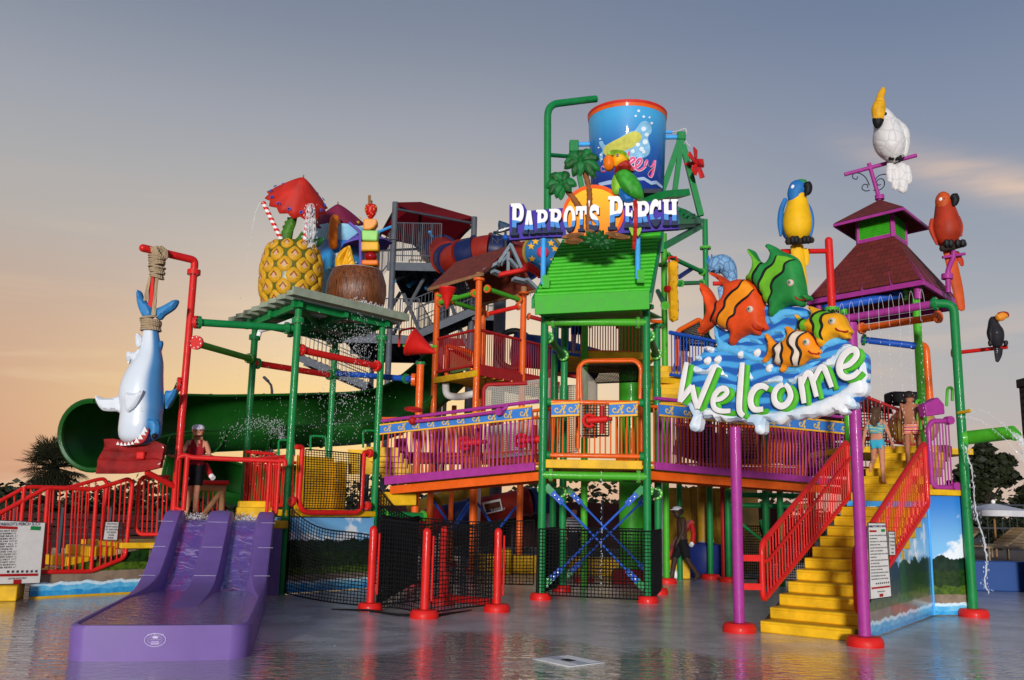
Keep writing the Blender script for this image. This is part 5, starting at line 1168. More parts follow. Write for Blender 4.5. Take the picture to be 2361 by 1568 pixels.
# ================================================================ PARROT'S PERCH sign
PSg = Plane(at(*kp(650,930),17.35), R(-8))
sg_ = thing('roof_sign', "large PARROT'S PERCH sign with sun and palms above the green roof", 'sign', PSg.at(*kp(650,1050)))
def sp(name, pts, mat, h, H=.05, depth=.08, n=3, Rr=.08, spacing=.06, regions=(), k=None, pl=None, parent=None, relief=None, smooth=True):
    k, pl, parent = k or kp, pl or PSg, parent or sg_
    return part(name, puff_mb(pxpoly(k, pl, pts, n, smooth), pl, H, Rr, depth, regions, spacing, h, relief), mat, parent)
SVIO = paint('sign_violet', (70,50,160), .45, .08)
for pts in ([(65,820),(100,808),(165,812),(190,860),(330,848),(440,840),(460,1040),(300,1042),(135,1058),(65,1062)], [(740,830),(760,760),(850,762),(870,810),(1000,800),(1130,790),(1238,786),(1246,985),(1130,992),(900,1012),(740,1020)]):
    sp('backing', pts, SVIO, 0, .02, .12, 1, .04, .12, smooth=False)
c0 = PSg.hit(*kp(650,885)); rS = (PSg.hit(*kp(865,885))[0]-PSg.hit(*kp(435,885))[0])/2
def m_sun(nt, N, L, b):
    tc, s = obj_xyz(N, L); zc0 = PSg.p(*c0).z; mr = N.new('ShaderNodeMapRange'); L.new(s.outputs[2], mr.inputs[0]); mr.inputs[1].default_value = zc0-rS; mr.inputs[2].default_value = zc0+rS
    L.new(mixrgb(N, L, mr.outputs[0], lin(246,116,14), lin(250,196,30)), b.inputs['Base Color']); b.inputs['Roughness'].default_value = .55; b.inputs['Specular IOR Level'].default_value = .2
part('sun_rim', flat_mb([ell(c0[0],c0[1],rS,rS*.98,n=56)], [ell(c0[0],c0[1]-.01,rS*.9,rS*.88,n=48)], PSg, .06, .12), paint('sun_red', (240,92,14), .5, .1), sg_)
part('sun_face', flat_mb([ell(c0[0],c0[1]-.01,rS*.9,rS*.88,n=48)], [], PSg, .045, .1), mat_nodes('sun_face', m_sun), sg_)
def m_letter(nt, N, L, b):
    tc = N.new('ShaderNodeTexCoord'); s = N.new('ShaderNodeSeparateXYZ'); L.new(tc.outputs['UV'], s.inputs[0])
    w = math_node(N, L, 'ADD', s.outputs[1], math_node(N, L, 'MULTIPLY', math_node(N, L, 'SINE', math_node(N, L, 'MULTIPLY', s.outputs[0], 9.0)), .045))
    c = mixrgb(N, L, step(N, L, w, .205, .215), lin(22,40,74), lin(72,142,214)); c = mixrgb(N, L, step(N, L, w, .43, .44), c, lin(240,240,242)); L.new(c, b.inputs['Base Color']); b.inputs['Roughness'].default_value = .55; b.inputs['Specular IOR Level'].default_value = .2
LET = mat_nodes('letter_paint', m_letter); SHAD = paint('letter_shadow', (16,22,48), .6)
for ch, x0_, x1_, y0_, y1_ in (('P',75,172,818,1042),('A',163,247,868,1032),('R',252,337,862,1027),('R',343,432,856,1022),('O',445,530,836,1017),('T',530,606,838,1012),("'",612,634,800,850),('S',622,692,835,1004),('P',752,857,768,1002),('E',866,944,808,990),('R',948,1040,802,984),('C',1043,1123,796,975),('H',1135,1236,790,972)):
    a0, b0 = PSg.hit(*kp(x0_,y1_)); a1, b1 = PSg.hit(*kp(x1_,y0_)); U, Hh = glyph(ch); mp_ = lambda poly, dx=0, dy=0: [(a0+(a1-a0)*x+dx, b0+(b1-b0)*y+dy) for x, y in poly]
    mb = flat_mb([mp_(p) for p in U], [mp_(p) for p in Hh], PSg, .105, .05); me = mb.mesh('letter', LET, smooth=False); uv = me.uv_layers.new(name='UVMap')
    for l in me.loops:
        q = V(me.vertices[l.vertex_index].co)-PSg.o; uv.data[l.index].uv = (q.dot(PSg.ex), (q.dot(PSg.ey)-b0)/(b1-b0) if ch != "'" else .9)
    o = part('letter', me, LET, sg_); part('letter_shadow', flat_mb([mp_(p,.014,-.018) for p in U], [mp_(p,.014,-.018) for p in Hh], PSg, .06, .04), SHAD, o, smooth=False)
TRK = paint('palm_trunk', (146,88,44), .5, .2)
def sign_palm(trunk, ctr, tips, h):
    P = smooth_pts([tuple(PSg.at(*kp(x,y), .025)) for x, y in trunk], 5, False); n = len(P)
    part('palm_trunk', MB().tube([V(p) for p in P], [.07-.022*i/n+(.006 if i % 2 else -.004) for i in range(n)], 10), TRK, sg_)
    for i, (tx, ty) in enumerate(tips):
        dx, dy = tx-ctr[0], ty-ctr[1]; l = math.hypot(dx, dy); px, py = -dy/l, dx/l; w = 32; dr = 18
        def q(f, s): return (ctr[0]+dx*f+px*s*w, ctr[1]+dy*f+py*s*w-dr*math.sin(math.pi*f))
        pts = [q(0,.15),q(.25,.75),q(.5,1),q(.75,.85),q(1,0),q(.8,-.8),q(.5,-1),q(.25,-.75),q(0,-.15)]
        sp('palm_leaf', pts, LFD if i % 2 else paint('palm_leaf_green', (20,116,52), .35, .25, 0, 4), h+.04+.012*(i % 3), .05, .03, 3, .06, .045, relief=lambda Q: .008*np.sin((Q[:,0]+Q[:,1])*90))
sign_palm([(622,1000),(618,900),(625,800),(622,720),(605,640),(575,550)], (570,535), [(450,545),(450,585),(478,490),(560,455),(640,460),(695,520),(700,600),(668,655),(560,640),(510,640)], .12)
sign_palm([(560,850),(520,790),(470,720),(438,690)], (432,690), [(320,710),(350,625),(400,612),(480,605),(540,700),(500,745),(425,800),(345,765),(395,790)], .10)
pr_ = thing('sign_parrot', 'green parrot sculpture with red neck perched on the roof sign', 'parrot statue', PSg.at(*kp(900,800)))
def pp(name, pts, mat, h, H=.06, n=3, relief=None): return sp(name, pts, mat, h, H, .1, n, .12, .05, parent=pr_, relief=relief)
fe = lambda Q: .012*np.sin(Q[:,0]*50+Q[:,1]*22)
pp('tail', [(928,800),(955,800),(955,900),(957,1000),(945,1125),(935,1140),(922,1125),(930,1000),(934,900)], paint('tail_red', (190,36,26), .4, .2), .14)
pp('chest', [(785,650),(810,615),(850,640),(860,720),(835,755),(795,755),(778,710)], paint('parrot_lime', (140,196,52), .35, .2), .14, .09)
pp('belly', [(815,690),(860,740),(920,785),(940,805),(880,815),(838,780)], paint('parrot_blue', (28,110,190), .35, .2), .17, .08)
pp('wing', [(805,640),(840,603),(890,603),(940,640),(975,690),(995,745),(999,795),(955,800),(890,770),(840,720)], paint('parrot_green', (56,160,44), .35, .25, 0, 7), .22, .12, relief=fe)
pp('neck', [(800,605),(825,560),(880,530),(905,560),(938,612),(890,602),(840,602),(806,632)], paint('parrot_red', (170,34,26), .4, .2), .24, .10)
pp('head', [(790,545),(795,505),(835,495),(882,512),(888,550),(850,572),(805,582)], paint('parrot_yellow', (240,180,24), .35, .15), .26, .10)
pp('crest', [(752,497),(790,474),(845,476),(885,497),(906,545),(880,522),(835,500),(785,512)], MATS['parrot_lime'], .30, .08)
pp('beak', [(725,550),(742,515),(768,508),(792,530),(800,570),(785,602),(757,612),(735,597)], paint('beak_orange', (244,124,14), .25, .15), .30, .10)
part('eye', MB().ball(PSg.at(*kp(822,522), .38), .028), paint('eye_grey', (180,180,170), .2), pr_); part('pupil', MB().ball(PSg.at(*kp(822,522), .40), .015), BLACK, pr_)
for i, pts in enumerate(([(900,990),(930,995),(925,1045),(910,1020)], [(985,990),(955,1000),(960,1050),(980,1020)])): pp('foot_leaf', pts, MATS['parrot_lime'], .12, .03)
ROCK = paint('sign_rock', (150,100,60), .5, .25)
for pts in ([(432,1055),(480,1030),(580,1020),(570,1050),(500,1062)], [(445,1085),(480,1065),(560,1060),(580,1080),(540,1100),(480,1098)], [(600,1020),(625,998),(660,1010),(655,1035)], [(735,1020),(800,1015),(850,1030),(900,1045),(905,1060),(850,1068),(780,1055)]): sp('rock', pts, ROCK, .10, .07, .08, 3)
bush_c = (685,1085)
for i, (tx, ty) in enumerate([(550,1050),(575,1100),(545,1110),(600,1020),(650,1015),(700,1005),(725,1010),(760,1045),(805,1085),(800,1115),(760,1140),(725,1148),(650,1140),(630,1130),(690,1130)]):
    dx, dy = tx-bush_c[0], ty-bush_c[1]; l = math.hypot(dx, dy); px, py = -dy/l, dx/l; q = lambda f, s: (bush_c[0]+dx*f+px*s*18, bush_c[1]+dy*f+py*s*18)
    sp('bush_leaf', [q(.05,.2),q(.4,1),q(.75,.7),q(1,0),q(.75,-.7),q(.4,-1),q(.05,-.2)], LFD, .14+.015*(i % 4), .05, .05, 3, .05, .04)
for x, yt, yb in ((300,1030,1375),(960,1010,1338)):
    f = V((0,.12,0)); part('sign_post', MB().tube([PSg.at(*kp(x,yt),-.1), PSg.at(*kp(x,yb),-.0)], .05, 12), SKYBLUE, sg_)
    part('post_shoe', MB().box(PSg.at(*kp(x+18,yb-20),-.02), (.14,.12,.25)), ROOFGREEN, sg_)

# ================================================================ big tipping bucket
BKY = 21.6; bu, bv = kp(887,170)
class Cyl:                                         # paint surface wrapped round the bucket
    def __init__(s, c, z0, z1, r0, r1): s.c = c; s.z0, s.z1, s.r0, s.r1 = z0, z1, r0, r1
    def rad(s, z): return s.r0+(s.r1-s.r0)*(z-s.z0)/(s.z1-s.z0)
    def hit(s, u, v):
        r = ray(u, v); rr = (s.r0+s.r1)/2
        for _ in range(6):
            a = r.x**2+r.y**2; b = 2*(r.x*(CAM.x-s.c.x)+r.y*(CAM.y-s.c.y)); c = (CAM.x-s.c.x)**2+(CAM.y-s.c.y)**2-rr*rr; dd = max(0, b*b-4*a*c); t = (-b-math.sqrt(dd))/(2*a); p = CAM+r*t; rr = s.rad(p.z)
        return (math.atan2(p.x-s.c.x, -(p.y-s.c.y))*s.r1, p.z)
    def p(s, a, b, h=0.0): an = a/s.r1; rr = s.rad(b)+h; return V((s.c.x+math.sin(an)*rr, s.c.y-math.cos(an)*rr, b))
    def at(s, u, v, h=0.0): return s.p(*s.hit(u, v), h)
bcx = at(bu, 400, BKY).x; bz1_ = at(*kp(887,88),BKY-.9).z; bz0_ = at(*kp(890,720),BKY-.75).z; brr = 276/1.7422/1.73486*BKY/F_PX*1.045
CB = Cyl(V((bcx,BKY,0)), bz0_, bz1_, brr*.90, brr)
bk_ = thing('tipping_bucket', 'giant blue tipping bucket with red rim and pink lettering', 'tipping bucket', (bcx,BKY,bz0_))
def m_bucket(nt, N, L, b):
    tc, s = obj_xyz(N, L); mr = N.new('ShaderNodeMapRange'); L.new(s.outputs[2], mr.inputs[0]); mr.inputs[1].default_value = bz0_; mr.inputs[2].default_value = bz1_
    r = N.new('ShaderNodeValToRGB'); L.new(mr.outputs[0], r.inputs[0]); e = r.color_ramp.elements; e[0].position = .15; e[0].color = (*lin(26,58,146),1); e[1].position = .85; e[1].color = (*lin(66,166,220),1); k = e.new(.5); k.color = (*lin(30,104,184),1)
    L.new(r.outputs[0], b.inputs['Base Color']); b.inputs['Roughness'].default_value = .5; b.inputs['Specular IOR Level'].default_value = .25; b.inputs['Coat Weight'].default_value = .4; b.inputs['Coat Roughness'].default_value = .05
hb = bz1_-bz0_
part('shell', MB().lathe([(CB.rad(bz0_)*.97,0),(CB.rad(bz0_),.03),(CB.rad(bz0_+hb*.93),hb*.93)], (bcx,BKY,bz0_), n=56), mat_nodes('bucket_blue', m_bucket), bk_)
part('rim_band', MB().lathe([(CB.rad(bz0_+hb*.93)+.004,hb*.93),(brr+.01,hb*.965)], (bcx,BKY,bz0_), n=56), ORANGE, bk_)
part('rim', MB().lathe([(brr+.008,hb*.965),(brr+.014,hb),(brr-.03,hb),(brr-.05,hb*.9),(brr*.9,hb*.3),(.001,hb*.3)], (bcx,BKY,bz0_), n=56), paint('rim_red', (206,40,30), .4), bk_)
part('bottom', MB().lathe([(CB.rad(bz0_)*.97,0),(.001,-.02)], (bcx,BKY,bz0_), n=56), DBLUE, bk_)
def cp_(name, pts, mat, h=.004, H=.006, n=3): return part(name, puff_mb(pxpoly(kp, CB, pts, n), CB, H, .03, .004, (), .09, h), mat, bk_)
cp_('splash', [(690,380),(715,375),(730,400),(780,395),(850,340),(900,310),(940,300),(980,245),(1020,235),(1050,265),(1055,310),(1030,350),(1045,410),(1040,460),(1000,490),(930,485),(850,475),(760,485),(720,460),(715,500),(700,520),(695,470),(715,440),(700,410)], paint('splash_blue', (140,198,232), .5, .2, 0, 6))
cp_('tube', [(725,450),(735,410),(790,375),(860,340),(920,310),(960,310),(985,340),(970,380),(920,420),(850,450),(780,475),(740,475)], paint('tube_yellow', (206,204,90), .5, .2, 0, 5), .010, .012)
for cx, cy, r in ((965,165,10),(945,200,8),(1000,205,9),(1040,210,7),(1055,250,9),(1000,290,16),(1020,330,14),(1010,380,18),(985,430,16),(960,400,14),(870,405,14),(820,440,12),(1000,450,12),(925,445,14),(700,360,7),(690,420,6),(705,470,8),(712,500,6)): cp_('bubble', [(cx+r*math.cos(a),cy+r*math.sin(a)) for a in np.linspace(0,6.28,9)[:-1]], paint('bubble_white', (226,240,248), .5), .014, .010, 2)
cp_('zigzag', [(690,668),(760,650),(830,640),(1000,625),(1050,655),(1085,650),(1130,690),(1125,705),(1085,675),(1050,680),(1000,648),(830,668),(760,678),(700,688)], paint('zigzag_grey', (166,190,222), .5), .02, .005, 1)
PINK = paint('lettering_pink', (226,84,140), .5, .05)
for nm, paths in (('k', ([(898,448),(892,500),(885,560),(880,575)], [(885,540),(905,505),(928,490),(938,505),(915,525),(900,532),(925,560),(945,562)])), ('e', ([(930,560),(965,545),(985,515),(978,498),(960,505),(945,535),(952,570),(980,575),(1010,550)],)), ('y', ([(1010,548),(1015,520),(1030,508),(1030,540),(1045,555),(1062,535),(1072,510)], [(1076,508),(1070,560),(1055,615),(1040,622),(1032,605),(1050,580),(1080,560)])), ('o', ([(745,560),(720,545),(705,565),(712,590),(735,585)],))):
    mw, mp = MB(), MB()
    for path in paths:
        w = smooth_pts([CB.hit(*kp(x,y)) for x, y in path], 4, False); mw.tube([CB.p(a,b,.004) for a, b in w], .038, 8, flat=.2, up=(0,-1,0)); mp.tube([CB.p(a,b,.012) for a, b in w], .026, 8, flat=.25, up=(0,-1,0))
    o = part('letter', mp, PINK, bk_); part('letter_outline', mw, WHITE, o)
part('axle', MB().cyl(at(*kp(535,397),BKY), at(*kp(640,395),BKY), .055), SKYBLUE, bk_); part('axle', MB().cyl(at(*kp(1150,348),BKY), at(*kp(1245,345),BKY), .055), SKYBLUE, bk_); part('bracket', MB().cyl(at(*kp(1155,312),BKY), at(*kp(1200,312),BKY), .04), SKYBLUE, bk_)
part('hose', MB().tube(smooth_pts([tuple(at(*kp(x,y),BKY)) for x, y in ((1200,310),(1240,305),(1290,288),(1297,320),(1285,350),(1300,385),(1325,410))], 4, False), .018, 8), paint('hose_clear', (190,190,190), .2), bk_)

# frame that carries the bucket
bf = thing('bucket_frame', 'dark green steel frame and posts that carry the tipping bucket', 'frame', (3,22,0))
def kb_(x, y, Y=BKY): return at(*kp(x, y), Y)
for a, b in (((1262,345),(1122,750)),((1268,350),(1210,785))): part('leg', MB().beam(kb_(*a), kb_(*b), .12, .14), GREEN, bf)
part('leg', MB().beam(kb_(1275,400), kb_(1400,895), .11, .14), GREEN, bf)
part('bearing', MB().beam(kb_(1262,315), kb_(1262,370), .2, .2), GREEN, bf, bevel=.02); part('bearing', MB().beam(kb_(515,375), kb_(515,455), .22, .22), GREEN, bf, bevel=.02)
part('leg', MB().beam(kb_(520,450), kb_(575,720), .12, .14), GREEN, bf); part('leg', MB().beam(kb_(510,450), kb_(505,500), .12, .14), GREEN, bf)
YF = 20.6
part('fill_pipe', MB().tube(bend([at(*kp(330,1120),YF), at(*kp(332,120),YF), at(*kp(640,82),YF+.6), at(*kp(670,80),YF+.65)], .3, 6), .085, 14), GREEN, bf); part('pipe_tie', MB().cyl(at(*kp(340,470),YF), at(*kp(500,482),BKY), .05), GREEN, bf)
part('deck', MB().beam(kb_(990,790,21.0), kb_(1160,775,21.6), 1.4, .16), GREEN, bf); part('skirt', MB().beam(kb_(990,745,20.9), kb_(1110,745,20.9), .5, .1), DSTEEL, bf)
rp_ = [kb_(1238,830,21.2), kb_(1300,852,22.2), kb_(1415,918,23.5), kb_(1395,965,23.5), kb_(1250,985,21.2)]
part('hip_roof', MB().add(rp_, [(0,1,2,3,4)]).add([p+V((0,.3,.04)) for p in rp_], [(0,1,2,3,4)]), GREEN, bf)
for i in range(5):
    f = i/5; a = kb_(1240,832,21.1).lerp(kb_(1415,915,23.3), f+.03); part('roof_rib', MB().beam(a, a.lerp(kb_(1160,1000,21.1), .25), .06, .05), LGREEN if i == 9 else GREEN, bf)
part('fascia', MB().beam(kb_(1242,935,21.0), kb_(1418,930,23.4), .06, .12), GREEN, bf); part('strut', MB().beam(kb_(1148,1105,21.0), kb_(1395,968,23.4), .1, .14), GREEN, bf); part('strut', MB().beam(kb_(1120,1150,21.0), kb_(1125,960,21.0), .12, .12), GREEN, bf)
PO = {}
for nm, (bx, by), (tu, tv) in (('a', G1 := (3.75,22.63), kp(1130,1020)), ('b', (5.16,24.4), kp(1410,920))):
    zt_ = at(tu, tv, by).z; p = V((bx,by,0)); o = part('post', MB().cyl(p, p+V((0,0,zt_)), .075, n=16), LGREEN if nm == 'a' else GREEN, bf); footing(p, .24, o); PO[nm] = (p, zt_)
    mb = MB(); flange_mb(mb, p+V((0,0,zt_-.8)), (0,0,1), .15, .06); part('flange', mb, [LGREEN, BOLT], o)
for a, b, r, m_ in (((1150,1165),(1420,1290),.06,GREEN), ((1250,1365),(1415,1360),.055,GREEN)):
    A, B = at(*kp(*a),22.6), at(*kp(*b),24.3); pipe('pipe', [A, B], r, m_, bf, ((0,.1),(-1,.1)), fmat=LGREEN)
pipe('pipe', [at(*kp(1100,1420),22.6), at(*kp(1150,1520),21)], .06, GREEN, bf, ((-1,.0),), fmat=LGREEN); part('pipe', MB().tube([at(*kp(1250,1320),23), at(*kp(1340,1260),24.2)], .06, 10), DBLUE, bf)
colp = at(1456,1300,22.4); part('column', MB().cyl((colp.x,22.4,.0), (colp.x,22.4,7.6), .29, n=32), COLGREEN, bf); footing((colp.x,22.4,0), .48, bf, DRED, .35)
for z in (1.2, 3.9, 5.6): part('column_band', MB().cyl((colp.x,22.4,z), (colp.x,22.4,z+.05), .305, n=32), COLGREEN, bf)
for bx, by, vt in ((1.78,22.49,700),(2.95,24.6,1118),(6.13,26.6,1100)):
    zt_ = at(1170+bx/by*2160, vt, by).z; o = part('post', MB().cyl((bx,by,0), (bx,by,zt_), .075, n=16), LGREEN, bf); footing((bx,by,0), .24, o)
# pinwheel
t = thing('pinwheel', 'red paddle wheel on the side of the bucket frame', 'paddle wheel', kb_(1365,530)); c = kb_(1365,530,21.3); ax = V((.75,-.6,.1)).normalized(); x, y = frame_for(ax)
part('shaft', MB().cyl(kb_(1295,538,21.6), c+ax*.14, .05), RED, t); part('hub', MB().cyl(c-ax*.06, c+ax*.1, .09), DRED, t)
for i in range(5):
    a = 2*math.pi*i/5+.3; dr = x*math.cos(a)+y*math.sin(a); tn = ax.cross(dr); part('paddle', MB().prism([c+dr*.06-tn*.05, c+dr*.36-tn*.12, c+dr*.40+tn*.06, c+dr*.1+tn*.06], ax*.05+tn*.05), RED, t, bevel=.01)
# yellow swinging trough on the right of the tower
t = thing('yellow_trough', 'tall narrow yellow swing trough beside the right tower post', 'water trough', at(*kp(1215,1560),21.5)); PY_ = Plane(at(*kp(1215,1400),21.5), R(20)); sp('panel', [(1185,1215),(1238,1215),(1242,1310),(1236,1400),(1246,1500),(1240,1620),(1195,1610),(1190,1480),(1184,1400),(1190,1310)], paint('trough_yellow', (230,170,14), .35, .15), 0, .08, .12, 2, .05, .06, pl=PY_, parent=t)
part('yoke', MB().tube([PY_.at(*kp(1178,1215)), PY_.at(*kp(1178,1185)), PY_.at(*kp(1225,1180)), PY_.at(*kp(1240,1215))], .025, 8), RED, t); part('pivot', MB().cyl(PY_.at(*kp(1160,1402),-.05), PY_.at(*kp(1190,1402),-.05), .08), RED, t)
# star disc and red lever behind the sign
t = thing('star_disc', 'round blue disc with yellow stars and pink knob behind the sign', 'disc', at(*kp(300,1260),20.5)); PD_ = Plane(at(*kp(300,1150),20.5), R(8)); rD = (PD_.hit(*kp(430,1150))[0]-PD_.hit(*kp(165,1150))[0])/2
dc = PD_.hit(*kp(297,1150)); part('face', flat_mb([ell(dc[0],dc[1],rD,rD,n=44)], [], PD_, 0, .12), paint('disc_blue', (24,104,160), .5), t, smooth=False); part('edge', MB().tube([PD_.p(dc[0]+rD*math.cos(a),dc[1]+rD*math.sin(a),0) for a in np.linspace(0,6.283,44)[:-1]], .035, 8, closed=True), paint('disc_edge', (150,130,50), .5), t)
part('knob', MB().ball(PD_.p(*dc,.02), (rD*.32,.08,rD*.32)), paint('knob_pink', (206,50,90), .35), t)
for a in (20,90,155,215,270,325,50,125):
    cx, cy = dc[0]+rD*.68*math.cos(R(a)), dc[1]+rD*.68*math.sin(R(a)); part('star', flat_mb([[(cx+rD*(.2 if i % 2 == 0 else .09)*math.cos(R(90+36*i)), cy+rD*(.2 if i % 2 == 0 else .09)*math.sin(R(90+36*i))) for i in range(10)]], [], PD_, .02, .03), paint('star_yellow', (240,180,40), .5), t, smooth=False)
part('lever', MB().prism([PD_.at(*kp(x,y),.12) for x, y in ((-20,1310),(130,1280),(180,1235),(240,1270),(265,1300),(260,1335),(200,1295),(-18,1340))], PD_.n*.2), RED, t, bevel=.03); part('pivot', MB().cyl(PD_.at(*kp(265,1290),.2), PD_.at(*kp(270,1340),.2), .06), RED, t)
# ================================================================ WELCOME sign
kw = K(2600,900,1.742)
W1, W2 = gp(1705,1457), gp(1995,1490); dW = (W2-W1).normalized(); nW = V((dW.y,-dW.x,0)); yawW = math.atan2(dW.y, dW.x)
PW = Plane(W1+nW*.16, yawW)
ws = thing('welcome_sign', 'big Welcome sign with foam letters and four cartoon fish on purple posts', 'sign', (W1+W2)/2)
for p, vt in ((W1,985),(W2,745)):
    o = part('post', MB().cyl(p, V((p.x,p.y,at(1172+p.x/p.y*2160, vt, p.y).z)), .077, n=24), PURPLE, ws); footing(p, .235, o, None, .13)
def wp_(name, pts, mat, h, H=.06, depth=.08, n=3, Rr=.07, spacing=.045, regions=(), parent=None, relief=None):
    return part(name, puff_mb(pxpoly(kw, PW, pts, n), PW, H, Rr, depth, [(pxpoly(kw, PW, q, 3), i) for q, i in regions], spacing, h, relief), mat, parent or ws)
def m_wave(nt, N, L, b):
    tc = N.new('ShaderNodeTexCoord'); n = N.new('ShaderNodeTexWave'); L.new(tc.outputs['Object'], n.inputs[0]); n.inputs['Scale'].default_value = 1.6; n.inputs['Distortion'].default_value = 7; n.inputs['Detail'].default_value = 1.5; n.bands_direction = 'Z'
    f = step(N, L, n.outputs['Fac'], .25, .85); L.new(mixrgb(N, L, f, lin(22,92,176), lin(70,164,226)), b.inputs['Base Color']); b.inputs['Roughness'].default_value = .5; b.inputs['Specular IOR Level'].default_value = .25; b.inputs['Coat Weight'].default_value = .4; b.inputs['Coat Roughness'].default_value = .06
WAVE = mat_nodes('sign_wave_blue', m_wave); WL = paint('wave_light_blue', (96,186,238), .4, .1); WDk = paint('wave_dark_blue', (20,80,164), .4, .1); FOAM = mat_nodes('sign_foam', lambda nt, N, L, b: (L.new(mixrgb(N, L, step(N, L, noise(N, L, N.new('ShaderNodeTexCoord').outputs['Object'], 2.6, 3), .35, .62), lin(190,216,236), lin(240,243,246)), b.inputs['Base Color']), b.inputs['Roughness'].__setattr__('default_value', .5), b.inputs['Coat Weight'].__setattr__('default_value', .5), b.inputs['Coat Roughness'].__setattr__('default_value', .06)))
wp_('wave_board', [(450,700),(490,718),(520,745),(600,700),(700,640),(800,560),(860,560),(960,570),(1060,575),(1110,610),(1150,640),(1260,690),(1350,790),(1420,850),(1500,900),(1515,960),(1510,1100),(1450,1230),(1200,1260),(900,1330),(600,1340),(300,1310),(245,1230),(265,1000),(330,930),(380,880),(440,870),(480,850),(465,780)], WAVE, 0, .05, .12, 3, .08, .07)
wp_('foam', [(225,1190),(250,1172),(300,1230),(420,1270),(620,1330),(700,1320),(800,1300),(1000,1280),(1200,1215),(1330,1160),(1420,1080),(1470,980),(1500,950),(1512,1010),(1520,1060),(1505,1090),(1520,1110),(1520,1160),(1490,1195),(1430,1208),(1445,1260),(1420,1285),(1380,1280),(1388,1308),(1345,1325),(1290,1302),(1230,1330),(1180,1330),(1130,1350),(1090,1340),(1040,1362),(980,1348),(930,1390),(880,1385),(812,1355),(806,1440),(775,1460),(738,1445),(738,1400),(690,1390),(650,1370),(600,1362),(540,1375),(500,1348),(470,1370),(440,1335),(415,1347),(382,1345),(378,1315),(362,1345),(352,1420),(320,1440),(285,1425),(290,1380),(308,1330),(282,1292),(285,1270),(240,1262),(225,1220)], FOAM, .02, .09, .12, 2, .07, .04)
for pts in ([(270,970),(330,980),(400,1005),(450,965),(510,985),(540,1035),(600,1065),(640,1000),(655,960),(700,1000),(760,1095),(820,1078),(900,1045),(940,1060),(930,1105),(860,1110),(790,1120),(720,1090),(640,1070),(560,1075),(470,1050),(380,1050),(300,1030)],
            [(960,1080),(1010,1060),(1100,1005),(1180,975),(1250,930),(1300,895),(1335,850),(1365,832),(1412,840),(1400,890),(1345,935),(1320,990),(1240,1010),(1160,1040),(1060,1090),(1000,1120)], [(380,860),(400,846),(440,852),(470,870),(440,895),(410,885)], [(320,925),(345,910),(385,935),(360,955),(330,945)]):
    wp_('foam', pts, FOAM, .03, .07, .05, 3, .06, .045)
for pts in ([(460,705),(480,740),(500,800),(560,830),(640,850),(700,890),(800,935),(860,960),(820,975),(720,950),(620,915),(520,885),(430,880),(480,850),(462,780)], [(840,640),(900,600),(980,590),(1060,610),(1110,640),(1040,640),(960,650),(890,690),(860,690)], [(860,740),(920,730),(965,755),(965,800),(930,815),(880,800),(940,785),(930,760),(880,760)],
            [(590,860),(640,840),(720,860),(780,890),(770,915),(700,900),(640,890)], [(600,800),(680,790),(760,800),(800,830),(760,830),(690,815),(640,825)], [(1220,800),(1290,780),(1340,800),(1300,840),(1240,860),(1200,900),(1210,840)], [(780,950),(830,970),(900,1000),(980,1010),(1060,985),(1140,960),(1200,950),(1120,1000),(1020,1040),(920,1030),(840,1010)], [(500,1110),(620,1120),(640,1180),(540,1150)], [(700,1180),(760,1120),(820,1120),(740,1180),(700,1260)]):
    wp_('ripple', pts, WL, .05, .035, .03, 3, .04, .04)
for x, y in ((650,905),(760,895),(415,950),(487,942),(845,1000)): wp_('drop', [(x-28,y+10),(x-10,y-22),(x+15,y-28),(x+26,y-5),(x+10,y+25),(x-15,y+28)], WHITE, .06, .06, .04, 3, .05, .035)
# fish
def fish(label, outline, mats, bands, lines, eye, h, H, mouth, fx=None):
    p = PW.at(*kw(*eye)); t = thing('sign_fish', label, 'fish sculpture', p, 'fish on the welcome sign')
    out = pxpoly(kw, PW, outline, 3); b = puff_mb(out, PW, H, .13, .10, [(pxpoly(kw, PW, q, 2), i) for q, i in bands], .04, h); part('body', b, mats, t, angle=75)
    O = np.array(out)
    def hgt(x, y):
        q = np.array([PW.hit(*kw(x, y))]); d = min(1, seg_dist(q, out)[0]/.13); return h+H*math.sqrt(max(0, 1-(1-d)**2))
    for ln in lines:
        pts = [(x, y) for x, y in smooth_pts(ln, 6, False)]; part('stripe', MB().tube([PW.at(*kw(x, y), hgt(x, y)+.002) for x, y in pts], [.004+.016*math.sin(math.pi*min(1,max(0,(i+.5)/len(pts))))**.5 for i in range(len(pts))], 8), BLACK, t)
    ex, ey = eye; c = PW.at(ex and kw(ex, ey)[0], kw(ex, ey)[1], hgt(ex, ey)-.01)
    o = part('eye', MB().ball(c, .052), paint('eye_ring', (230,200,180), .25), t); part('iris', MB().ball(c+PW.n*.028, .034), paint('iris_grey', (150,170,150), .2), o); part('pupil', MB().ball(c+PW.n*.052+PW.ex*.006, .014), BLACK, o)
    part('mouth', MB().tube([PW.at(*kw(x, y), hgt(x, y)+.004) for x, y in smooth_pts(mouth, 4, False)], .011, 6), DRED, t); return t
FG, FLG = paint('fish_green', (36,140,62), .4, .2, 0, 3), paint('fish_lime', (112,190,40), .4, .2, 0, 3); FO, FOY = paint('fish_orange_red', (226,74,18), .4, .22, 0, 3), paint('fish_amber', (246,146,20), .4, .15, 0, 3); FY = paint('fish_yellow', (246,172,18), .4, .15, 0, 3); FW = paint('fish_cream', (240,222,200), .4, .08)
gA, gB, gC = [(805,272),(790,320),(765,360),(745,425)], [(925,232),(900,290),(850,330),(822,385),(800,430),(798,500)], [(1035,252),(985,290),(970,345),(912,392),(890,440),(893,490),(850,565)]
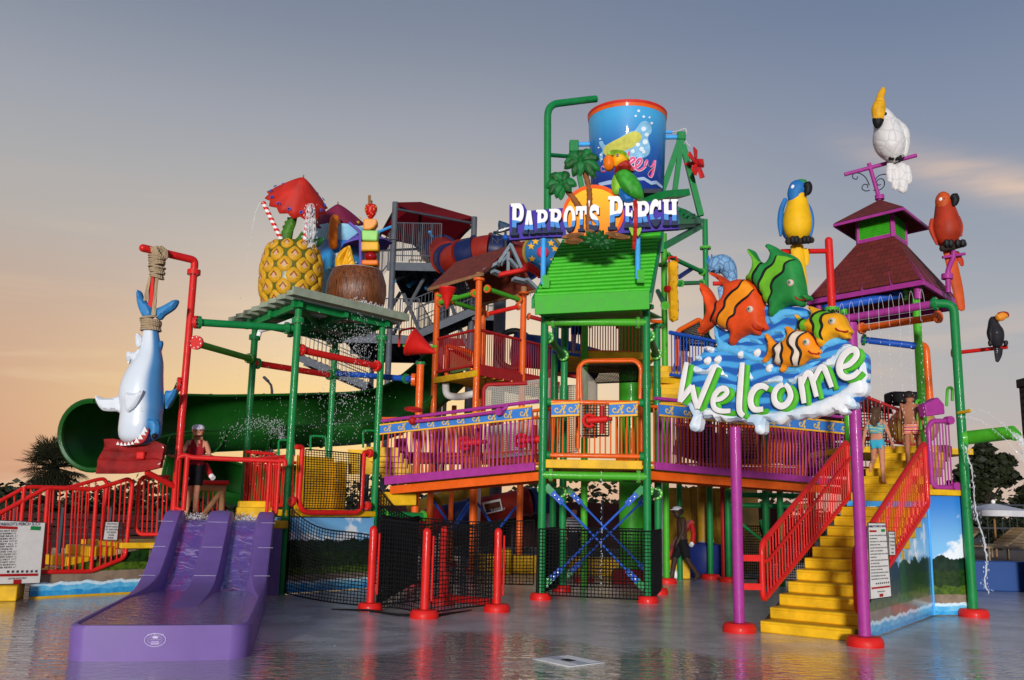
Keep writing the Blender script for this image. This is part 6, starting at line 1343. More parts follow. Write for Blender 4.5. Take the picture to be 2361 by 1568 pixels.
fish('large green striped fish at the top of the welcome sign', [(690,188),(703,172),(730,188),(752,228),(772,258),(810,270),(842,250),(850,212),(830,172),(813,152),(833,137),(870,150),(920,182),(970,203),(1012,222),(1045,262),(1062,322),(1076,382),(1086,440),(1092,482),(1112,492),(1126,512),(1110,528),(1078,530),(1082,550),(1060,570),(1010,562),(960,572),(922,602),(882,648),(850,648),(843,610),(850,572),(812,540),(798,500),(770,460),(745,422),(700,392),(678,385),(702,350),(725,310),(730,270),(714,230)], [FG, FLG],
     [([(690,190),(703,176),(748,228),(772,260),(805,272),(790,320),(765,360),(745,425),(700,392),(690,384),(704,350),(727,310),(732,270)],1), (gB+gC[::-1],1)], [gA, gB, gC], (1020,422), .05, .15, [(1052,512),(1060,530),(1085,532),(1112,520)])
oA, oB, oC = [(490,540),(510,590),(492,640),(460,682)], [(686,392),(670,450),(620,490),(580,540),(570,590),(532,640),(512,700)], [(762,462),(740,510),(690,550),(652,590),(640,640),(602,670),(580,735)]
fish('large orange striped fish at the left of the welcome sign', [(360,422),(375,411),(410,440),(440,480),(460,520),(490,543),(510,530),(530,500),(536,450),(510,410),(470,372),(428,347),(443,337),(490,350),(530,374),(570,398),(620,385),(682,388),(732,410),(767,450),(792,500),(806,560),(812,620),(822,680),(842,725),(820,740),(792,742),(792,760),(775,776),(720,767),(680,780),(640,802),(610,837),(585,847),(573,820),(588,770),(560,737),(520,727),(470,692),(450,702),(410,732),(370,762),(355,756),(375,710),(400,660),(415,610),(400,540),(380,480)], [FO, FOY],
     [(oB+oC[::-1],1)], [oA, oB, oC], (748,606), .07, .16, [(765,710),(775,735),(800,742),(830,730)])
yA, yB, yC = [(1095,662),(1075,700),(1070,738)], [(1240,603),(1190,635),(1165,670),(1185,720),(1165,775)], [(1300,622),(1250,640),(1235,680),(1245,720),(1230,770),(1240,812)]
fish('yellow and green fish at the right of the welcome sign', [(1012,618),(1030,613),(1060,648),(1090,660),(1120,660),(1142,630),(1130,600),(1112,578),(1140,573),(1180,588),(1230,600),(1290,618),(1342,625),(1372,660),(1387,700),(1412,735),(1416,750),(1392,765),(1400,790),(1360,797),(1310,792),(1260,817),(1225,847),(1198,852),(1183,830),(1160,772),(1115,747),(1070,742),(1040,742),(1060,700),(1040,660)], [FY, FLG],
     [(yB+yC[::-1],1), ([(1062,655),(1095,662),(1118,662),(1112,745),(1070,738),(1050,738),(1068,700)],1)], [yA, yB, yC], (1312,688), .07, .14, [(1338,735),(1355,750),(1385,755),(1410,748)])
cA, cB, cC, cD = [(955,830),(970,870),(960,920),(965,960),(945,985)], [(930,832),(905,870),(912,910),(900,955)], [(1045,747),(1010,800),(1010,845),(1042,890),(1030,940),(1030,985)], [(1118,757),(1078,800),(1070,850),(1097,900),(1085,945),(1065,985)]
fish('small orange and cream striped fish above the word on the welcome sign', [(820,770),(840,767),(870,800),(900,830),(930,825),(960,800),(977,770),(960,722),(985,714),(1020,738),(1070,748),(1120,755),(1152,790),(1182,840),(1206,880),(1212,895),(1192,910),(1202,925),(1180,937),(1130,942),(1080,982),(1030,992),(980,992),(960,1022),(935,1032),(928,1007),(943,987),(905,982),(888,960),(893,920),(870,912),(830,962),(803,956),(830,910),(845,870),(838,820)], [FOY, FW],
     [(cC+cD[::-1],1), (cB+cA[::-1],1)], [cA, cB, cC, cD], (1132,832), .09, .12, [(1150,890),(1165,905),(1190,908),(1207,897)])
# letters
WG = paint('letter_green', (84,190,46), .35, .12)
def wl(paths, w=19):
    w = w*1.02
    mb, mk, mw = MB(), MB(), MB(); px = (PW.at(*kw(900,1200))-PW.at(*kw(800,1200))).length/100
    for p in paths:
        q = smooth_pts(p, 5, False); n = len(q)
        rad = [w*px*(.72+.28*math.sin(math.pi*(i+1)/(n+1))) for i in range(n)]
        mb.tube([PW.at(*kw(x+21, y+13), .09) for x, y in q], [r*1.15 for r in rad], 10, flat=.75, up=PW.n)
        mk.tube([PW.at(*kw(x, y), .150) for x, y in q], [r*1.10 for r in rad], 10, flat=.14, up=PW.n); mw.tube([PW.at(*kw(x, y), .156) for x, y in q], rad, 12, flat=.14, up=PW.n)
    o = part('letter', mw, WHITE, ws); part('letter_side', mb, WG, o); part('letter_outline', mk, BLACK, o)
wl([[(293,965),(275,1060),(258,1150),(245,1240)], [(248,1236),(290,1180),(332,1125)], [(332,1125),(345,1200),(368,1285)], [(368,1285),(400,1200),(450,1080),(490,990)]], 21)
wl([[(492,1228),(535,1215),(572,1180),(562,1150),(525,1152),(490,1190),(476,1240),(490,1285),(535,1303),(598,1302)]], 20)
wl([[(680,968),(672,1060),(664,1160),(658,1260),(664,1310),(690,1338)]], 22)
wl([[(858,1150),(820,1130),(775,1142),(742,1190),(738,1250),(765,1292),(825,1290)]], 22)
wl([[(965,1120),(925,1140),(900,1190),(910,1245),(950,1270),(990,1250),(1015,1200),(1000,1145),(975,1120)]], 21)
wl([[(1082,1065),(1088,1120),(1098,1180),(1108,1250)], [(1092,1120),(1120,1050),(1148,1045),(1165,1090),(1195,1205)], [(1172,1100),(1210,1020),(1240,1000),(1262,1040),(1300,1140)]], 19)
wl([[(1372,1000),(1425,978),(1470,925),(1462,882),(1420,885),(1375,930),(1352,990),(1362,1045),(1400,1072),(1450,1060),(1490,1025)]], 21)
# ================================================================ right-hand stairs, murals, rails
k6 = K(2900,1600,1.4); k7 = K(3200,1200,1.96); k8 = K(3000,300,1.4936)
S0, S1 = gp(1753,1458), gp(1970,1480); wS = (S1-S0).normalized(); wid = (S1-S0).length; aS = V((-wS.y, wS.x, 0))
st = thing('yellow_stairs', 'yellow stairs climbing behind the welcome sign with red side rails', 'stairs', S0)
RUN, RISE = .355, .164
def stair_step(L_, z, rise=RISE, run=RUN, w0=0, w1=None):
    w1 = wid if w1 is None else w1; c = S0+aS*(L_+run*.5+.02)+wS*((w0+w1)/2)
    o = part('step', MB().beam(c-wS*(w1-w0)/2+V((0,0,z-rise/2)), c+wS*(w1-w0)/2+V((0,0,z-rise/2)), run+.06, rise), YELLOW, st, bevel=.018)
    part('nosing', MB().tube([S0+aS*(L_-.005)+wS*(w0+.02)+V((0,0,z-.025)), S0+aS*(L_-.005)+wS*(w1-.02)+V((0,0,z-.025))], .022, 8), YELLOW, o)
for i in range(11): stair_step(i*RUN, (i+1)*RISE)
zl = 11*RISE
part('blue_band', MB().beam(S0+aS*(11*RUN+.02)+wS*0+V((0,0,zl+.06)), S0+aS*(11*RUN+.02)+wS*(wid+.02)+V((0,0,zl+.06)), .04, .09), SKYBLUE, st)
for i in range(7): stair_step(11*RUN+.06+i*.30, zl+.1+(i+1)*.155, .155, .30, .05, wid-.02)
part('side_wall', MB().prism([S0+wS*-.03+aS*.15+V((0,0,.02)), S0+wS*-.03+aS*4.2+V((0,0,.02)), S0+wS*-.03+aS*4.2+V((0,0,1.75)), S0+wS*-.03+aS*.2+V((0,0,.14))], wS*.03), paint('dark_timber', (60,42,26), .6, .3, .2), st)
PLr = Plane(S0+wS*.02, math.atan2(aS.y, aS.x)); PRr = Plane(S0+wS*(wid+.02), math.atan2(aS.y, aS.x))
# left rail
zr = lambda L_: (L_/RUN)*RISE
def rail3(off, L0, L1, zb0, zb1, zt0, zt1, n, name='rail'):
    b = S0+wS*off; p = [b+aS*L0+V((0,0,zb0)), b+aS*L0+V((0,0,zt0)), b+aS*L1+V((0,0,zt1)), b+aS*L1+V((0,0,zb1))]
    part('rail_frame', MB().tube(bend([(p[0]+p[3])/2, p[0], p[1], p[2], p[3], (p[0]+p[3])/2], .12, 4), .042, 12), RED, st)
    for i in range(n): f = (i+.7)/(n+.4); bar('baluster', p[0].lerp(p[3], f), p[1].lerp(p[2], f), .013, RED, st)
    return p
pl_ = rail3(.0, .12, 4.05, .42, 1.98, 1.22, 2.98, 34)
part('handrail', MB().tube(bend([pl_[0].lerp(pl_[1],.68), pl_[0].lerp(pl_[1],.72)+aS*.12+wS*.06, pl_[3].lerp(pl_[2],.70)+wS*.06, pl_[3].lerp(pl_[2],.70)], .1), .026, 10), RED, st)
pr3 = rail3(wid+.02, .10, 4.0, .36, 1.86, 1.18, 2.92, 30)
part('handrail', MB().tube(bend([pr3[0].lerp(pr3[1],.60), pr3[0].lerp(pr3[1],.64)-wS*.08+aS*.1, pr3[0].lerp(pr3[1],.75)+aS*.5-wS*.08], .08), .026, 10), RED, st)
for z in (.62, 1.02):
    part('rail_bracket', MB().beam(W1+V((.02,.05,z)), S0+aS*.12+V((0,0,z)), .05, .09), RED, st)
# murals on the right flank
m0, m1, m2 = S0+wS*(wid+.10)+aS*.02, V((7.26,16.46,0)), V((7.98,16.62,0))
mw = thing('mural_wall', 'painted beach and jungle mural wall beside the yellow stairs', 'wall', (m0+m1)/2)
mural_panel(mw, m0, m1, .02, .30, 2.02, MUR_R); mural_panel(mw, m1+V((.01,.01,0)), m2, .02, 2.02, 2.02, MUR_R, (m1-m0).length)
part('coping', MB().beam(m1+V((-.15,-.12,2.08)), m2+V((.0,.0,2.08)), .10, .10), YELLOW, mw, bevel=.01); part('deck', MB().prism([m1+V((.02,.02,2.0)), m2+V((0,.05,2.0)), m2+V((.2,1.9,2.0)), m1+V((.2,1.9,2.0))], (0,0,.06)), YELLOW, mw)
part('corner_trim', MB().cyl(m1+V((0,-.02,.02)), m1+V((0,-.02,2.0)), .02, n=8), SKYBLUE, mw)
RB = Plane(S0+wS*(wid+.16), math.atan2(aS.y, aS.x))
PRB = Plane(S0+wS*(wid+.20)+aS*.55, math.atan2(aS.y, aS.x)-R(18))
rule_board('tall white rule board hung on the right stair rail', k6, PRB, [(796,688),(895,690),(928,1100),(810,1116)]); height_board('small white height notice behind the tall rule board on the stairs', k6, Plane(S0+wS*(wid+.10)+aS*1.3, math.atan2(aS.y, aS.x)-R(10)), [(909,735),(945,737),(950,868),(915,870)])
# purple side gate panel
PGp = Plane(m1+V((-.25,-.05,0)), R(14)); t = thing('purple_gate', 'purple barred side panel beside the right green post', 'gate', m1)
tube_k(k6, PGp, [(1260,118),(1160,118),(1138,150),(1160,470),(1185,490),(1295,490)], .045, PURPLE, t, 'gate_frame')
bars_k(k6, PGp, [1165,1182,1199,1216,1233,1250], lambda x: 118, lambda x: 490, .014, PURPLE, t, -22)
for x, y in ((1250,115),(1285,485)): part('clamp', MB().cyl(PGp.at(*k6(x,y),-.05), PGp.at(*k6(x,y),.08), .075), PURPLE, t)
part('box', MB().prism([PGp.at(*k6(x,y),-.3) for x, y in ((1140,20),(1215,-20),(1250,20),(1255,75),(1150,90))], PGp.n*.2), PURPLE, t, bevel=.02)

# ================================================================ right corner post, pipes
gpost = gp(2245,1422); ZG = at(2165,700,gpost.y).z
fr_ = thing('right_pipe_frame', 'green corner posts with purple orange and blue pipes at right', 'pipe frame', gpost)
qa, qb_ = V((gpost.x-.28,gpost.y+.1,ZG+.02)), at(1940,736,17.8)
o = part('post', MB().tube(bend([gpost, V((gpost.x,gpost.y,ZG)), qa+(qa-V((gpost.x,gpost.y,ZG)))*.3], .28, 8), .078, 20), GREEN, fr_); footing(gpost, .25, o, None, .14)
pipe('pipe', [qa, qb_], .072, PURPLE, fr_, ((0,.0),(-1,.06)), fmat=GREEN)
P2 = V((8.25,18.7,0)); Z2 = at(2106,655,18.7).z; part('post', MB().cyl(P2, P2+V((0,0,Z2)), .08, n=18), LGREEN, fr_); mb = MB(); flange_mb(mb, P2+V((0,0,Z2-.1)), (0,0,1), .15, .08); part('flange', mb, [LGREEN, BOLT], fr_)
P3 = at(1965,1186,18.9); P3.z = 0; Z3 = at(1955,712,18.9).z; part('post', MB().cyl(P3, P3+V((0,0,Z3)), .08, n=18), LGREEN, fr_)
pipe('pipe', [at(*k8(430,1400),18.9), at(*k8(935,1305),18.7)], .085, BLUE, fr_, ((-1,.05),), fmat=LGREEN); pipe('pipe', [at(*k7(470,225),18.9), at(*k7(1100,130),17.2)], .07, ORANGE, fr_, ((0,.05),(-1,.05)), fmat=ORANGE)
pipe('pipe', [at(*k7(480,310),18.9), at(*k7(905,360),18.7)], .07, BLUE, fr_, ((0,.05),), fmat=GREEN); part('pipe', MB().tube(bend([at(*k7(880,360),18.8), at(*k7(985,350),18.9), at(*k7(1020,830),18.9)], .2), .075, 14), ORANGE, fr_)
PX = at(*k8(470,990),17.9); Zx = at(*k8(490,1400),17.9); part('red_post', MB().tube([Zx, PX], .075, 16), RED, fr_); part('red_cap', MB().ball(PX, .075), RED, fr_); mb = MB(); flange_mb(mb, Zx, (0,0,1), .14, .06); part('flange', mb, [LGREEN, BOLT], fr_); part('red_arm', MB().cyl(at(*k8(190,1055),17.6), at(*k8(455,1052),17.9), .05), RED, fr_)
part('dump_spout', MB().tube([at(*k7(1270,1085),16.6), at(*k7(1660,1040),15.9), at(*k7(1700,1070),15.8)], [.12,.12,.09], 18), LGREEN, fr_); mb = MB(); flange_mb(mb, at(*k7(1280,1085),16.6), (1,-.3,.05), .20, .08); part('flange', mb, [LGREEN, BOLT], fr_)
part('nozzle', MB().tube([at(*k7(1240,885),16.5), at(*k7(1300,875),16.3), at(*k7(1340,865),16.2)], .03, 10), YELLOW, fr_)
for x, y, y2 in ((905,790,1060),(1150,690,830)): part('hoop', MB().tube(bend([at(*k7(x,y2),18.3), at(*k7(x+5,y),18.3), at(*k7(x+45,y-5),18.4), at(*k7(x+45,y2-40),18.4)], .08), .03, 8), LGREEN, fr_)
toa, tob = at(*k7(1215,415),16.6), at(*k7(1625,368),15.9); part('perch_arm', MB().cyl(toa, tob, .035), RED, fr_); part('flange', MB().cyl(toa-V((.05,0,0)), toa+V((.03,-.01,0)), .085), DRED, fr_)

# ================================================================ pavilion with red roof and cupola
def m_shingle(c1, c2):
    def f(nt, N, L, b):
        tc = N.new('ShaderNodeTexCoord'); mp = N.new('ShaderNodeMapping'); L.new(tc.outputs['UV'], mp.inputs[0]); br = N.new('ShaderNodeTexBrick'); L.new(mp.outputs[0], br.inputs[0]); br.inputs['Scale'].default_value = 1; br.inputs['Brick Width'].default_value = .22; br.inputs['Row Height'].default_value = .14; br.inputs['Mortar Size'].default_value = .006; br.inputs['Color1'].default_value = (*lin(*c1),1); br.inputs['Color2'].default_value = (*lin(*c2),1); br.inputs['Mortar'].default_value = (*lin(50,16,12),1)
        n = noise(N, L, tc.outputs['UV'], 9, 4); L.new(mixrgb(N, L, math_node(N, L, 'MULTIPLY', n, .4), br.outputs[0], lin(70,20,16)), b.inputs['Base Color']); b.inputs['Roughness'].default_value = .8; bump(N, L, br.outputs['Fac'], b, -.5, .02)
    return f
SHIN = mat_nodes('red_shingle', m_shingle((128,40,30), (106,30,24))); SHIN2 = mat_nodes('brown_shingle', m_shingle((134,52,28), (112,40,22)))
def roof_face(name, pts, mat, parent, th=.05):
    pts = [V(p) for p in pts]; n = (pts[1]-pts[0]).cross(pts[-1]-pts[0]).normalized(); ex = (pts[1]-pts[0]).normalized(); ey = n.cross(ex)
    mb = MB().prism(pts, -n*th); me = mb.mesh(name, mat); uv = me.uv_layers.new(name='UVMap')
    for l in me.loops: q = V(me.vertices[l.vertex_index].co)-pts[0]; uv.data[l.index].uv = (q.dot(ex), q.dot(ey))
    return part(name, me, mat, parent)
pv = thing('pavilion_roof', 'red shingled pavilion roof with green cupola at right', 'roof', (7.5,19.5,6))
zE = 6.25; cN, cL_, cR = at(2127,632,17.8), at(1862,682,19.8), at(2217,692,19.9)
for q in (cN, cL_, cR): q.z = zE
cF = cL_+cR-cN; cC = (cL_+cR)/2; k_ = .33; zU = at(2035,563,19.8).z
up = [cC+(q-cC)*k_+V((0,0,zU-zE)) for q in (cL_, cN, cR, cF)]; lo = [cL_, cN, cR, cF]
for i in range(4): roof_face('shingles', [lo[i], lo[(i+1) % 4], up[(i+1) % 4], up[i]], SHIN, pv)
for i in range(4): part('fascia', MB().beam(lo[i]+V((0,0,-.08)), lo[(i+1) % 4]+V((0,0,-.08)), .05, .10), PURPLE, pv)
for i in range(4): part('rafter', MB().beam(lo[i]+V((0,0,-.08)), up[i]+V((0,0,-.12)), .06, .1), PURPLE, pv)
for f in (.25,.5,.75):
    for i in (0,1): part('rafter', MB().beam(lo[i].lerp(lo[i+1],f)+V((0,0,-.07)), up[i].lerp(up[i+1],f)+V((0,0,-.1)), .05, .08), PURPLE, pv)
zc1 = at(2030,505,19.6).z
cu = [q*1.0 for q in up]; cut = [cC.lerp(V((q.x,q.y,cC.z)), .92) for q in up]
for i in range(4):
    a, b = V((cut[i].x,cut[i].y,0)), V((cut[(i+1) % 4].x,cut[(i+1) % 4].y,0)); n = 9
    part('cupola_wall', MB().beam(a+V((0,0,(zU+zc1)/2)), b+V((0,0,(zU+zc1)/2)), .04, zc1-zU), LGREEN, pv)
    for j in range(n): part('siding', MB().beam(a.lerp(b,.04)+V((0,0,zU+(j+.5)*(zc1-zU)/n)), a.lerp(b,.96)+V((0,0,zU+(j+.5)*(zc1-zU)/n)), .06, (zc1-zU)/n*.8), ROOFGREEN, pv)
    part('cupola_post', MB().beam(a+V((0,0,zU)), a+V((0,0,zc1)), .09, .09), PURPLE, pv); part('trim', MB().beam(a+V((0,0,zU+.03)), b+V((0,0,zU+.03)), .08, .09), PURPLE, pv)
zA = at(2010,458,19.8).z; lo2 = [cC+(V((q.x,q.y,cC.z))-cC)*.62+V((0,0,zc1-.05-zE)) for q in (cL_, cN, cR, cF)]; ap = V((cC.x,cC.y,zA))
for i in range(4):
    roof_face('shingles', [lo2[i], lo2[(i+1) % 4], ap], SHIN, pv); part('fascia', MB().beam(lo2[i]+V((0,0,-.05)), lo2[(i+1) % 4]+V((0,0,-.05)), .04, .06), PURPLE, pv)
for q, dz in ((cN,.25),(cL_,.25)): part('post_head', MB().cyl(cC.lerp(q,.86)+V((0,0,-.35)), cC.lerp(q,.86)+V((0,0,.05)), .07), PURPLE, pv)
# finial perch
pc_ = thing('roof_perch', 'purple perch pole with curled wire scrolls on the cupola', 'perch', ap); PPr = Plane((ap.x,ap.y,zA), R(-10))
part('pole', MB().tube([V((ap.x,ap.y,zA-.02)), PPr.at(*k8(710,528))], .045, 12), PURPLE, pc_); part('collar', MB().cyl(V((ap.x,ap.y,zA)), V((ap.x,ap.y,zA+.1)), .1), PURPLE, pc_); part('bar', MB().tube([PPr.at(*k8(565,595)), PPr.at(*k8(995,480))], .045, 12), PURPLE, pc_)
for path in ([(735,690),(770,690),(800,665),(798,630),(775,622),(755,640),(765,660),(780,655)], [(740,650),(760,610),(800,595),(860,600),(900,580),(912,545),(890,522),(862,535),(866,555),(885,550)], [(715,690),(690,695),(668,680),(678,657),(700,658),(702,675)], [(712,660),(690,615),(655,590),(620,590),(612,615),(635,625),(642,608)]):
    part('scroll', MB().tube([V(p) for p in smooth_pts([tuple(PPr.at(*k8(x,y),.02)) for x, y in path], 4, False)], .012, 6), DSTEEL, pc_)

# ================================================================ bird statues
def worm(name, path, k, pl, mat, parent, h=0.0, flat=.9, n=16, sm=4, taper=True):
    px = (pl.at(*k(path[0][0]+50, path[0][1]))-pl.at(*k(path[0][0]-50, path[0][1]))).length/100
    q = smooth_pts(path, sm, False); P = [pl.at(*k(x[0], x[1]), h) for x in q]; r = [max(.004, x[2]*px) for x in q]
    P = [P[0]+(P[0]-P[1]).normalized()*r[0]*.45]+P+[P[-1]+(P[-1]-P[-2]).normalized()*r[-1]*.45]; r = [r[0]*.3]+r+[r[-1]*.3]
    return part(name, MB().tube(P, r, n, flat=flat, up=pl.n), mat, parent)
CLAW = paint('claw_black', (22,20,20), .35)
def claws(k, pl, xs, y, parent, r=14, h=.12):
    for x in xs: worm('toe', [(x,y-18,r),(x+2,y,r*1.1),(x,y+18,r*.7)], k, pl, CLAW, parent, h, 1.0, 8, 2)
def macaw(label, Y, k, body, chest_m, wing_m, head_m, tail_m, spec, yaw=0):
    pl = Plane(at(*k(*body[2][:2]), Y), R(yaw)); t = thing('macaw_statue', label, 'parrot statue', pl.at(*k(*spec['perch'])))
    b = worm('body', body, k, pl, chest_m, t, 0, 1.0, 22); b2 = worm('back', [(x+spec.get('bx',-6), y, r*.96) for x, y, r in body[:-2]], k, pl, wing_m, t, -.10, 1.0, 20)
    worm('head', spec['head'], k, pl, head_m, t, .04, 1.0, 18)
    for wpath in spec['wings']: worm('wing', wpath, k, pl, wing_m, t, -.02, .8, 12)
    for tp, m_ in spec['tail']: worm('tail', tp, k, pl, m_, t, -.12, .4, 12)
    worm('beak', spec['beak'], k, pl, BLACK, t, .20, .8, 12); px = (pl.at(*k(100,100))-pl.at(*k(0,100))).length/100
    ex, ey = spec['eye']; part('face_patch', MB().ball(pl.at(*k(ex,ey), spec['hr']*px*.80), (26*px, 16*px, 22*px)), WHITE, t); part('eye', MB().ball(pl.at(*k(ex,ey), spec['hr']*px*.80+.02), (10*px,14*px,10*px)), BLACK, t)
    return t, pl
MY, MB_, MGn = paint('macaw_yellow', (240,186,14), .4, .12, 0, 3), paint('macaw_blue', (36,116,186), .4, .2, 0, 4), paint('macaw_green', (40,140,80), .4, .2)
t, pl = macaw('blue and yellow macaw statue standing on a red arm', 17.4, k8, [(287,985,42),(285,950,72),(282,890,86),(283,830,78),(285,780,64),(284,730,52)], MY, MB_, MB_, MY,
   dict(perch=(288,1000), head=[(262,760,34),(268,715,48),(285,680,54),(300,662,42)], wings=[[(185,960,8),(182,880,17),(190,800,16),(215,740,14)], [(362,970,8),(372,880,15),(362,810,14),(345,770,10)]], tail=[([(290,1010,40),(305,1100,38),(325,1200,26),(338,1300,18)], MY), ([(345,1030,14),(352,1080,15),(350,1125,10)], MY)], beak=[(318,672,26),(330,690,24),(325,720,20),(312,738,8)], eye=(258,686), hr=48))
worm('crown', [(262,658,12),(290,650,20),(325,652,18)], k8, pl, MGn, t, .08, .9, 12); part('throat', MB().ball(pl.at(*k8(290,735), .08), .11), MY, t); claws(k8, pl, (240,262,310,332), 1000, t, 16, .16); worm('branch', [(212,1003,20),(290,998,22),(368,993,18)], k8, pl, BARK, t, .08, 1, 12)
MR, MRO = paint('macaw_red', (178,52,22), .4, .2, 0, 3), paint('macaw_orange', (196,78,24), .4, .15, 0, 3)
t, pl = macaw('orange red macaw statue perched at the right corner of the pavilion', 18.4, k8, [(1195,1020,40),(1180,960,74),(1175,900,80),(1172,850,70),(1165,800,58),(1160,760,48)], MR, MR, MRO, MR,
   dict(perch=(1200,1050), bx=8, head=[(1150,800,40),(1150,760,46),(1160,735,44),(1172,724,26)], wings=[[(1120,1010,8),(1085,920,15),(1092,860,12)], [(1262,960,8),(1262,900,14),(1245,845,12)]], tail=[([(1205,1040,38),(1225,1130,36),(1255,1260,34),(1278,1370,24),(1280,1395,18)], MRO), ([(1250,1050,16),(1275,1100,18),(1285,1130,10)], MR)], beak=[(1188,740,26),(1200,760,24),(1195,785,18),(1185,798,8)], eye=(1138,757), hr=44))
claws(k8, pl, (1150,1175,1215,1245), 1022, t, 16, .18); worm('branch', [(1130,1045,18),(1200,1030,22),(1275,1015,16)], k8, pl, BARK, t, .08, 1, 12)
t = thing('macaw_pole', 'purple cranked pole holding the orange red macaw', 'pole', at(*k8(1180,1290),18.4)); part('pole', MB().tube(bend([at(*k8(1185,1300),18.5), at(*k8(1180,1170),18.5), at(*k8(1215,1090),18.4), at(*k8(1215,1050),18.4)], .1), .05, 12), PURPLE, t); part('bar', MB().cyl(at(*k8(1150,1090),18.4), at(*k8(1285,1068),18.4), .03), PURPLE, t); part('collar', MB().cyl(at(*k8(1178,1220),18.5), at(*k8(1178,1190),18.5), .11), PURPLE, t)
# white cockatoo-like bird with a great yellow bill
FEA = mat_nodes('white_feather', lambda nt, N, L, b: (lambda o: (lambda v: (v.__setattr__('feature','DISTANCE_TO_EDGE'), L.new(mixrgb(N, L, step(N, L, v.outputs['Distance'], .0, .07), lin(192,190,190), lin(214,212,210)), b.inputs['Base Color']), b.inputs['Roughness'].__setattr__('default_value', .55), bump(N, L, v.outputs['Distance'], b, .45, .05)))((lambda v: (L.new(o, v.inputs['Vector']), v.inputs['Scale'].__setattr__('default_value', 4.6), v)[-1])(N.new('ShaderNodeTexVoronoi'))))(N.new('ShaderNodeTexCoord').outputs['Object']))
WB = Plane(at(*k8(840,400),19.5), R(-12)); wb = thing('white_hornbill_statue', 'white bird statue with huge yellow bill on the rooftop perch', 'bird statue', WB.at(*k8(860,510)))
worm('body', [(865,500,50),(850,450,88),(832,390,100),(822,330,88),(800,270,68),(780,230,54),(770,205,36)], k8, WB, FEA, wb, 0, 1.0, 22); worm('wing', [(925,490,12),(920,420,34),(905,350,44),(870,300,34),(840,260,18)], k8, WB, FEA, wb, .06, .9, 14)
for p in ([(840,520,18),(838,570,24),(840,630,16)], [(870,540,26),(872,600,30),(870,675,18)], [(905,530,30),(915,600,36),(915,690,26)], [(940,540,18),(948,600,24),(955,640,14)]): worm('tail', p, k8, WB, FEA, wb, -.05, .5, 12)
BILL = paint('bill_yellow', (232,172,20), .35, .22, 0, 5)
worm('bill', [(762,200,34),(755,235,42),(752,270,38),(752,300,32)], k8, WB, BILL, wb, .30, .8, 16); worm('bill_tip', [(752,298,36),(748,325,28),(742,345,12)], k8, WB, BLACK, wb, .29, .8, 14); worm('casque', [(765,200,30),(768,160,24),(778,130,20),(786,105,10)], k8, WB, BILL, wb, .24, .8, 14)
part('eye', MB().ball(WB.at(*k8(797,258), .24), .035), BLACK, wb); claws(k8, WB, (832,845,872,886), 500, wb, 13, .10)
# toucan on the red arm
PTc = Plane(at(*k7(1535,260),15.9), R(0)); tc_ = thing('toucan_statue', 'black toucan statue with yellow bill on the red arm at far right', 'bird statue', PTc.at(*k7(1550,370)))
DKF = paint('toucan_black', (34,32,38), .5, .3, .3, 7, .1)
worm('body', [(1550,360,34),(1540,310,56),(1530,250,62),(1520,205,46),(1515,165,34),(1520,140,24)], k7, PTc, DKF, tc_, 0, 1, 18); worm('tail', [(1560,380,36),(1558,430,30),(1550,480,14)], k7, PTc, DKF, tc_, -.02, .5, 12); worm('wing', [(1490,330,10),(1482,270,18),(1490,215,14)], k7, PTc, DKF, tc_, .05, .9, 10)
worm('bill', [(1520,155,28),(1550,140,34),(1580,135,26),(1600,145,10)], k7, PTc, paint('bill_orange', (226,140,40), .35, .2), tc_, .12, .8, 14); worm('bill_top', [(1525,125,14),(1560,115,14),(1590,122,16),(1602,142,8)], k7, PTc, paint('bill_red', (140,30,20), .35, .2), tc_, .13, .8, 12)
claws(k7, PTc, (1478,1600), 345, tc_, 16, .05)
# blue bird behind the sign
PBb = Plane(at(*kw(500,300),21.0), R(0)); bb = thing('blue_bird_statue', 'pale blue feathered bird statue partly hidden behind the orange fish', 'bird statue', PBb.at(*kw(500,480)))
BFE = mat_nodes('blue_feather', lambda nt, N, L, b: (lambda o: (lambda v: (v.__setattr__('feature','DISTANCE_TO_EDGE'), L.new(mixrgb(N, L, step(N, L, v.outputs['Distance'], .0, .10), lin(60,100,150), lin(120,164,202)), b.inputs['Base Color']), b.inputs['Roughness'].__setattr__('default_value', .5), bump(N, L, v.outputs['Distance'], b, .45, .05)))((lambda v: (L.new(o, v.inputs['Vector']), v.inputs['Scale'].__setattr__('default_value', 6.0), v)[-1])(N.new('ShaderNodeTexVoronoi'))))(N.new('ShaderNodeTexCoord').outputs['Object']))
worm('body', [(440,330,34),(455,280,56),(500,275,72),(540,300,62),(565,360,44),(570,420,30)], kw, PBb, BFE, bb, 0, 1, 18)
for p in ([(415,300,10),(395,240,6)], [(420,280,10),(405,215,6)], [(430,265,10),(430,205,5)], [(445,255,9),(450,215,5)]): worm('crest', p, kw, PBb, MB_, bb, 0, .6, 8, 2)
worm('beak', [(430,330,16),(435,355,8)], kw, PBb, BLACK, bb, .12, .8, 10); worm('tail', [(510,430,34),(515,520,26),(515,600,14)], kw, PBb, BFE, bb, -.1, .5, 10); part('perch', MB().cyl(PBb.at(*kw(440,408),0), PBb.at(*kw(520,408),0), .05), RED, bb)
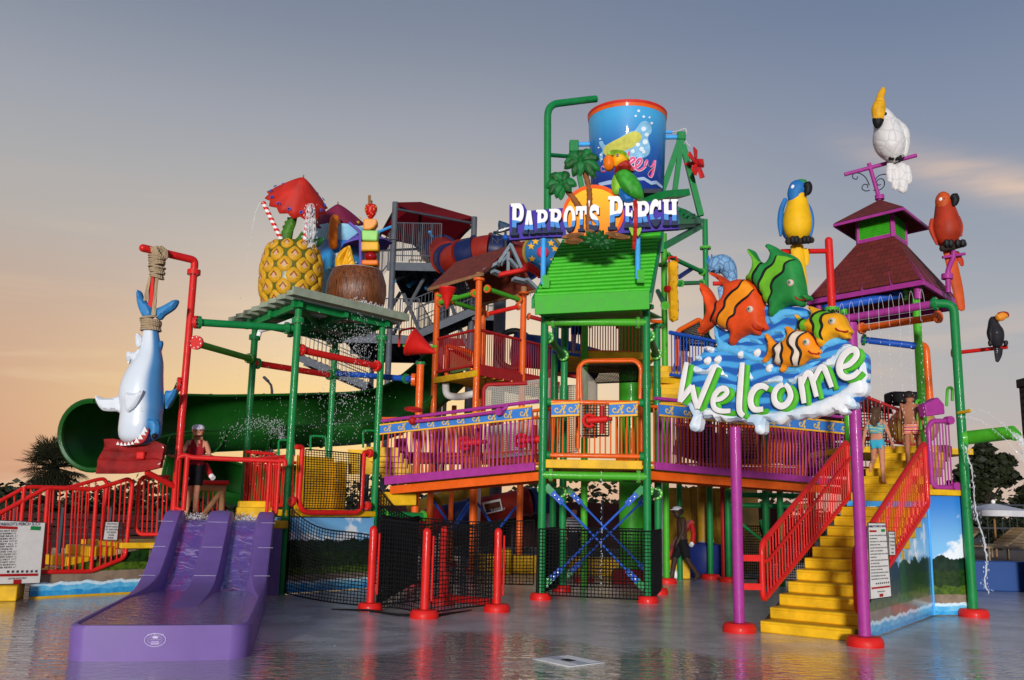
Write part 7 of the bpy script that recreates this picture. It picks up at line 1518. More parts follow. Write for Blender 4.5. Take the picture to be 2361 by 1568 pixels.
# ================================================================ green flume
kA = K(1400,1300,2.6133); kB = K(1600,1900,3.485); kC = K(2500,1250,2.6133); kD = K(2550,1800,2.6133); kE = K(1400,750,2.6133); kR = K(1700,700,1.96)
def flume(name, label, path, r, th0, th1, mat, end=True, seam=6, n=26):
    P = [V(p) for p in smooth_pts([tuple(at(u, v, Y)) for u, v, Y in path], 8, False)]; t = thing(name, label, 'water slide', P[0]); m = len(P); rings = []; frm = []
    for i in range(m):
        tg = (P[min(m-1,i+1)]-P[max(0,i-1)]).normalized(); h = V((-tg.y, tg.x, 0)).normalized(); up_ = tg.cross(h).normalized()*1.0
        if up_.z < 0: up_ = -up_
        if h.y < 0 and abs(h.y) > .05: h = -h
        frm.append((h, up_)); rings.append([P[i]+h*(math.cos(R(a))*r)+up_*(math.sin(R(a))*r) for a in np.linspace(th0, th1, n)])
    mb = MB(); mb.add([p for q in rings for p in q], [(i*n+j, i*n+j+1, (i+1)*n+j+1, (i+1)*n+j) for i in range(m-1) for j in range(n-1)])
    o = part('trough', mb, mat, t, angle=60); md = o.modifiers.new('thick', 'SOLIDIFY'); md.thickness = .035; md.offset = 0
    for j in (0, n-1): part('lip', MB().tube([q[j] for q in rings], .035, 8), mat, t)
    for i in range(0, m, seam):
        h, up_ = frm[i]; part('joint_flange', MB().tube([P[i]+h*(math.cos(R(a))*(r+.02))+up_*(math.sin(R(a))*(r+.02)) for a in np.linspace(th0, th1, n)], .032 if i else .06, 6), mat, t)
    return t, P
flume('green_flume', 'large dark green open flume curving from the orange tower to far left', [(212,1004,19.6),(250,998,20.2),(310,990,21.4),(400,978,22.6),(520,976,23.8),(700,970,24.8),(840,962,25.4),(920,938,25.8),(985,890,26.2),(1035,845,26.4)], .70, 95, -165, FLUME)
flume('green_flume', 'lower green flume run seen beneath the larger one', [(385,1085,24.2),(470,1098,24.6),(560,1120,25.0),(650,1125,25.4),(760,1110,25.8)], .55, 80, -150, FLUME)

# ================================================================ orange tower with shingled roof
E0, E1, G0, G1_ = at(*kR(25,885),25.5), at(*kR(455,760),23.8), at(*kR(240,682),26.5), at(*kR(668,552),24.8); F1 = at(*kR(868,888),25.4); F0 = F1+(E0-E1)
og = thing('orange_tower', 'orange post tower with brown shingled gable roof and red rails', 'tower', (E1.x,E1.y,0))
roof_face('shingles', [E0, E1, G1_, G0], SHIN2, og, .06); roof_face('shingles', [F1, F0, G0, G1_], SHIN2, og, .06)
part('eave_board', MB().beam(E0+V((0,0,-.06)), E1+V((0,0,-.06)), .06, .09), WOOD, og); part('eave_board', MB().beam(F0+V((0,0,-.06)), F1+V((0,0,-.06)), .06, .09), WOOD, og)
def gb(a, b, w=.18, d=.08, Y=24.1): part('gable_board', MB().beam(at(*kR(*a),Y), at(*kR(*b),Y+.2), d, w, up=(0,-1,.2)), GREY, og)
for a, b in (((455,760),(585,690)),((575,700),(675,550)),((672,550),(760,745)),((530,755),(600,785)),((652,600),(652,760)),((655,660),(715,725)),((600,690),(655,640)),((690,815),(800,840)),((795,815),(865,885))): gb(a, b)
PQ = [(at(*kR(100,890),25.6)), at(*kR(425,795),24.0), at(*kR(775,905),25.5), at(*kR(458,985),27.3)]
for q in PQ:
    o = part('post', MB().cyl((q.x,q.y,0), q, .085, n=16), ORANGE, og); part('collar', MB().cyl(q+V((0,0,-.12)), q+V((0,0,-.06)), .15, n=16), ORANGE, o); part('timber_head', MB().cyl(q+V((0,0,-.06)), q+V((0,0,.1)), .09, n=12), WOOD, o)
DZ2 = 5.08; A_, B_, D_, C_ = [V((q.x,q.y,0)) for q in PQ]
def zat(z): return V((0,0,z))
for i in range(9):
    f = (i+.5)/9; part('deck_board', MB().beam(A_.lerp(B_,f)+zat(DZ2), C_.lerp(D_,f)+zat(DZ2), (B_-A_).length/9*.9, .06), YELLOW, og)
part('deck_beam', MB().beam(A_+V((0,-.1,DZ2-.02)), B_+V((0,-.1,DZ2-.02)), .06, .16), YELLOW, og); part('deck_beam', MB().beam(B_+V((.08,-.05,DZ2+.06)), D_+V((0,-.05,DZ2+.06)), .06, .26), DRED, og)
D2 = D_+(D_-B_)*.9; part('deck_beam', MB().beam(D_+V((0,-.05,DZ2+.06)), D2+V((0,-.05,DZ2+.06)), .06, .26), DRED, og)
for i in range(10): f = (i+.5)/10; a = B_.lerp(D2,f); part('deck_board', MB().beam(a+zat(DZ2-.06), a+(C_-D_)*-.0+(A_-B_)*.55+V((.6,1.4,DZ2-.06)), .26, .05), YELLOW, og)
for p, q, n in ((A_,B_,18),(B_,D_,20),(D_,D2,14)):
    a, b = p+(q-p).normalized()*.12, q-(q-p).normalized()*.12
    part('rail', MB().tube([a+zat(DZ2+.22), b+zat(DZ2+.22)], .035, 10), DRED, og); part('rail', MB().tube([a+zat(DZ2+1.15), b+zat(DZ2+1.15)], .04, 10), DRED, og)
    for i in range(n): f = (i+.5)/n; bar('baluster', a.lerp(b,f)+zat(DZ2+.22), a.lerp(b,f)+zat(DZ2+1.15), .013, DRED, og)
for a, b, Ya, Yb in (((480,890),(745,980),24.1,25.4),((110,1005),(395,925),25.5,24.0),((190,990),(430,1060),25.6,27),((200,1010),(120,990),25.4,25.5)): pipe('pipe', [at(*kR(*a),Ya), at(*kR(*b),Yb)], .065, LGREEN, og, ((0,.05),(-1,.05)), fmat=ORANGE)
pipe('pipe', [at(*kR(470,1095),25), at(*kR(740,1030),25.4)], .06, RED, og, ((0,.05),(-1,.05)), fmat=ORANGE); pipe('pipe', [at(*kR(800,1105),25.5), at(*kR(950,1145),25.6)], .06, DRED, og, ((0,.05),), fmat=ORANGE)
tube_k(kA, Plane(A_.lerp(B_,.3)+V((0,.2,0)), math.atan2((B_-A_).y,(B_-A_).x)), [(1010,540),(1005,260),(1020,215),(1265,285),(1285,310),(1275,470)], .06, ORANGE, og, 'slide_gate'); part('gate_panel', MB().prism([at(*kA(x,y),25.6) for x, y in ((1015,250),(1265,300),(1260,460),(1020,520))], (0,.05,0)), paint('olive_panel', (70,96,26), .4), og)
# orange post that carries the blue pipe and the tipped cone
op = at(945,1344,21.6); op = V((at(957,1168,20.4).x,20.4,0)); zt_ = at(960,838,20.4).z
t = thing('orange_post', 'single orange post with a flanged blue pipe beside the left bridge', 'post', op); part('post', MB().cyl(op, op+zat(zt_), .082, n=18), ORANGE, t); footing(op, .24, t); mb = MB(); flange_mb(mb, op+zat(zt_), (0,0,1), .11, .05); part('flange', mb, [GREEN, BOLT], t); mb = MB(); flange_mb(mb, op+V((-.14,0,at(946,874,20.3).z)), (1,0,0), .14, .08); part('flange', mb, [ORANGE, BOLT], t)
for u_, vb_, Y_ in ((1040,1300,27.5),(1095,1318,25.6),(1200,1290,27.0)):
    q = at(u_, 1170, Y_); t = thing('orange_post', {1040:'thin orange post under the left bridge next to the yellow slide',1095:'orange post under the left bridge in front of the white column',1200:'orange post under the left bridge nearest the centre tower'}[u_], 'post', (q.x,Y_,0), 'orange posts under the left bridge'); part('post', MB().cyl((q.x,Y_,0), (q.x,Y_,4.6), .075, n=14), ORANGE, t); footing((q.x,Y_,0), .22, t, DRED)
t = thing('brace_set', 'blue diagonal rods crossing between the orange posts under the bridge', 'braces', at(1120,1300,26))
for a, b in (((470,370),(700,700)),((960,380),(720,760)),((970,430),(740,770)),((1080,390),(1290,700)),((1640,420),(1400,720))): part('rod', MB().cyl(at(*kB(*a),26), at(*kB(*b),26), .035, n=8), BLUE, t)

# ================================================================ steel tower with red shade sails
YT = 33.0
tw2 = thing('steel_tower', 'tall grey steel slide tower with red fabric canopy behind', 'tower', at(1000,1160,YT+2))
def kt(x, y, Y=YT): return at(*kE(x, y), Y)
cols = [(kt(475,155),), (kt(1300,310),), (kt(330,430,38.5),), (kt(1045,560,38.5),)]
CA, CB2, CD, CE = kt(475,155), kt(1300,310,33.6), kt(300,470,38.5), kt(1045,565,38.8)
for q in (CA, CB2): part('column', MB().cyl((q.x,q.y,0), q, .11, n=18), STEEL, tw2)
for q in (CD, CE): part('column', MB().cyl((q.x,q.y,0), (q.x,q.y,q.z), .09, n=14), DSTEEL, tw2)
for q in (CA, CB2): part('collar', MB().cyl(V((q.x,q.y,q.z-1.45)), V((q.x,q.y,q.z-1.40)), .17, n=18), STEEL, tw2)
apx = kt(738,150,35.0); SAIL = paint('canopy_maroon', (140,28,36), .75, .12, 0, 2, 0)
nt_s = SAIL.node_tree; tr_ = nt_s.nodes.new('ShaderNodeBsdfTranslucent'); tr_.inputs[0].default_value = (*lin(170,30,40), 1); mx_ = nt_s.nodes.new('ShaderNodeMixShader'); mx_.inputs[0].default_value = .5
nt_s.links.new(nt_s.nodes['Principled BSDF'].outputs[0], mx_.inputs[1]); nt_s.links.new(tr_.outputs[0], mx_.inputs[2]); nt_s.links.new(mx_.outputs[0], nt_s.nodes['Material Output'].inputs[0])
for i, (a, b) in enumerate(((CA,CB2),(CB2,CE),(CE,CD),(CD,CA))):
    mb = MB(); n = 8; vs = []
    for r_ in range(n+1):
        for c_ in range(n+1-r_): 
            s, tt = c_/n, r_/n; p = a*(1-s-tt)+b*s+apx*tt; vs.append(p+V((0,0,-.35*4*max(0,(1-s-tt))*s*(1-tt))))
    idx = {}; k_i = 0
    for r_ in range(n+1):
        for c_ in range(n+1-r_): idx[(r_,c_)] = k_i; k_i += 1
    fs = []
    for r_ in range(n):
        for c_ in range(n-r_):
            fs.append((idx[(r_,c_)], idx[(r_,c_+1)], idx[(r_+1,c_)]))
            if c_ < n-r_-1: fs.append((idx[(r_,c_+1)], idx[(r_+1,c_+1)], idx[(r_+1,c_)]))
    mb.add(vs, fs); part('canopy', mb, SAIL, tw2, angle=80); part('canopy_pipe', MB().tube([a+V((0,0,-.25)), b+V((0,0,-.25))], .05, 10), DSTEEL, tw2)
mid = (CA+CB2+CD+CE)/4; part('king_post', MB().cyl(V((apx.x,apx.y,apx.z-.2)), V((apx.x,apx.y,apx.z-2.0)), .06, n=10), DSTEEL, tw2)
for q in (CA, CB2, CD, CE): part('truss_bar', MB().tube([q+V((0,0,-.8)), V((apx.x,apx.y,apx.z-1.9))], .05, 8), DSTEEL, tw2)
for a, b in (((520,215),(610,240)),((1010,315),(1180,338)),((830,460),(895,575)),((300,465),(435,410))): part('light_tube', MB().cyl(kt(*a,34), kt(*b,34.4), .06, n=10), SKYBLUE, tw2)
z1_, z2_ = kt(700,775).z, kt(600,1535,YT).z
def plat(z, x0, x1, y0, y1, nm='platform'):
    [part('grating_plank', MB().box(((x0+x1)/2,y0+(y1-y0)*(i_+.5)/16,z-.10), (x1-x0,(y1-y0)/16*.74,.05)), DSTEEL, tw2) for i_ in range(16)]; part('edge_beam', MB().box(((x0+x1)/2,y0,z-.2), (x1-x0,.08,.30)), STEEL, tw2); part('edge_beam', MB().box(((x0+x1)/2,y1,z-.2), (x1-x0,.08,.30)), DSTEEL, tw2)
    for i in range(7): part('joist', MB().box((x0+(x1-x0)*(i+.5)/7,(y0+y1)/2,z-.22), (.06,y1-y0,.18)), DSTEEL, tw2)
def srail(a, b, h, n):
    a, b = V(a), V(b)
    for k in (.15, 1.0): part('guard_rail', MB().tube([a+V((0,0,h*k)), b+V((0,0,h*k))], .022, 8), STEEL, tw2)
    for i in range(n): f = i/(n-1); bar('baluster', a.lerp(b,f), a.lerp(b,f)+V((0,0,h)), .009 if i % 5 else .025, STEEL, tw2)
xa, xb = CA.x, kt(1000,800).x+.6
plat(z1_, xa-.2, xb, YT, 38.3); srail((xa,YT,z1_), (xb-.8,YT,z1_), 1.45, 26); srail((xa,38.2,z1_), (xb+2.6,38.2,z1_), 1.45, 34); srail((xa-1.6,38.2,z1_), (xa,YT+.2,z1_), 1.45, 20)
for i in range(4):
    a, b = (((460,985),(555,885)),((610,1030),(760,910)),((800,1050),(840,1000)),((890,975),(920,965)))[i]; part('light_tube', MB().cyl(kt(*a,35), kt(*b,35.6), .08, n=10), SKYBLUE, tw2)
x2a, x2b = kt(-60,1550,34).x, kt(740,1550,34).x; plat(z2_, x2a, x2b, YT, 37.5); srail((x2a,YT,z2_), (x2b,YT,z2_), 1.3, 34); srail((x2b,YT,z2_), (x2b+.1,37.5,z2_), 1.3, 14); srail((x2b,37.4,z2_), (kt(1250,1550,37.4).x,37.4,z2_), 1.3, 22)
for a, b in (((800,900),(450,1540)),((560,1110),(745,1540)),((530,1095),(430,1260)),((480,970),(820,790)),((1050,1200),(1230,1680))): part('brace', MB().tube([kt(*a,34), kt(*b,34)], .07, 8), STEEL, tw2)
# stair flights
def flight(a, b, w=1.4, n=12, rails=True):
    a, b = V(a), V(b); back = V((0,w,0))
    for o_ in (V((0,0,0)), back): part('stringer', MB().beam(a+o_, b+o_, .06, .26), STEEL, tw2)
    for i in range(n): f = (i+.5)/n; p = a.lerp(b,f); part('tread', MB().beam(p+V((0,0,.1)), p+back+V((0,0,.1)), .30, .05), DSTEEL, tw2)
    for o_ in (V((0,0,0)), back):
        for k in (.5,1.0,1.4): part('guard_rail', MB().tube([a+o_+V((0,0,k)), b+o_+V((0,0,k))], .02, 8), STEEL, tw2)
        for i in range(18): f = i/17; bar('baluster', a.lerp(b,f)+o_, a.lerp(b,f)+o_+V((0,0,1.4)), .010, STEEL, tw2)
flight(kt(660,1560,33), kt(1300,1290,33)); flight(kt(1330,1330,34.5), kt(1100,1060,34.5)); plat(kt(1300,1300,33.4).z, kt(1280,1300,33.4).x, kt(1600,1300,33.4).x, 33.2, 36); srail((kt(1440,1250,33.2).x,33.2,kt(1300,1300,33.4).z), (kt(1600,1300,33.2).x,33.2,kt(1300,1300,33.4).z), 1.3, 14)
part('column', MB().cyl((kt(960,1500,35).x,35,0), (kt(960,1500,35).x,35,z1_), .10, n=14), STEEL, tw2); part('column', MB().cyl((kt(1280,1400,36).x,36,0), (kt(1280,1400,36).x,36,8.5), .22, n=18), STEEL, tw2)
flight(at(*kA(180,640),34), at(*kA(-560,330),34)); part('back_panel', MB().prism([at(*kA(x,y),38.5) for x, y in ((0,70),(620,110),(600,330),(0,300))], (0,.1,0)), DSTEEL, tw2)
part('red_skirt', MB().prism([at(*kA(x,y),39) for x, y in ((800,120),(1300,150),(1300,230),(800,190))], (0,.1,0)), DRED, tw2)

# tube slide: red and blue lengths
TR, TB = paint('tube_red', (140,34,20), .25, .12, 0, 2), paint('tube_blue', (18,32,78), .25, .12, 0, 2)  # both paints darkened to stand in for flash falling off with distance
tpath = [V(p) for p in smooth_pts([tuple(kt(*q)) for q in ((860,660,35.5),(960,660,33.5),(1020,740,31.5),(1080,760,30.8),(1180,720,30.4),(1330,680,30.2),(1480,660,30.0),(1640,690,30.0),(1780,740,30.2),(1900,800,30.6))], 8, False)]
tt_ = thing('tube_slide', 'closed tube slide of red and blue lengths leaving the steel tower', 'water slide', tpath[-1]); ns = 9; m = len(tpath)
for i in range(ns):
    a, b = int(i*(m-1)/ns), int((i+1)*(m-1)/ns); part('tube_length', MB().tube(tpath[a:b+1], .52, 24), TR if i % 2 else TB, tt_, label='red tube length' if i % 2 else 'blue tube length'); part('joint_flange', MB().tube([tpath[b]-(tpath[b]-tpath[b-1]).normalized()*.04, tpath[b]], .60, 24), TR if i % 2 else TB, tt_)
part('support', MB().cyl((tpath[-20].x,30.1,0), tpath[-20], .2, n=14), STEEL, tt_)
# second tube coil behind the orange deck
c2 = at(*kR(700,1370),29); tt2 = thing('tube_slide', 'dark coiled tube slide mouth behind the red railing of the orange tower', 'water slide', c2)
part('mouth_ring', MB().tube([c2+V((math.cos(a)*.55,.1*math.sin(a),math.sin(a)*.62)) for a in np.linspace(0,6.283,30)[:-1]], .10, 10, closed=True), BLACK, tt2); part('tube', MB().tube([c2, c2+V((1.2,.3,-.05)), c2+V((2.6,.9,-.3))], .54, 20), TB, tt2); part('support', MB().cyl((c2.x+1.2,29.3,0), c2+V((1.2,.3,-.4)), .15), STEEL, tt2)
# marlin weathervane
PMv = Plane(at(*kR(600,410),28.0), 0); mv = thing('weathervane', 'blue marlin weathervane with compass arms behind the sign', 'weathervane', at(*kR(632,560),28))
part('marlin', puff_mb(pxpoly(kR, PMv, [(530,470),(538,440),(555,440),(575,425),(572,395),(578,358),(600,362),(640,375),(665,385),(720,395),(740,410),(700,418),(640,435),(590,448),(560,452),(545,475)], 2), PMv, .08, .08, .1, spacing=.06), paint('marlin_blue', (40,66,92), .4, .3), mv); part('belly', puff_mb(pxpoly(kR, PMv, [(575,445),(590,430),(640,415),(680,408),(640,430),(600,446)], 2), PMv, .04, .05, .04, spacing=.06, h0=.07), WHITE, mv)
part('pole', MB().cyl(PMv.at(*kR(635,610)), PMv.at(*kR(630,425)), .04, n=8), DSTEEL, mv)
for a, b in (((560,460),(720,520)),((565,520),(700,460))): part('compass_arm', MB().cyl(PMv.at(*kR(*a)), PMv.at(*kR(*b)), .025, n=8), DSTEEL, mv)
part('hub', MB().ball(PMv.at(*kR(632,490)), .10), BLUE, mv); lettering('N', PMv.at(*kR(550,522),.05), (1,0,0), (0,0,1), .30, DSTEEL, mv, extrude=.02); lettering('E', PMv.at(*kR(715,525),.05), (1,0,0), (0,0,1), .30, DSTEEL, mv, extrude=.02)

# ================================================================ slides and walls under the bridges
def simple_tube(nm, label, pts, r, mats, cat='water slide', supports=True):
    P = [at(*q) for q in pts]; t = thing(nm, label, cat, (P[0].x,P[0].y,0)); n = len(P)-1
    for i in range(n):
        part('tube_length', MB().tube([P[i], P[i+1]], r, 22), mats[i % len(mats)], t)
        part('joint_flange', MB().tube([P[i+1]-(P[i+1]-P[i]).normalized()*.05, P[i+1]], r*1.12, 22), mats[i % len(mats)], t)
    if supports: part('support', MB().cyl((P[1].x,P[1].y,0), P[1], .09, n=12), WHITE, t)
    return t, P
DY = paint('slide_yellow', (160,120,20), .3, .15)  # mustard tone puts the dimmer light on the rear slides into the paint
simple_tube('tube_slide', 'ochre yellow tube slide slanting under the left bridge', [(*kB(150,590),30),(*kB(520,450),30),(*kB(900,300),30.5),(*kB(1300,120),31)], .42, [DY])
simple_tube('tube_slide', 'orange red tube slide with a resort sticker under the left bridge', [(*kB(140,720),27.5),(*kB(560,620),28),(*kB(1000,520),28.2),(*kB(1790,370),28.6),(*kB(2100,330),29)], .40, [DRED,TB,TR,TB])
PSt = Plane(at(*kB(1290,440),27.7), R(4)); t = thing('slide_sticker', 'white bordered resort sticker on the orange red tube slide', 'sticker', PSt.at(*kB(1300,540)))
part('card', MB().prism([PSt.at(*kB(x,y)) for x, y in ((1140,385),(1400,332),(1432,495),(1190,552))], -PSt.n*.02), WHITE, t); part('picture', MB().prism([PSt.at(*kB(x,y),.012) for x, y in ((1172,412),(1390,365),(1408,450),(1195,498))], -PSt.n*.008), paint('sticker_brown', (110,60,44), .6, .5, 0, 8), t); part('band', MB().prism([PSt.at(*kB(x,y),.012) for x, y in ((1196,500),(1409,453),(1412,478),(1202,527))], -PSt.n*.008), paint('sticker_navy', (40,60,110), .6), t)
lettering('WATER RESORT', PSt.at(*kB(1305,490),.02), PSt.at(*kB(1400,468))-PSt.at(*kB(1205,513)), (0,0,1), .095, WHITE, t)
t = thing('white_column', 'plain white pipe column under the left bridge', 'column', at(1093,1165,26.4)); q = at(1097,1165,26.4); part('shaft', MB().cyl((q.x,26.4,0), (q.x,26.4,4.2), .13, n=20), WHITE, t); part('base', MB().cyl((q.x,26.4,0), (q.x,26.4,.06), .22, n=20), WHITE, t)
t = thing('pool_kerb', 'low wide yellow kerb wall behind the net corral', 'wall', (-.5,24.6,0)); part('wall', MB().beam((-1.0,25.2,.24), (4.6,24.2,.24), .35, .46), YELLOW, t, bevel=.03); part('end_block', MB().box(at(1160,1295,24.3)*V((1,1,0))+V((0,0,.3)) if False else V((-.12,24.45,.32)), (.42,.5,.64)), YELLOW, t, bevel=.03); part('lamp', MB().ball((-.12,24.17,.22), (.09,.04,.05)), BOLT, t)
t = thing('maroon_fence', 'dark maroon fence panels behind the tube slides', 'fence', (0,32,0))
for i in range(9): part('panel', MB().box((-3.6+i*1.5,32,1.15), (1.44,.05,1.5)), MATS['maroon_fence'], t); part('post', MB().box((-4.35+i*1.5,32,1.0), (.08,.08,2.0)), DSTEEL, t)
# big yellow slide bowl on the right under the bridge
YB = 27.5; t = thing('yellow_bowl', 'huge curved yellow slide wall under the right bridge', 'water slide', (at(1650,1200,YB).x,YB,0))
P0, P1 = at(*kD(300,900),YB), at(*kD(1330,900),YB); n = 24; zlo, zhi = at(*kD(600,1190),YB).z, at(*kD(600,395),YB).z; mb = MB(); vs = []
for i in range(n+1):
    f = i/n
    for z, b in ((zlo*.2,-.1),(zlo,0),(zlo+(zhi-zlo)*.35,.25),(zlo+(zhi-zlo)*.45,.55),(zhi,.7)): p = P0.lerp(P1,f); vs.append(V((p.x, p.y-.8*math.sin(math.pi*f)+b, z)))
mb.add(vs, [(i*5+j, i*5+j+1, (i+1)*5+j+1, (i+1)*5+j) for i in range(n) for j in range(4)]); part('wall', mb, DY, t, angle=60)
for i in (6,12,18): part('seam', MB().tube([V(vs[i*5+j])+V((0,-.02,0)) for j in range(5)], .03, 6), DY, t)
q = at(*kD(695,950),25.3); part('column', MB().cyl((q.x,25.3,.7), (q.x,25.3,4.0), .16, n=18), DY, t)
q = at(*kD(720,1100),25.3); t = thing('blue_drum', 'dark blue round pump drum under the right bridge', 'drum', (q.x,25.3,0)); zd = at(*kD(720,985),25.3).z; part('drum', MB().lathe([(.58,0),(.6,.03),(.6,zd-.05),(.57,zd),(.001,zd)], (q.x,25.3,0), n=30), DBLUE, t); part('plate', MB().cyl((q.x,25.3,zd), (q.x,25.3,zd+.05), .22, n=20), DBLUE, t)
for i in range(6): part('bolt', MB().cyl((q.x+.18*math.cos(i),25.3+.18*math.sin(i),zd+.05), (q.x+.18*math.cos(i),25.3+.18*math.sin(i),zd+.12), .02, n=6), BOLT, t)
q = at(*kD(257,900),24.0); t = thing('white_downpipe', 'white pipe beside the netted corner of the centre tower', 'pipe', (q.x,24,0)); part('pipe', MB().cyl((q.x,24,0), (q.x,24,at(*kD(257,320),24).z), .08, n=14), WHITE, t); part('elbow', MB().cyl((q.x-.1,24,.12), (q.x+.35,24,.12), .12, n=14), WHITE, t)
t = thing('red_ramp', 'small red sloped ramp behind the walking guard', 'ramp', at(*kD(300,1200),24.6)); part('ramp', MB().beam(at(*kD(245,1210),24.6), at(*kD(560,740),24.6), .5, .10), DRED, t); part('leg', MB().cyl(at(*kD(440,1330),24.8), at(*kD(440,1000),24.8), .06), DRED, t)
# dark green frames right of the bowl
t = thing('dark_pipe_frame', 'dark green pipe frame in the shade under the right bridge', 'pipe frame', at(*kD(960,1290),23.5))
gq = [at(*kD(958,1280),23.5), at(*kD(1355,1250),23.0)]
for q in gq: o = part('post', MB().cyl((q.x,q.y,0), (q.x,q.y,2.2), .075, n=14), GREEN, t); footing((q.x,q.y,0), .24, o)
for z in (2.1, 1.85): part('rail', MB().cyl((gq[0].x,gq[0].y,z), (gq[1].x+1.2,gq[1].y,z), .06, n=12), GREEN, t)
part('brace', MB().cyl((gq[0].x+.3,23.4,1.4), (gq[0].x+.9,23.2,.9), .04), GREEN, t); part('brace', MB().cyl((gq[1].x-.1,23.1,1.5), (gq[0].x+.9,23.2,.9), .04), GREEN, t)
net('net', bilinear((gq[0].x,gq[0].y,.1), (gq[1].x+1.0,gq[1].y,.1), (gq[0].x,gq[0].y,1.35), (gq[1].x+1.0,gq[1].y,1.35)), 40, 20, t, None, .009)
part('support', MB().cyl((7.3,20.6,0), (7.3,20.6,2.4), .075), GREEN, t); part('support', MB().cyl((6.4,22.4,0), (6.4,22.4,2.4), .075), GREEN, t)

# ================================================================ upper decks behind the centre tower
ud = thing('upper_deck', 'yellow upper deck with orange and blue rails behind the centre tower', 'platform', (2.2,21.4,4.8))
zu = at(*kc(1200,432),21.2).z; x0_, x1_ = at(*kc(1040,440),21.2).x, at(*kc(1600,440),21.2).x
part('front_beam', MB().beam((x0_,21.0,zu), (x1_,21.0,zu), .06, .16), YELLOW, ud)
for i in range(8): part('deck_board', MB().box(((x0_+x1_)/2,21.2+i*.3,zu-.02), (x1_-x0_,.27,.06)), YELLOW, ud)
def orail(a, b, z0, z1, n, m_, r=.04):
    a, b = V(a), V(b); part('rail', MB().tube([a+zat(z0), b+zat(z0)], r*.8, 10), m_, ud); part('rail', MB().tube([a+zat(z1), b+zat(z1)], r, 10), m_, ud)
    for i in range(n): f = (i+.5)/n; bar('baluster', a.lerp(b,f)+zat(z0), a.lerp(b,f)+zat(z1), .013, m_, ud)
zt3 = at(*kc(1200,190),21.1).z
orail((at(*kc(1165,300),21.1).x,21.1,0), (at(*kc(1380,300),21.1).x,21.1,0), zu+.1, zt3, 13, ORANGE); orail((at(*kc(1380,300),21.1).x,21.1,0), (at(*kc(1640,200),21.4).x,21.4,0), zu+.1, zt3, 12, ORANGE)
bz0_2, bz1_2 = at(*kC(480,650),21.5).z, at(*kC(480,210),21.5).z
a, b = V((at(*kC(470,300),21.5).x,21.5,0)), V((at(*kC(960,300),22.6).x,22.6,0)); orail(a, b, bz0_2, bz1_2, 16, BLUE, .05)
a2, b2 = V((at(*kc(960,300),20.4).x,20.4,0)), V((at(*kc(1130,160),20.8).x,20.8,0)); orail(a2, b2, at(*kc(1000,410),20.5).z, at(*kc(1000,160),20.5).z, 8, BLUE, .045)
for i in range(6): part('deck_board', MB().beam(a+V((-.2,.15+i*.28,bz0_2-.16)), b+V((.4,.15+i*.28,bz0_2-.16)), .25, .06), YELLOW, ud)
part('edge', MB().beam(a+V((-.2,.0,bz0_2-.13)), b+V((.3,0,bz0_2-.13)), .06, .13), YELLOW, ud)
zs = at(*kC(450,880),21.0).z
for i in range(6): part('stair_tread', MB().box((at(*kC(530,800),21.3).x+.1,21.3+i*.26,zs+i*.17), (1.7,.3,.15)), YELLOW, ud, bevel=.01)
part('soffit', MB().box((at(*kC(530,800),21.3).x+.1,22.3,zs-.1), (1.9,2.0,.06)), YELLOW, ud)
PAr = Plane(at(*kC(700,300),22.2), R(30)); tube_k(kC, PAr, [(545,560),(550,195),(770,75),(800,100),(800,240)], .06, ORANGE, ud, 'arch')
net('net', bilinear(PAr.at(*kC(560,330)), PAr.at(*kC(960,360)), PAr.at(*kC(560,200)), PAr.at(*kC(780,90))), 26, 14, ud, NET, .012)
part('post', MB().cyl((at(*kc(1160,800),20.9).x,20.9,0), (at(*kc(1160,150),20.9).x,20.9,at(*kc(1160,150),20.9).z), .075, n=14), LGREEN, ud)
part('post', MB().cyl((1.0,21.4,0), (1.0,21.4,6.2), .075, n=14), GREEN, ud)
# white and black play nets left of the tower
wn = thing('crawl_net', 'pale rope crawl net behind the left bridge with red frame', 'net', at(*kc(700,900),21.5))
PN = Plane(at(*kc(700,700),21.8), R(-10))
net('net', bilinear(*[PN.at(*kc(x,y)) for x, y in ((535,745),(945,720),(540,625),(945,572))]), 34, 11, wn, WNET, .012); net('net', bilinear(*[PN.at(*kc(x,y)) for x, y in ((525,1075),(870,1040),(530,880),(870,830))]), 30, 18, wn, WNET, .011); net('net', bilinear(*[PN.at(*kc(x,y)) for x, y in ((950,1040),(1110,1030),(960,620),(1110,615))]), 14, 30, wn, WNET, .010)
tube_k(kc, PN, [(525,780),(525,640),(545,610),(800,600)], .05, DRED, wn, 'frame'); tube_k(kc, PN, [(955,700),(955,570),(975,540),(1110,560)], .05, DRED, wn, 'frame')
rail(wn, PN.at(*kc(290,1060)), PN.at(*kc(870,1020)), PN.at(*kc(290,850)), PN.at(*kc(870,810)), 22, ORANGE, None, .03, .012, False)
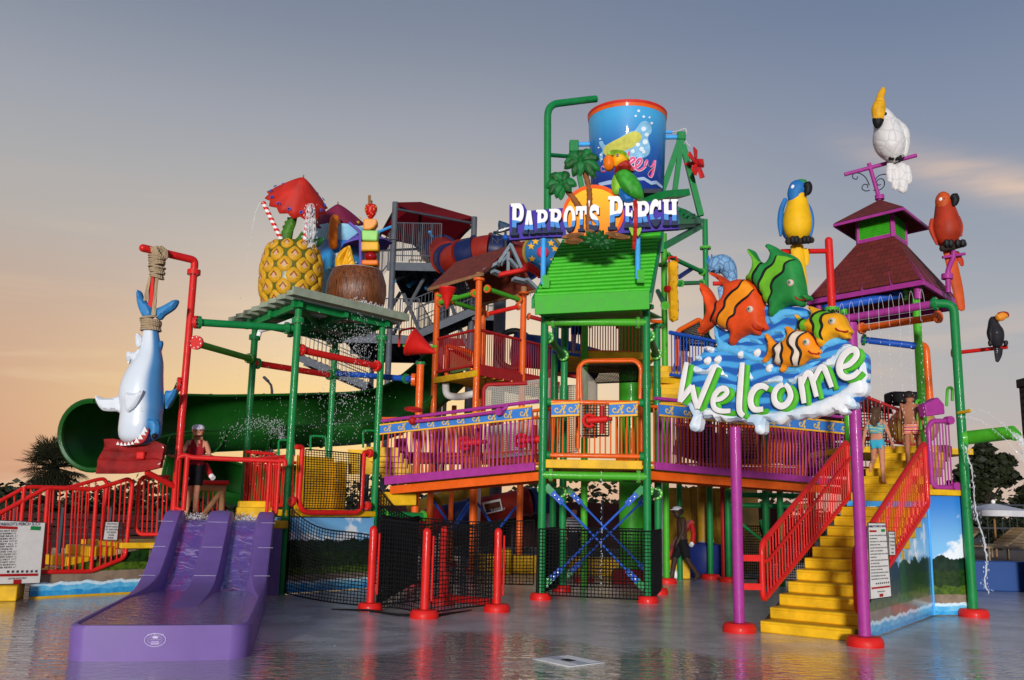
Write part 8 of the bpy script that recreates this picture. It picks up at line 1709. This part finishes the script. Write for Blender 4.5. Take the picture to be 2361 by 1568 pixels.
# lower mid deck and red trough behind the left bridge
md_ = thing('mid_deck', 'red edged yellow deck behind the left bridge', 'platform', (-.5,22.5,2.4))
zq = at(*kA(900,1400),22.6).z; part('beam', MB().beam((-3.2,22.6,zq), (.8,21.8,zq), .08, .2), DRED, md_)
for i in range(10): part('deck_board', MB().beam((-3.1+i*.4,22.7-i*.08,zq-.05), (-2.9+i*.4,24.0-i*.08,zq-.05), .36, .05), YELLOW, md_)
rail(md_, (-3.2,22.65,zq+.12), (.7,21.85,zq+.12), (-3.2,22.65,zq+.95), (.7,21.85,zq+.95), 26, ORANGE, None, .03, .012, False)
part('red_panel', MB().prism([at(*kA(x,y),21.4) for x, y in ((460,1190),(590,1180),(640,1560),(520,1560))], (0,.08,0)), DRED, md_)
for i in range(5): part('step', MB().box((at(*kA(340+i*40,1400),20.9).x,20.9+i*.1,at(*kA(380,1330+i*55),20.9).z), (.75,.3,.2)), YELLOW, md_, bevel=.01)
part('yellow_wall', MB().prism([at(*kA(x,y),21.2) for x, y in ((-20,1300),(455,1310),(520,1560),(-20,1560))], (0,.06,0)), YELLOW, md_)
part('yellow_step', MB().beam(at(878,1150,20.1), at(952,1150,20.4), .5, .28), YELLOW, md_, bevel=.02)
part('drain_pipe', MB().tube(bend([at(*kA(1000,610),25.5), at(*kA(1005,740),25.5), at(*kA(1140,755),25.5), at(*kA(1290,720),25.5)], .2), .10, 12), WHITE, md_)
# dark nets, brown roof and slide shapes behind the right bridge
rb = thing('back_structure', 'dark netted play structure seen through the right bridge rail', 'play structure', (5.5,24,2.4))
zr0 = at(1700,1075,24).z; xr0, xr1 = at(1545,1000,24).x, at(2040,1000,24).x
part('deck', MB().box(((xr0+xr1)/2,24.2,zr0-.1), (xr1-xr0,1.6,.14)), DRED, rb); part('roof', MB().prism([(xr0+.3,23.4,zr0+1.5),(xr1,23.4,zr0+1.35),(xr1,25.5,zr0+2.1),(xr0+.3,25.5,zr0+2.2)], (0,0,.1)), paint('thatch_brown', (66,46,34), .8, .3, .3), rb)
for i in range(5):
    xa_ = xr0+.2+i*(xr1-xr0)/5; net('net', bilinear((xa_,23.5,zr0+.2), (xa_+.85,23.6,zr0+.2), (xa_,23.5,zr0+1.5), (xa_+.85,23.6,zr0+1.5)), 12, 16, rb, None, .014); part('post', MB().cyl((xa_,23.9,0), (xa_,23.9,zr0+1.6), .07, n=10), (GREEN, DRED)[i % 2], rb)
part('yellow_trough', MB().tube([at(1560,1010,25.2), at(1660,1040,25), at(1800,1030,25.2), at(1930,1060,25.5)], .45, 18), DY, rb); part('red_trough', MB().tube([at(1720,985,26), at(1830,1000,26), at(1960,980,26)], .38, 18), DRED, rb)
rail(rb, (xr0,23.3,zr0), (xr1,23.3,zr0), (xr0,23.3,zr0+.95), (xr1,23.3,zr0+.95), 34, ORANGE, None, .03, .012, False)
# red guard rail and drum at the head of the right stairs
hs = thing('stair_head_rail', 'red sloping guard rail behind the children at the head of the stairs', 'railing', at(2100,1000,20.5))
zb_ = at(2120,1010,20.5).z; A3, B3 = at(1972,905,20.6), at(2115,962,20.2); rail(hs, V((A3.x,A3.y,zb_)), V((B3.x,B3.y,zb_-.2)), A3, B3, 14, DRED, None, .035, .012, False)
part('drum', MB().ball(at(2105,985,21.2), (.55,.5,.45)), paint('drum_cream', (190,150,80), .4, .2), hs); part('hood', MB().box(at(2090,920,21.8), (.9,.5,.3)), BLACK, hs, bevel=.06)
part('deck', MB().box((at(2050,1050,20.5).x,20.6,zb_-.35), (2.6,2.4,.12)), YELLOW, hs)
# ================================================================ people
def person(label, base, H, rz, pose, skin, clothes, hair=None, cap=None, nm='person', cat='person', sub=2, bulk=1.12):
    s = H/1.75; J = dict(pelvis=(0,0,.95), spine=(0,0,1.10), chest=(0,0,1.30), neck=(0,.0,1.47), jaw=(0,-.03,1.56), skull=(0,-.01,1.65), crown=(0,0,1.71),
        hipL=(-.085,0,.90), kneeL=(-.10,-.02,.50), ankL=(-.10,.02,.09), heelL=(-.10,.05,.04), toeL=(-.11,-.15,.03), hipR=(.085,0,.90), kneeR=(.10,-.02,.50), ankR=(.10,.02,.09), heelR=(.10,.05,.04), toeR=(.11,-.15,.03),
        shL=(-.165,.0,1.41), elL=(-.24,.03,1.15), wrL=(-.27,-.03,.90), shR=(.165,.0,1.41), elR=(.24,.03,1.15), wrR=(.27,-.03,.90))
    face = pose.pop('_face', (0,-1,0)); J.update(pose)
    Rd = dict(pelvis=(.135,.10), spine=(.115,.085), chest=(.145,.10), neck=.058, jaw=.088, skull=.128, crown=.10, hipL=.088, kneeL=.055, ankL=.036, heelL=.034, toeL=.026, hipR=.088, kneeR=.055, ankR=.036, heelR=.034, toeR=.026, shL=.055, elL=.038, wrL=.025, shR=.055, elR=.038, wrR=.025)
    E = [('pelvis','spine'),('spine','chest'),('chest','neck'),('neck','jaw'),('jaw','skull'),('skull','crown')]
    for S in 'LR': E += [('pelvis','hip'+S),('hip'+S,'knee'+S),('knee'+S,'ank'+S),('ank'+S,'heel'+S),('ank'+S,'toe'+S),('chest','sh'+S),('sh'+S,'el'+S),('el'+S,'wr'+S)]
    for S in 'LR':                                   # hands with five bent fingers
        w, e = V(J['wr'+S]), V(J['el'+S]); d = (w-e).normalized(); side = V((1 if S == 'L' else -1,0,0)); side = (side-d*side.dot(d)); side = side.normalized() if side.length > .1 else V((0,1,0)); nrm = d.cross(side); p = w+d*.06
        J['palm'+S] = tuple(p); Rd['palm'+S] = (.030,.018); E.append(('wr'+S,'palm'+S))
        for i, l in enumerate((.075,.085,.078,.060)):
            a = w+d*.10+side*(.027-.018*i); J[f'f{i}{S}'] = tuple(a); J[f'g{i}{S}'] = tuple(a+d*l*.55+nrm*.012); J[f'h{i}{S}'] = tuple(a+d*l*.85+nrm*.035); Rd[f'f{i}{S}'] = .0095; Rd[f'g{i}{S}'] = .0085; Rd[f'h{i}{S}'] = .007; E += [('palm'+S,f'f{i}{S}'),(f'f{i}{S}',f'g{i}{S}'),(f'g{i}{S}',f'h{i}{S}')]
        a = w+d*.05+side*.035; J['t0'+S] = tuple(a); J['t1'+S] = tuple(a+d*.03+side*.028+nrm*.01); J['t2'+S] = tuple(a+d*.062+side*.032+nrm*.02); Rd['t0'+S] = .012; Rd['t1'+S] = .010; Rd['t2'+S] = .008; E += [('palm'+S,'t0'+S),('t0'+S,'t1'+S),('t1'+S,'t2'+S)]
    if bulk != 1: Rd = {n: (tuple(x*bulk for x in r) if hasattr(r, '__len__') else r*bulk) if n[0] not in 'fght' and n not in ('skull','crown','jaw') or n == 'heelL' else r for n, r in Rd.items()}
    names = list(J); idx = {n: i for i, n in enumerate(names)}
    me = bpy.data.meshes.new('body'); me.from_pydata([tuple(V(J[n])*s) for n in names], [(idx[a], idx[b]) for a, b in E], [])
    tmp = bpy.data.objects.new('tmp_body', me); COL.objects.link(tmp); sk_ = tmp.modifiers.new('skin', 'SKIN'); sk_.use_smooth_shade = True; su = tmp.modifiers.new('sub', 'SUBSURF'); su.levels = su.render_levels = sub
    for n in names:
        r = Rd[n]; r = r if hasattr(r, '__len__') else (r, r); v = me.skin_vertices[0].data[idx[n]]; v.radius = (r[0]*s, r[1]*s); v.use_root = n == 'pelvis'
    dg = bpy.context.evaluated_depsgraph_get(); body = bpy.data.meshes.new_from_object(tmp.evaluated_get(dg)); bpy.data.objects.remove(tmp)
    body.materials.clear(); body.materials.append(skin); M4 = Matrix.Translation(V(base)) @ Matrix.Rotation(rz, 4, 'Z')
    t = thing(nm, label, cat, base); loc = [v.co/s for v in body.vertices]; nrm = [v.normal.copy() for v in body.vertices]
    for cn, pred, m_, off in clothes:
        fs = [tuple(p.vertices) for p in body.polygons if pred(sum((loc[i] for i in p.vertices), V((0,0,0)))/len(p.vertices))]
        if not fs: continue
        used = sorted({i for f in fs for i in f}); mp = {i: k for k, i in enumerate(used)}; cm = MB().add([M4 @ ((loc[i]+nrm[i]*off)*s) for i in used], [tuple(mp[i] for i in f) for f in fs])
        o = part(cn, cm, m_, t, angle=80); md = o.modifiers.new('thick', 'SOLIDIFY'); md.thickness = .006; md.offset = -1
    for v in body.vertices: v.co = M4 @ v.co
    body.polygons.foreach_set('use_smooth', [True]*len(body.polygons)); b = part('body', body, skin, t)
    W = lambda *p: M4 @ (V(p)*s); hd = V(J['skull']); f = V(face).normalized(); sd = f.cross(V((0,0,1))).normalized()
    def hp(a, b_, c): return W(*(hd+sd*a+f*b_+V((0,0,c))))
    part('nose', MB().tube([hp(0,.100,-.01), hp(0,.122,-.04)], [.008*s,.016*s], 8), skin, t); part('mouth', MB().tube([hp(-.024,.088,-.075), hp(0,.096,-.077), hp(.024,.088,-.075)], .007*s, 6), paint('lips', (140,64,56), .5), t)
    for k in (-.032,.032): part('eye', MB().ball(hp(k,.096,-.005), .014*s, 8, 6), paint('eye_dark', (30,22,18), .2), t); part('eyebrow', MB().tube([hp(k*.5,.104,.018), hp(k*1.5,.094,.02)], .005*s, 6), paint('brow', (40,28,22), .6), t)
    for k in (-.1,.1): part('ear', MB().ball(hp(k,.0,-.01), (.014*s,.024*s,.032*s), 8, 6), skin, t)
    if hair:
        hm, style = hair; n = 14
        rings = []
        for zz, r_ in ((.095,.03),(.08,.07),(.045,.098),(.0,.103),(-.06,.094)) if style == 'short' else ((.095,.03),(.08,.07),(.045,.100),(.0,.108),(-.05,.105)): r_ *= 1.14; rings.append([hp(math.cos(a)*r_, math.sin(a)*r_*.98-.018-(.02 if zz < .03 else 0)-(.03 if zz < -.01 and math.sin(a) > 0 else 0), zz) for a in [2*math.pi*i/n for i in range(n)]])
        part('hair', MB().loft(rings), hm, t)
        if style == 'long': part('hair_fall', MB().tube([hp(0,-.06,.02), hp(.02,-.10,-.12), hp(-.02,-.11,-.26), hp(.01,-.10,-.36)], [.085*s,.095*s,.085*s,.03*s], 12, flat=.55, up=f), hm, t); part('hair_fall', MB().tube([hp(.06,-.05,.0), hp(.09,-.07,-.14), hp(.07,-.09,-.27)], [.05*s,.05*s,.02*s], 10), hm, t)
        if style == 'tail': part('ponytail', MB().tube([hp(0,-.09,.0), hp(.03,-.14,-.08), hp(.04,-.12,-.2)], [.03*s,.035*s,.012*s], 10), hm, t)
    if cap:
        rings = [[hp(math.cos(a)*r_, math.sin(a)*r_, zz) for a in [2*math.pi*i/18 for i in range(18)]] for zz, r_ in ((.02,.116),(.06,.114),(.095,.09),(.113,.045),(.117,.005))]; c = part('cap', MB().loft(rings), cap, t)
        part('cap_brim', MB().prism([hp(-.075,.075,.028), hp(-.06,.15,.022), hp(0,.175,.02), hp(.06,.15,.022), hp(.075,.075,.028)], V((0,0,.012))), cap, c)
    return t, W, hp
CAPW = paint('cap_white', (214,210,222), .7, .05, 0, 6, 0); TOPR = paint('top_red', (150,22,34), .7, .12, 0, 6, 0); SHO = paint('shorts_black', (16,16,20), .7, .1, 0, 6, 0); HAIRB = paint('hair_dark', (34,24,18), .5, .2, .3, 20, .1); HAIRM = paint('hair_brown', (84,58,38), .5, .3, .3, 20, .1)
TUBE = paint('rescue_red', (176,24,26), .4)
torso = lambda p: abs(p.x) < .19 and .98 < p.z < 1.36 and not (abs(p.x) > .155 and p.z < 1.2)
def shorts(z0, z1): return lambda p: z0 < p.z < z1 and abs(p.x) < .20
b0 = at(441,1197,17.55); b0.z = 1.345
t, W, hp = person('lifeguard in white cap and red tank top standing at the slide head', b0, 1.72, R(8), dict(elL=(-.26,-.10,1.16), wrL=(-.34,-.30,1.14), elR=(.26,-.08,1.17), wrR=(.02,-.30,1.12), kneeL=(-.07,.03,.50), ankL=(-.13,.16,.10), heelL=(-.13,.19,.05), toeL=(-.15,.0,.03), kneeR=(.06,-.02,.50), ankR=(.05,.02,.09), heelR=(.05,.05,.04), toeR=(.07,-.15,.03), _face=(.25,-1,-.08)), SKIN,
    [('tank_top', lambda p: (abs(p.x) < (.19 if p.z < 1.16 else .145) and .96 < p.z < 1.34 and p.y > -.16) or (.04 < abs(p.x) < .10 and 1.3 < p.z < 1.47), TOPR, .010), ('shorts', lambda p: .62 < p.z < .99 and p.y > -.2, SHO, .022)], (HAIRB, 'tail'), CAPW)
lettering('G', hp(0,.112,.062), (1,0,0), (0,0,1), .06, TOPR, t)
part('rescue_tube', MB().tube([W(.15,.16,1.02), W(.24,.08,.88), W(.30,.0,.80)], .055, 12), TUBE, t); part('tube_end', MB().tube([W(.29,.01,.815), W(.345,-.05,.76)], .05, 12), WHITE, t); part('shorts_badge', MB().ball(W(-.11,-.095,.74), (.035,.012,.03)), WHITE, t)
b1 = gp(1574,1341); t, W, hp = person('shirtless guard in white cap and black shorts walking under the right bridge', b1, 1.80, R(-90), dict(kneeL=(-.09,-.16,.52), ankL=(-.10,-.24,.09), heelL=(-.10,-.20,.04), toeL=(-.10,-.42,.03), kneeR=(.09,.10,.50), ankR=(.10,.36,.14), heelR=(.10,.42,.11), toeR=(.10,.22,.02), elL=(-.22,.10,1.16), wrL=(-.22,.02,.92), elR=(.22,-.02,1.16), wrR=(.22,-.14,.93), chest=(0,-.03,1.30), neck=(0,-.07,1.47), jaw=(0,-.12,1.54), skull=(0,-.11,1.63), crown=(0,-.10,1.69)), SKIN2,
    [('shorts', lambda p: .55 < p.z < .97 and abs(p.x) < .22, SHO, .024)], (HAIRB, 'short'), CAPW, bulk=1.32)
part('rescue_tube', MB().tube([W(.05,.22,1.32), W(.16,.24,1.1), W(.2,.2,.88)], .06, 12), TUBE, t); part('tube_end', MB().tube([W(.20,.2,.90), W(.24,.16,.84)], .055, 12), WHITE, t)
TURQ = paint('bikini_turquoise', (60,176,206), .6, .12, 0, 6, 0)
def m_plaid(nt, N, L, b):
    tc, s = obj_xyz(N, L); w1 = N.new('ShaderNodeTexWave'); w1.bands_direction = 'DIAGONAL'; L.new(tc.outputs['Object'], w1.inputs[0]); w1.inputs['Scale'].default_value = 9; w2 = N.new('ShaderNodeTexWave'); w2.bands_direction = 'Z'; L.new(tc.outputs['Object'], w2.inputs[0]); w2.inputs['Scale'].default_value = 10
    c = mixrgb(N, L, step(N, L, w1.outputs['Fac'], .75, .9), lin(96,176,190), lin(196,200,120)); c = mixrgb(N, L, step(N, L, w2.outputs['Fac'], .85, .95), c, lin(40,90,120)); L.new(c, b.inputs['Base Color']); b.inputs['Roughness'].default_value = .7
zst = lambda L_: zl+.1+(int((L_-11*RUN-.06)/.30)+1)*.155
Lg = 11*RUN+.06+.30*1+.16; bg_ = S0+aS*Lg+wS*.42; bg_.z = zst(Lg); H_g = 1.40
rzg = math.atan2(aS.y, aS.x)+R(90)
person('girl in turquoise bikini climbing the yellow stairs seen from behind', bg_, H_g, rzg, dict(kneeR=(.12,-.10,.56), ankR=(.10,.22,.42), heelR=(.10,.26,.44), toeR=(.10,.28,.26), kneeL=(-.08,-.03,.50), elL=(-.25,-.02,1.14), wrL=(-.28,-.12,.94), elR=(.26,.04,1.15), wrR=(.31,.02,.90)), SKIN,
    [('bikini_top', lambda p: abs(p.x) < .20 and 1.10 < p.z < 1.33, mat_nodes('plaid_top', m_plaid), .010), ('bikini_strap', lambda p: .05 < abs(p.x) < .09 and 1.32 < p.z < 1.47, MATS.get('plaid_top'), .008), ('bikini_bottom', lambda p: .80 < p.z < 1.0 and abs(p.x) < .19 and not (p.z < .86 and abs(p.x) > .12), TURQ, .012)], (HAIRM, 'long'))
Lb = 11*RUN+.06+.30*3+.14; bb_ = S0+aS*Lb+wS*.86; bb_.z = zst(Lb)
def m_trunks(nt, N, L, b):
    tc, s = obj_xyz(N, L); w = N.new('ShaderNodeTexWave'); w.bands_direction = 'Z'; L.new(tc.outputs['Object'], w.inputs[0]); w.inputs['Scale'].default_value = 5; r = N.new('ShaderNodeValToRGB'); r.color_ramp.interpolation = 'CONSTANT'; L.new(w.outputs['Fac'], r.inputs[0]); e = r.color_ramp.elements; e[0].color = (*lin(190,30,40),1); e[1].position = .4; e[1].color = (*lin(226,220,224),1); k = e.new(.7); k.color = (*lin(232,120,40),1); L.new(r.outputs[0], b.inputs['Base Color']); b.inputs['Roughness'].default_value = .7
person('boy in red and white striped swim trunks climbing ahead of the girl', bb_, 1.42, rzg, dict(kneeL=(-.10,-.20,.62), ankL=(-.10,-.12,.26), heelL=(-.10,-.08,.2), toeL=(-.10,-.28,.19), elR=(.25,-.10,1.18), wrR=(.22,-.26,1.02), elL=(-.24,.0,1.15), wrL=(-.26,-.06,.92)), paint('skin_warm', (170,110,80), .5, .1, .05, 10, 0),
    [('trunks', lambda p: .76 < p.z < .98 and abs(p.x) < .20, mat_nodes('striped_trunks', m_trunks), .014)], (HAIRB, 'short'))
q = at(*kC(625,600),22.3); base = V((q.x,22.3,bz0_2-.10))
person('shirtless person in a white cap sitting on the upper deck behind the sign', base+V((0,0,-.82)), 1.78, R(200), dict(hipL=(-.09,-.02,.93), hipR=(.09,-.02,.93), kneeL=(-.16,-.42,1.0), kneeR=(.16,-.42,1.0), ankL=(-.12,-.60,.88), ankR=(.12,-.60,.88), heelL=(-.12,-.57,.86), heelR=(.12,-.57,.86), toeL=(-.12,-.76,.88), toeR=(.12,-.76,.88), elL=(-.25,-.05,1.17), wrL=(-.2,-.25,1.08), elR=(.25,-.05,1.17), wrR=(.2,-.25,1.08)), SKIN,
    [('shorts', lambda p: .80 < p.z < 1.03 and p.y > -.36, SHO, .02)], (HAIRB, 'short'), CAPW, bulk=1.28)
def m_stripe(nt, N, L, b):
    tc, s = obj_xyz(N, L); w = N.new('ShaderNodeTexWave'); w.bands_direction = 'Z'; L.new(tc.outputs['Object'], w.inputs[0]); w.inputs['Scale'].default_value = 4; L.new(mixrgb(N, L, step(N, L, w.outputs['Fac'], .6, .7), lin(196,192,190), lin(40,40,50)), b.inputs['Base Color']); b.inputs['Roughness'].default_value = .8
q = at(1322,1200,29.0); person('far visitor in a striped shirt behind the netted tower base', (q.x,29,0), 1.7, R(20), {}, SKIN, [('shirt', lambda p: 1.0 < p.z < 1.44 and abs(p.x) < .24, mat_nodes('striped_shirt', m_stripe), .02), ('trousers', lambda p: .1 < p.z < 1.0 and abs(p.x) < .19, paint('dark_trousers', (30,32,44), .8), .02)], (HAIRB, 'short'))
q = at(*kc(1118,418),21.6); person('visitor in dark shorts standing on the upper deck under the green roof', (q.x,21.7,zu+.03), 1.7, R(170), {}, SKIN, [('shirt', lambda p: .95 < p.z < 1.44 and abs(p.x) < .2, paint('magenta_top', (190,40,90), .7), .015), ('shorts', lambda p: .58 < p.z < .98 and abs(p.x) < .2, SHO, .02)], (HAIRB, 'short'))

# ================================================================ water in the air
def m_water(nt, N, L, b):
    b.inputs['Base Color'].default_value = (.86,.88,.90,1); b.inputs['Roughness'].default_value = .08; b.inputs['Alpha'].default_value = .42; b.inputs['IOR'].default_value = 1.33
WAT = mat_nodes('spray_water', m_water)
def drop(mb, p, r):
    mb.add([p+V((r,0,0)), p+V((-r,0,0)), p+V((0,r,0)), p+V((0,-r,0)), p+V((0,0,r*2.6)), p+V((0,0,-r*2.6))], [(0,2,4),(2,1,4),(1,3,4),(3,0,4),(2,0,5),(1,2,5),(3,1,5),(0,3,5)])
def spray(label, mb): o = part('water_spray', mb, WAT, None, smooth=True); tag(o, label, 'water', kind='stuff'); return o
rg = random.Random(5)
mb = MB()                                              # curtain falling from the slatted roof
for i in range(1500):
    a = rg.gauss(.72,.13); b_ = rg.uniform(-.15,.6); z = ZR+.25-abs(rg.gauss(0,1.15)); drop(mb, CP(a, b_, z)+V((rg.gauss(0,.05),0,0)), rg.uniform(.003,.0085))
for i in range(900): drop(mb, CP(rg.uniform(-.1,1.15), rg.uniform(-.15,1.1), rg.uniform(1.8,ZR+.1)), rg.uniform(.002,.006))
for i in range(260): drop(mb, CP(rg.gauss(.72,.12), rg.uniform(-.2,-.1), ZR+.28+abs(rg.gauss(0,.05))), rg.uniform(.004,.010))
spray('water drops raining from the slatted roof of the cage tower', mb)
def arc(mb, pts, n, jit, r0, r1):
    P = smooth_pts([tuple(p) for p in pts], 10, False)
    for i in range(n): f = rg.random()*(len(P)-1); k_ = int(f); p = V(P[k_]).lerp(V(P[min(len(P)-1,k_+1)]), f-k_); drop(mb, p+V((rg.gauss(0,jit),rg.gauss(0,jit),rg.gauss(0,jit))), rg.uniform(r0,r1))
mb = MB()
for e in ((505,1000),(540,985),(580,978),(620,985)):
    for k_ in range(3): arc(mb, [at(650,1010,18.6), at((650+e[0])/2+8*k_, 965+6*k_, 18.4), at(e[0], e[1]+14*k_, 18.2)], 48, .04, .002, .006)
spray('burst of spray in front of the green flume inside the cage tower', mb)
mb = MB(); arc(mb, [at(*k3(320,335),19.1), at(*k3(285,345),19.1), at(*k3(255,430),19.1), at(*k3(215,620),19.1), at(*k3(170,880),19.1), at(*k3(130,1130),19.1)], 60, .008, .004, .009)
mb.tube([V(p) for p in smooth_pts([tuple(at(*k3(x,y),19.1)) for x, y in ((322,333),(300,336),(275,370),(250,440),(225,560))], 5, False)], [.006]*21, 6); arc(mb, [at(553,800,19.1), at(540,960,19.1)], 10, .02, .003, .006)
spray('thin stream of water arcing from the tip of the leaning straw', mb)
mb = MB()
for i in range(420): a = rg.random(); drop(mb, at(*k3(712+rg.gauss(0,14), 355+360*a), 18.8)+V((rg.gauss(0,.04),rg.gauss(0,.05),0)), rg.uniform(.005,.013))
for dx in (-30,-12,8,26,40): mb.tube([V(p) for p in smooth_pts([tuple(at(*k3(712,345),18.85)), tuple(at(*k3(712+dx*.7,352),18.8)), tuple(at(*k3(712+dx,420),18.8)), tuple(at(*k3(712+dx*1.1,600),18.8))], 5, False)], [.005]*16, 6)
spray('bubbling fountain spilling over the upright striped straw', mb)
mb = MB()                                              # loops and strings from the purple pipe
for i in range(9):
    f = i/8.0; p = qa.lerp(qb_, .12+.85*f); top_ = p+V((-.08,-.12,.28)); end = p+V((-.22,-.35,-.35))
    mb.tube([V(x) for x in smooth_pts([tuple(p+V((0,-.05,.06))), tuple(p+V((-.03,-.08,.2))), tuple(top_), tuple(p+V((-.16,-.22,.1))), tuple(end)], 4, False)], [.0035]*17, 6)
    for k_ in range(26): drop(mb, end+V((rg.gauss(0,.012)-.04*k_/26, rg.gauss(0,.012), -k_*.085-rg.random()*.05)), rg.uniform(.005,.010))
spray('strings of falling drops from the purple pipe above the stairs', mb)
mb = MB()
arc_ = [at(*k7(x,y),Y) for x, y, Y in ((1340,865,16.2),(1420,868,16.0),(1520,915,15.8),(1620,1000,15.6),(1700,1090,15.5))]; mb.tube([V(p) for p in smooth_pts([tuple(p) for p in arc_], 5, False)], [.006]*21, 6); arc(mb, arc_, 40, .012, .004, .009)
arc_ = [at(*k7(x,y),Y) for x, y, Y in ((1250,918,16.4),(1350,920,16.2),(1480,985,16.0),(1600,1085,15.8),(1700,1190,15.7),(1756,1260,15.7))]; mb.tube([V(p) for p in smooth_pts([tuple(p) for p in arc_], 5, False)], [.004]*26, 6); arc(mb, arc_, 50, .012, .004, .008)
spray('two thin jets of water arcing from the right green post', mb)
mb = MB(); P = smooth_pts([tuple(at(*k6(x,y),16.2)) for x, y in ((1345,258),(1365,330),(1388,430),(1392,530),(1410,640),(1440,760),(1462,840),(1465,940),(1455,1030),(1480,1078))], 5, False); mb.tube([V(p)+V((rg.gauss(0,.01),0,0)) for p in P], [rg.uniform(.006,.018) for _ in P], 7); arc(mb, P, 120, .03, .004, .010)
P = smooth_pts([tuple(at(*k7(x,y),15.8)) for x, y in ((1660,1050),(1700,1070),(1740,1110),(1765,1170),(1780,1300))], 5, False); mb.tube([V(p) for p in P], [.05+.01*rg.random() for p in P], 8); arc(mb, P, 80, .05, .005, .012)
spray('broken ribbon of water falling beside the right green post', mb)
mb = MB()
for i in range(700): p = gp(rg.uniform(560,2330), rg.uniform(1345,1500)); drop(mb, p+V((0,0,abs(rg.gauss(0,.012)))), rg.uniform(.001,.0025))
for i in range(60): drop(mb, V((1.72+rg.gauss(0,.01), 17.6, rg.uniform(.2,2.4))), rg.uniform(.004,.008))
for i in range(500): drop(mb, SP(rg.uniform(.0,.35), rg.choice((-.45,.45))+rg.gauss(0,.14), 1.36+abs(rg.gauss(0,.05))), rg.uniform(.003,.007))
spray('fine splashes on the wet floor and at the slide head', mb)
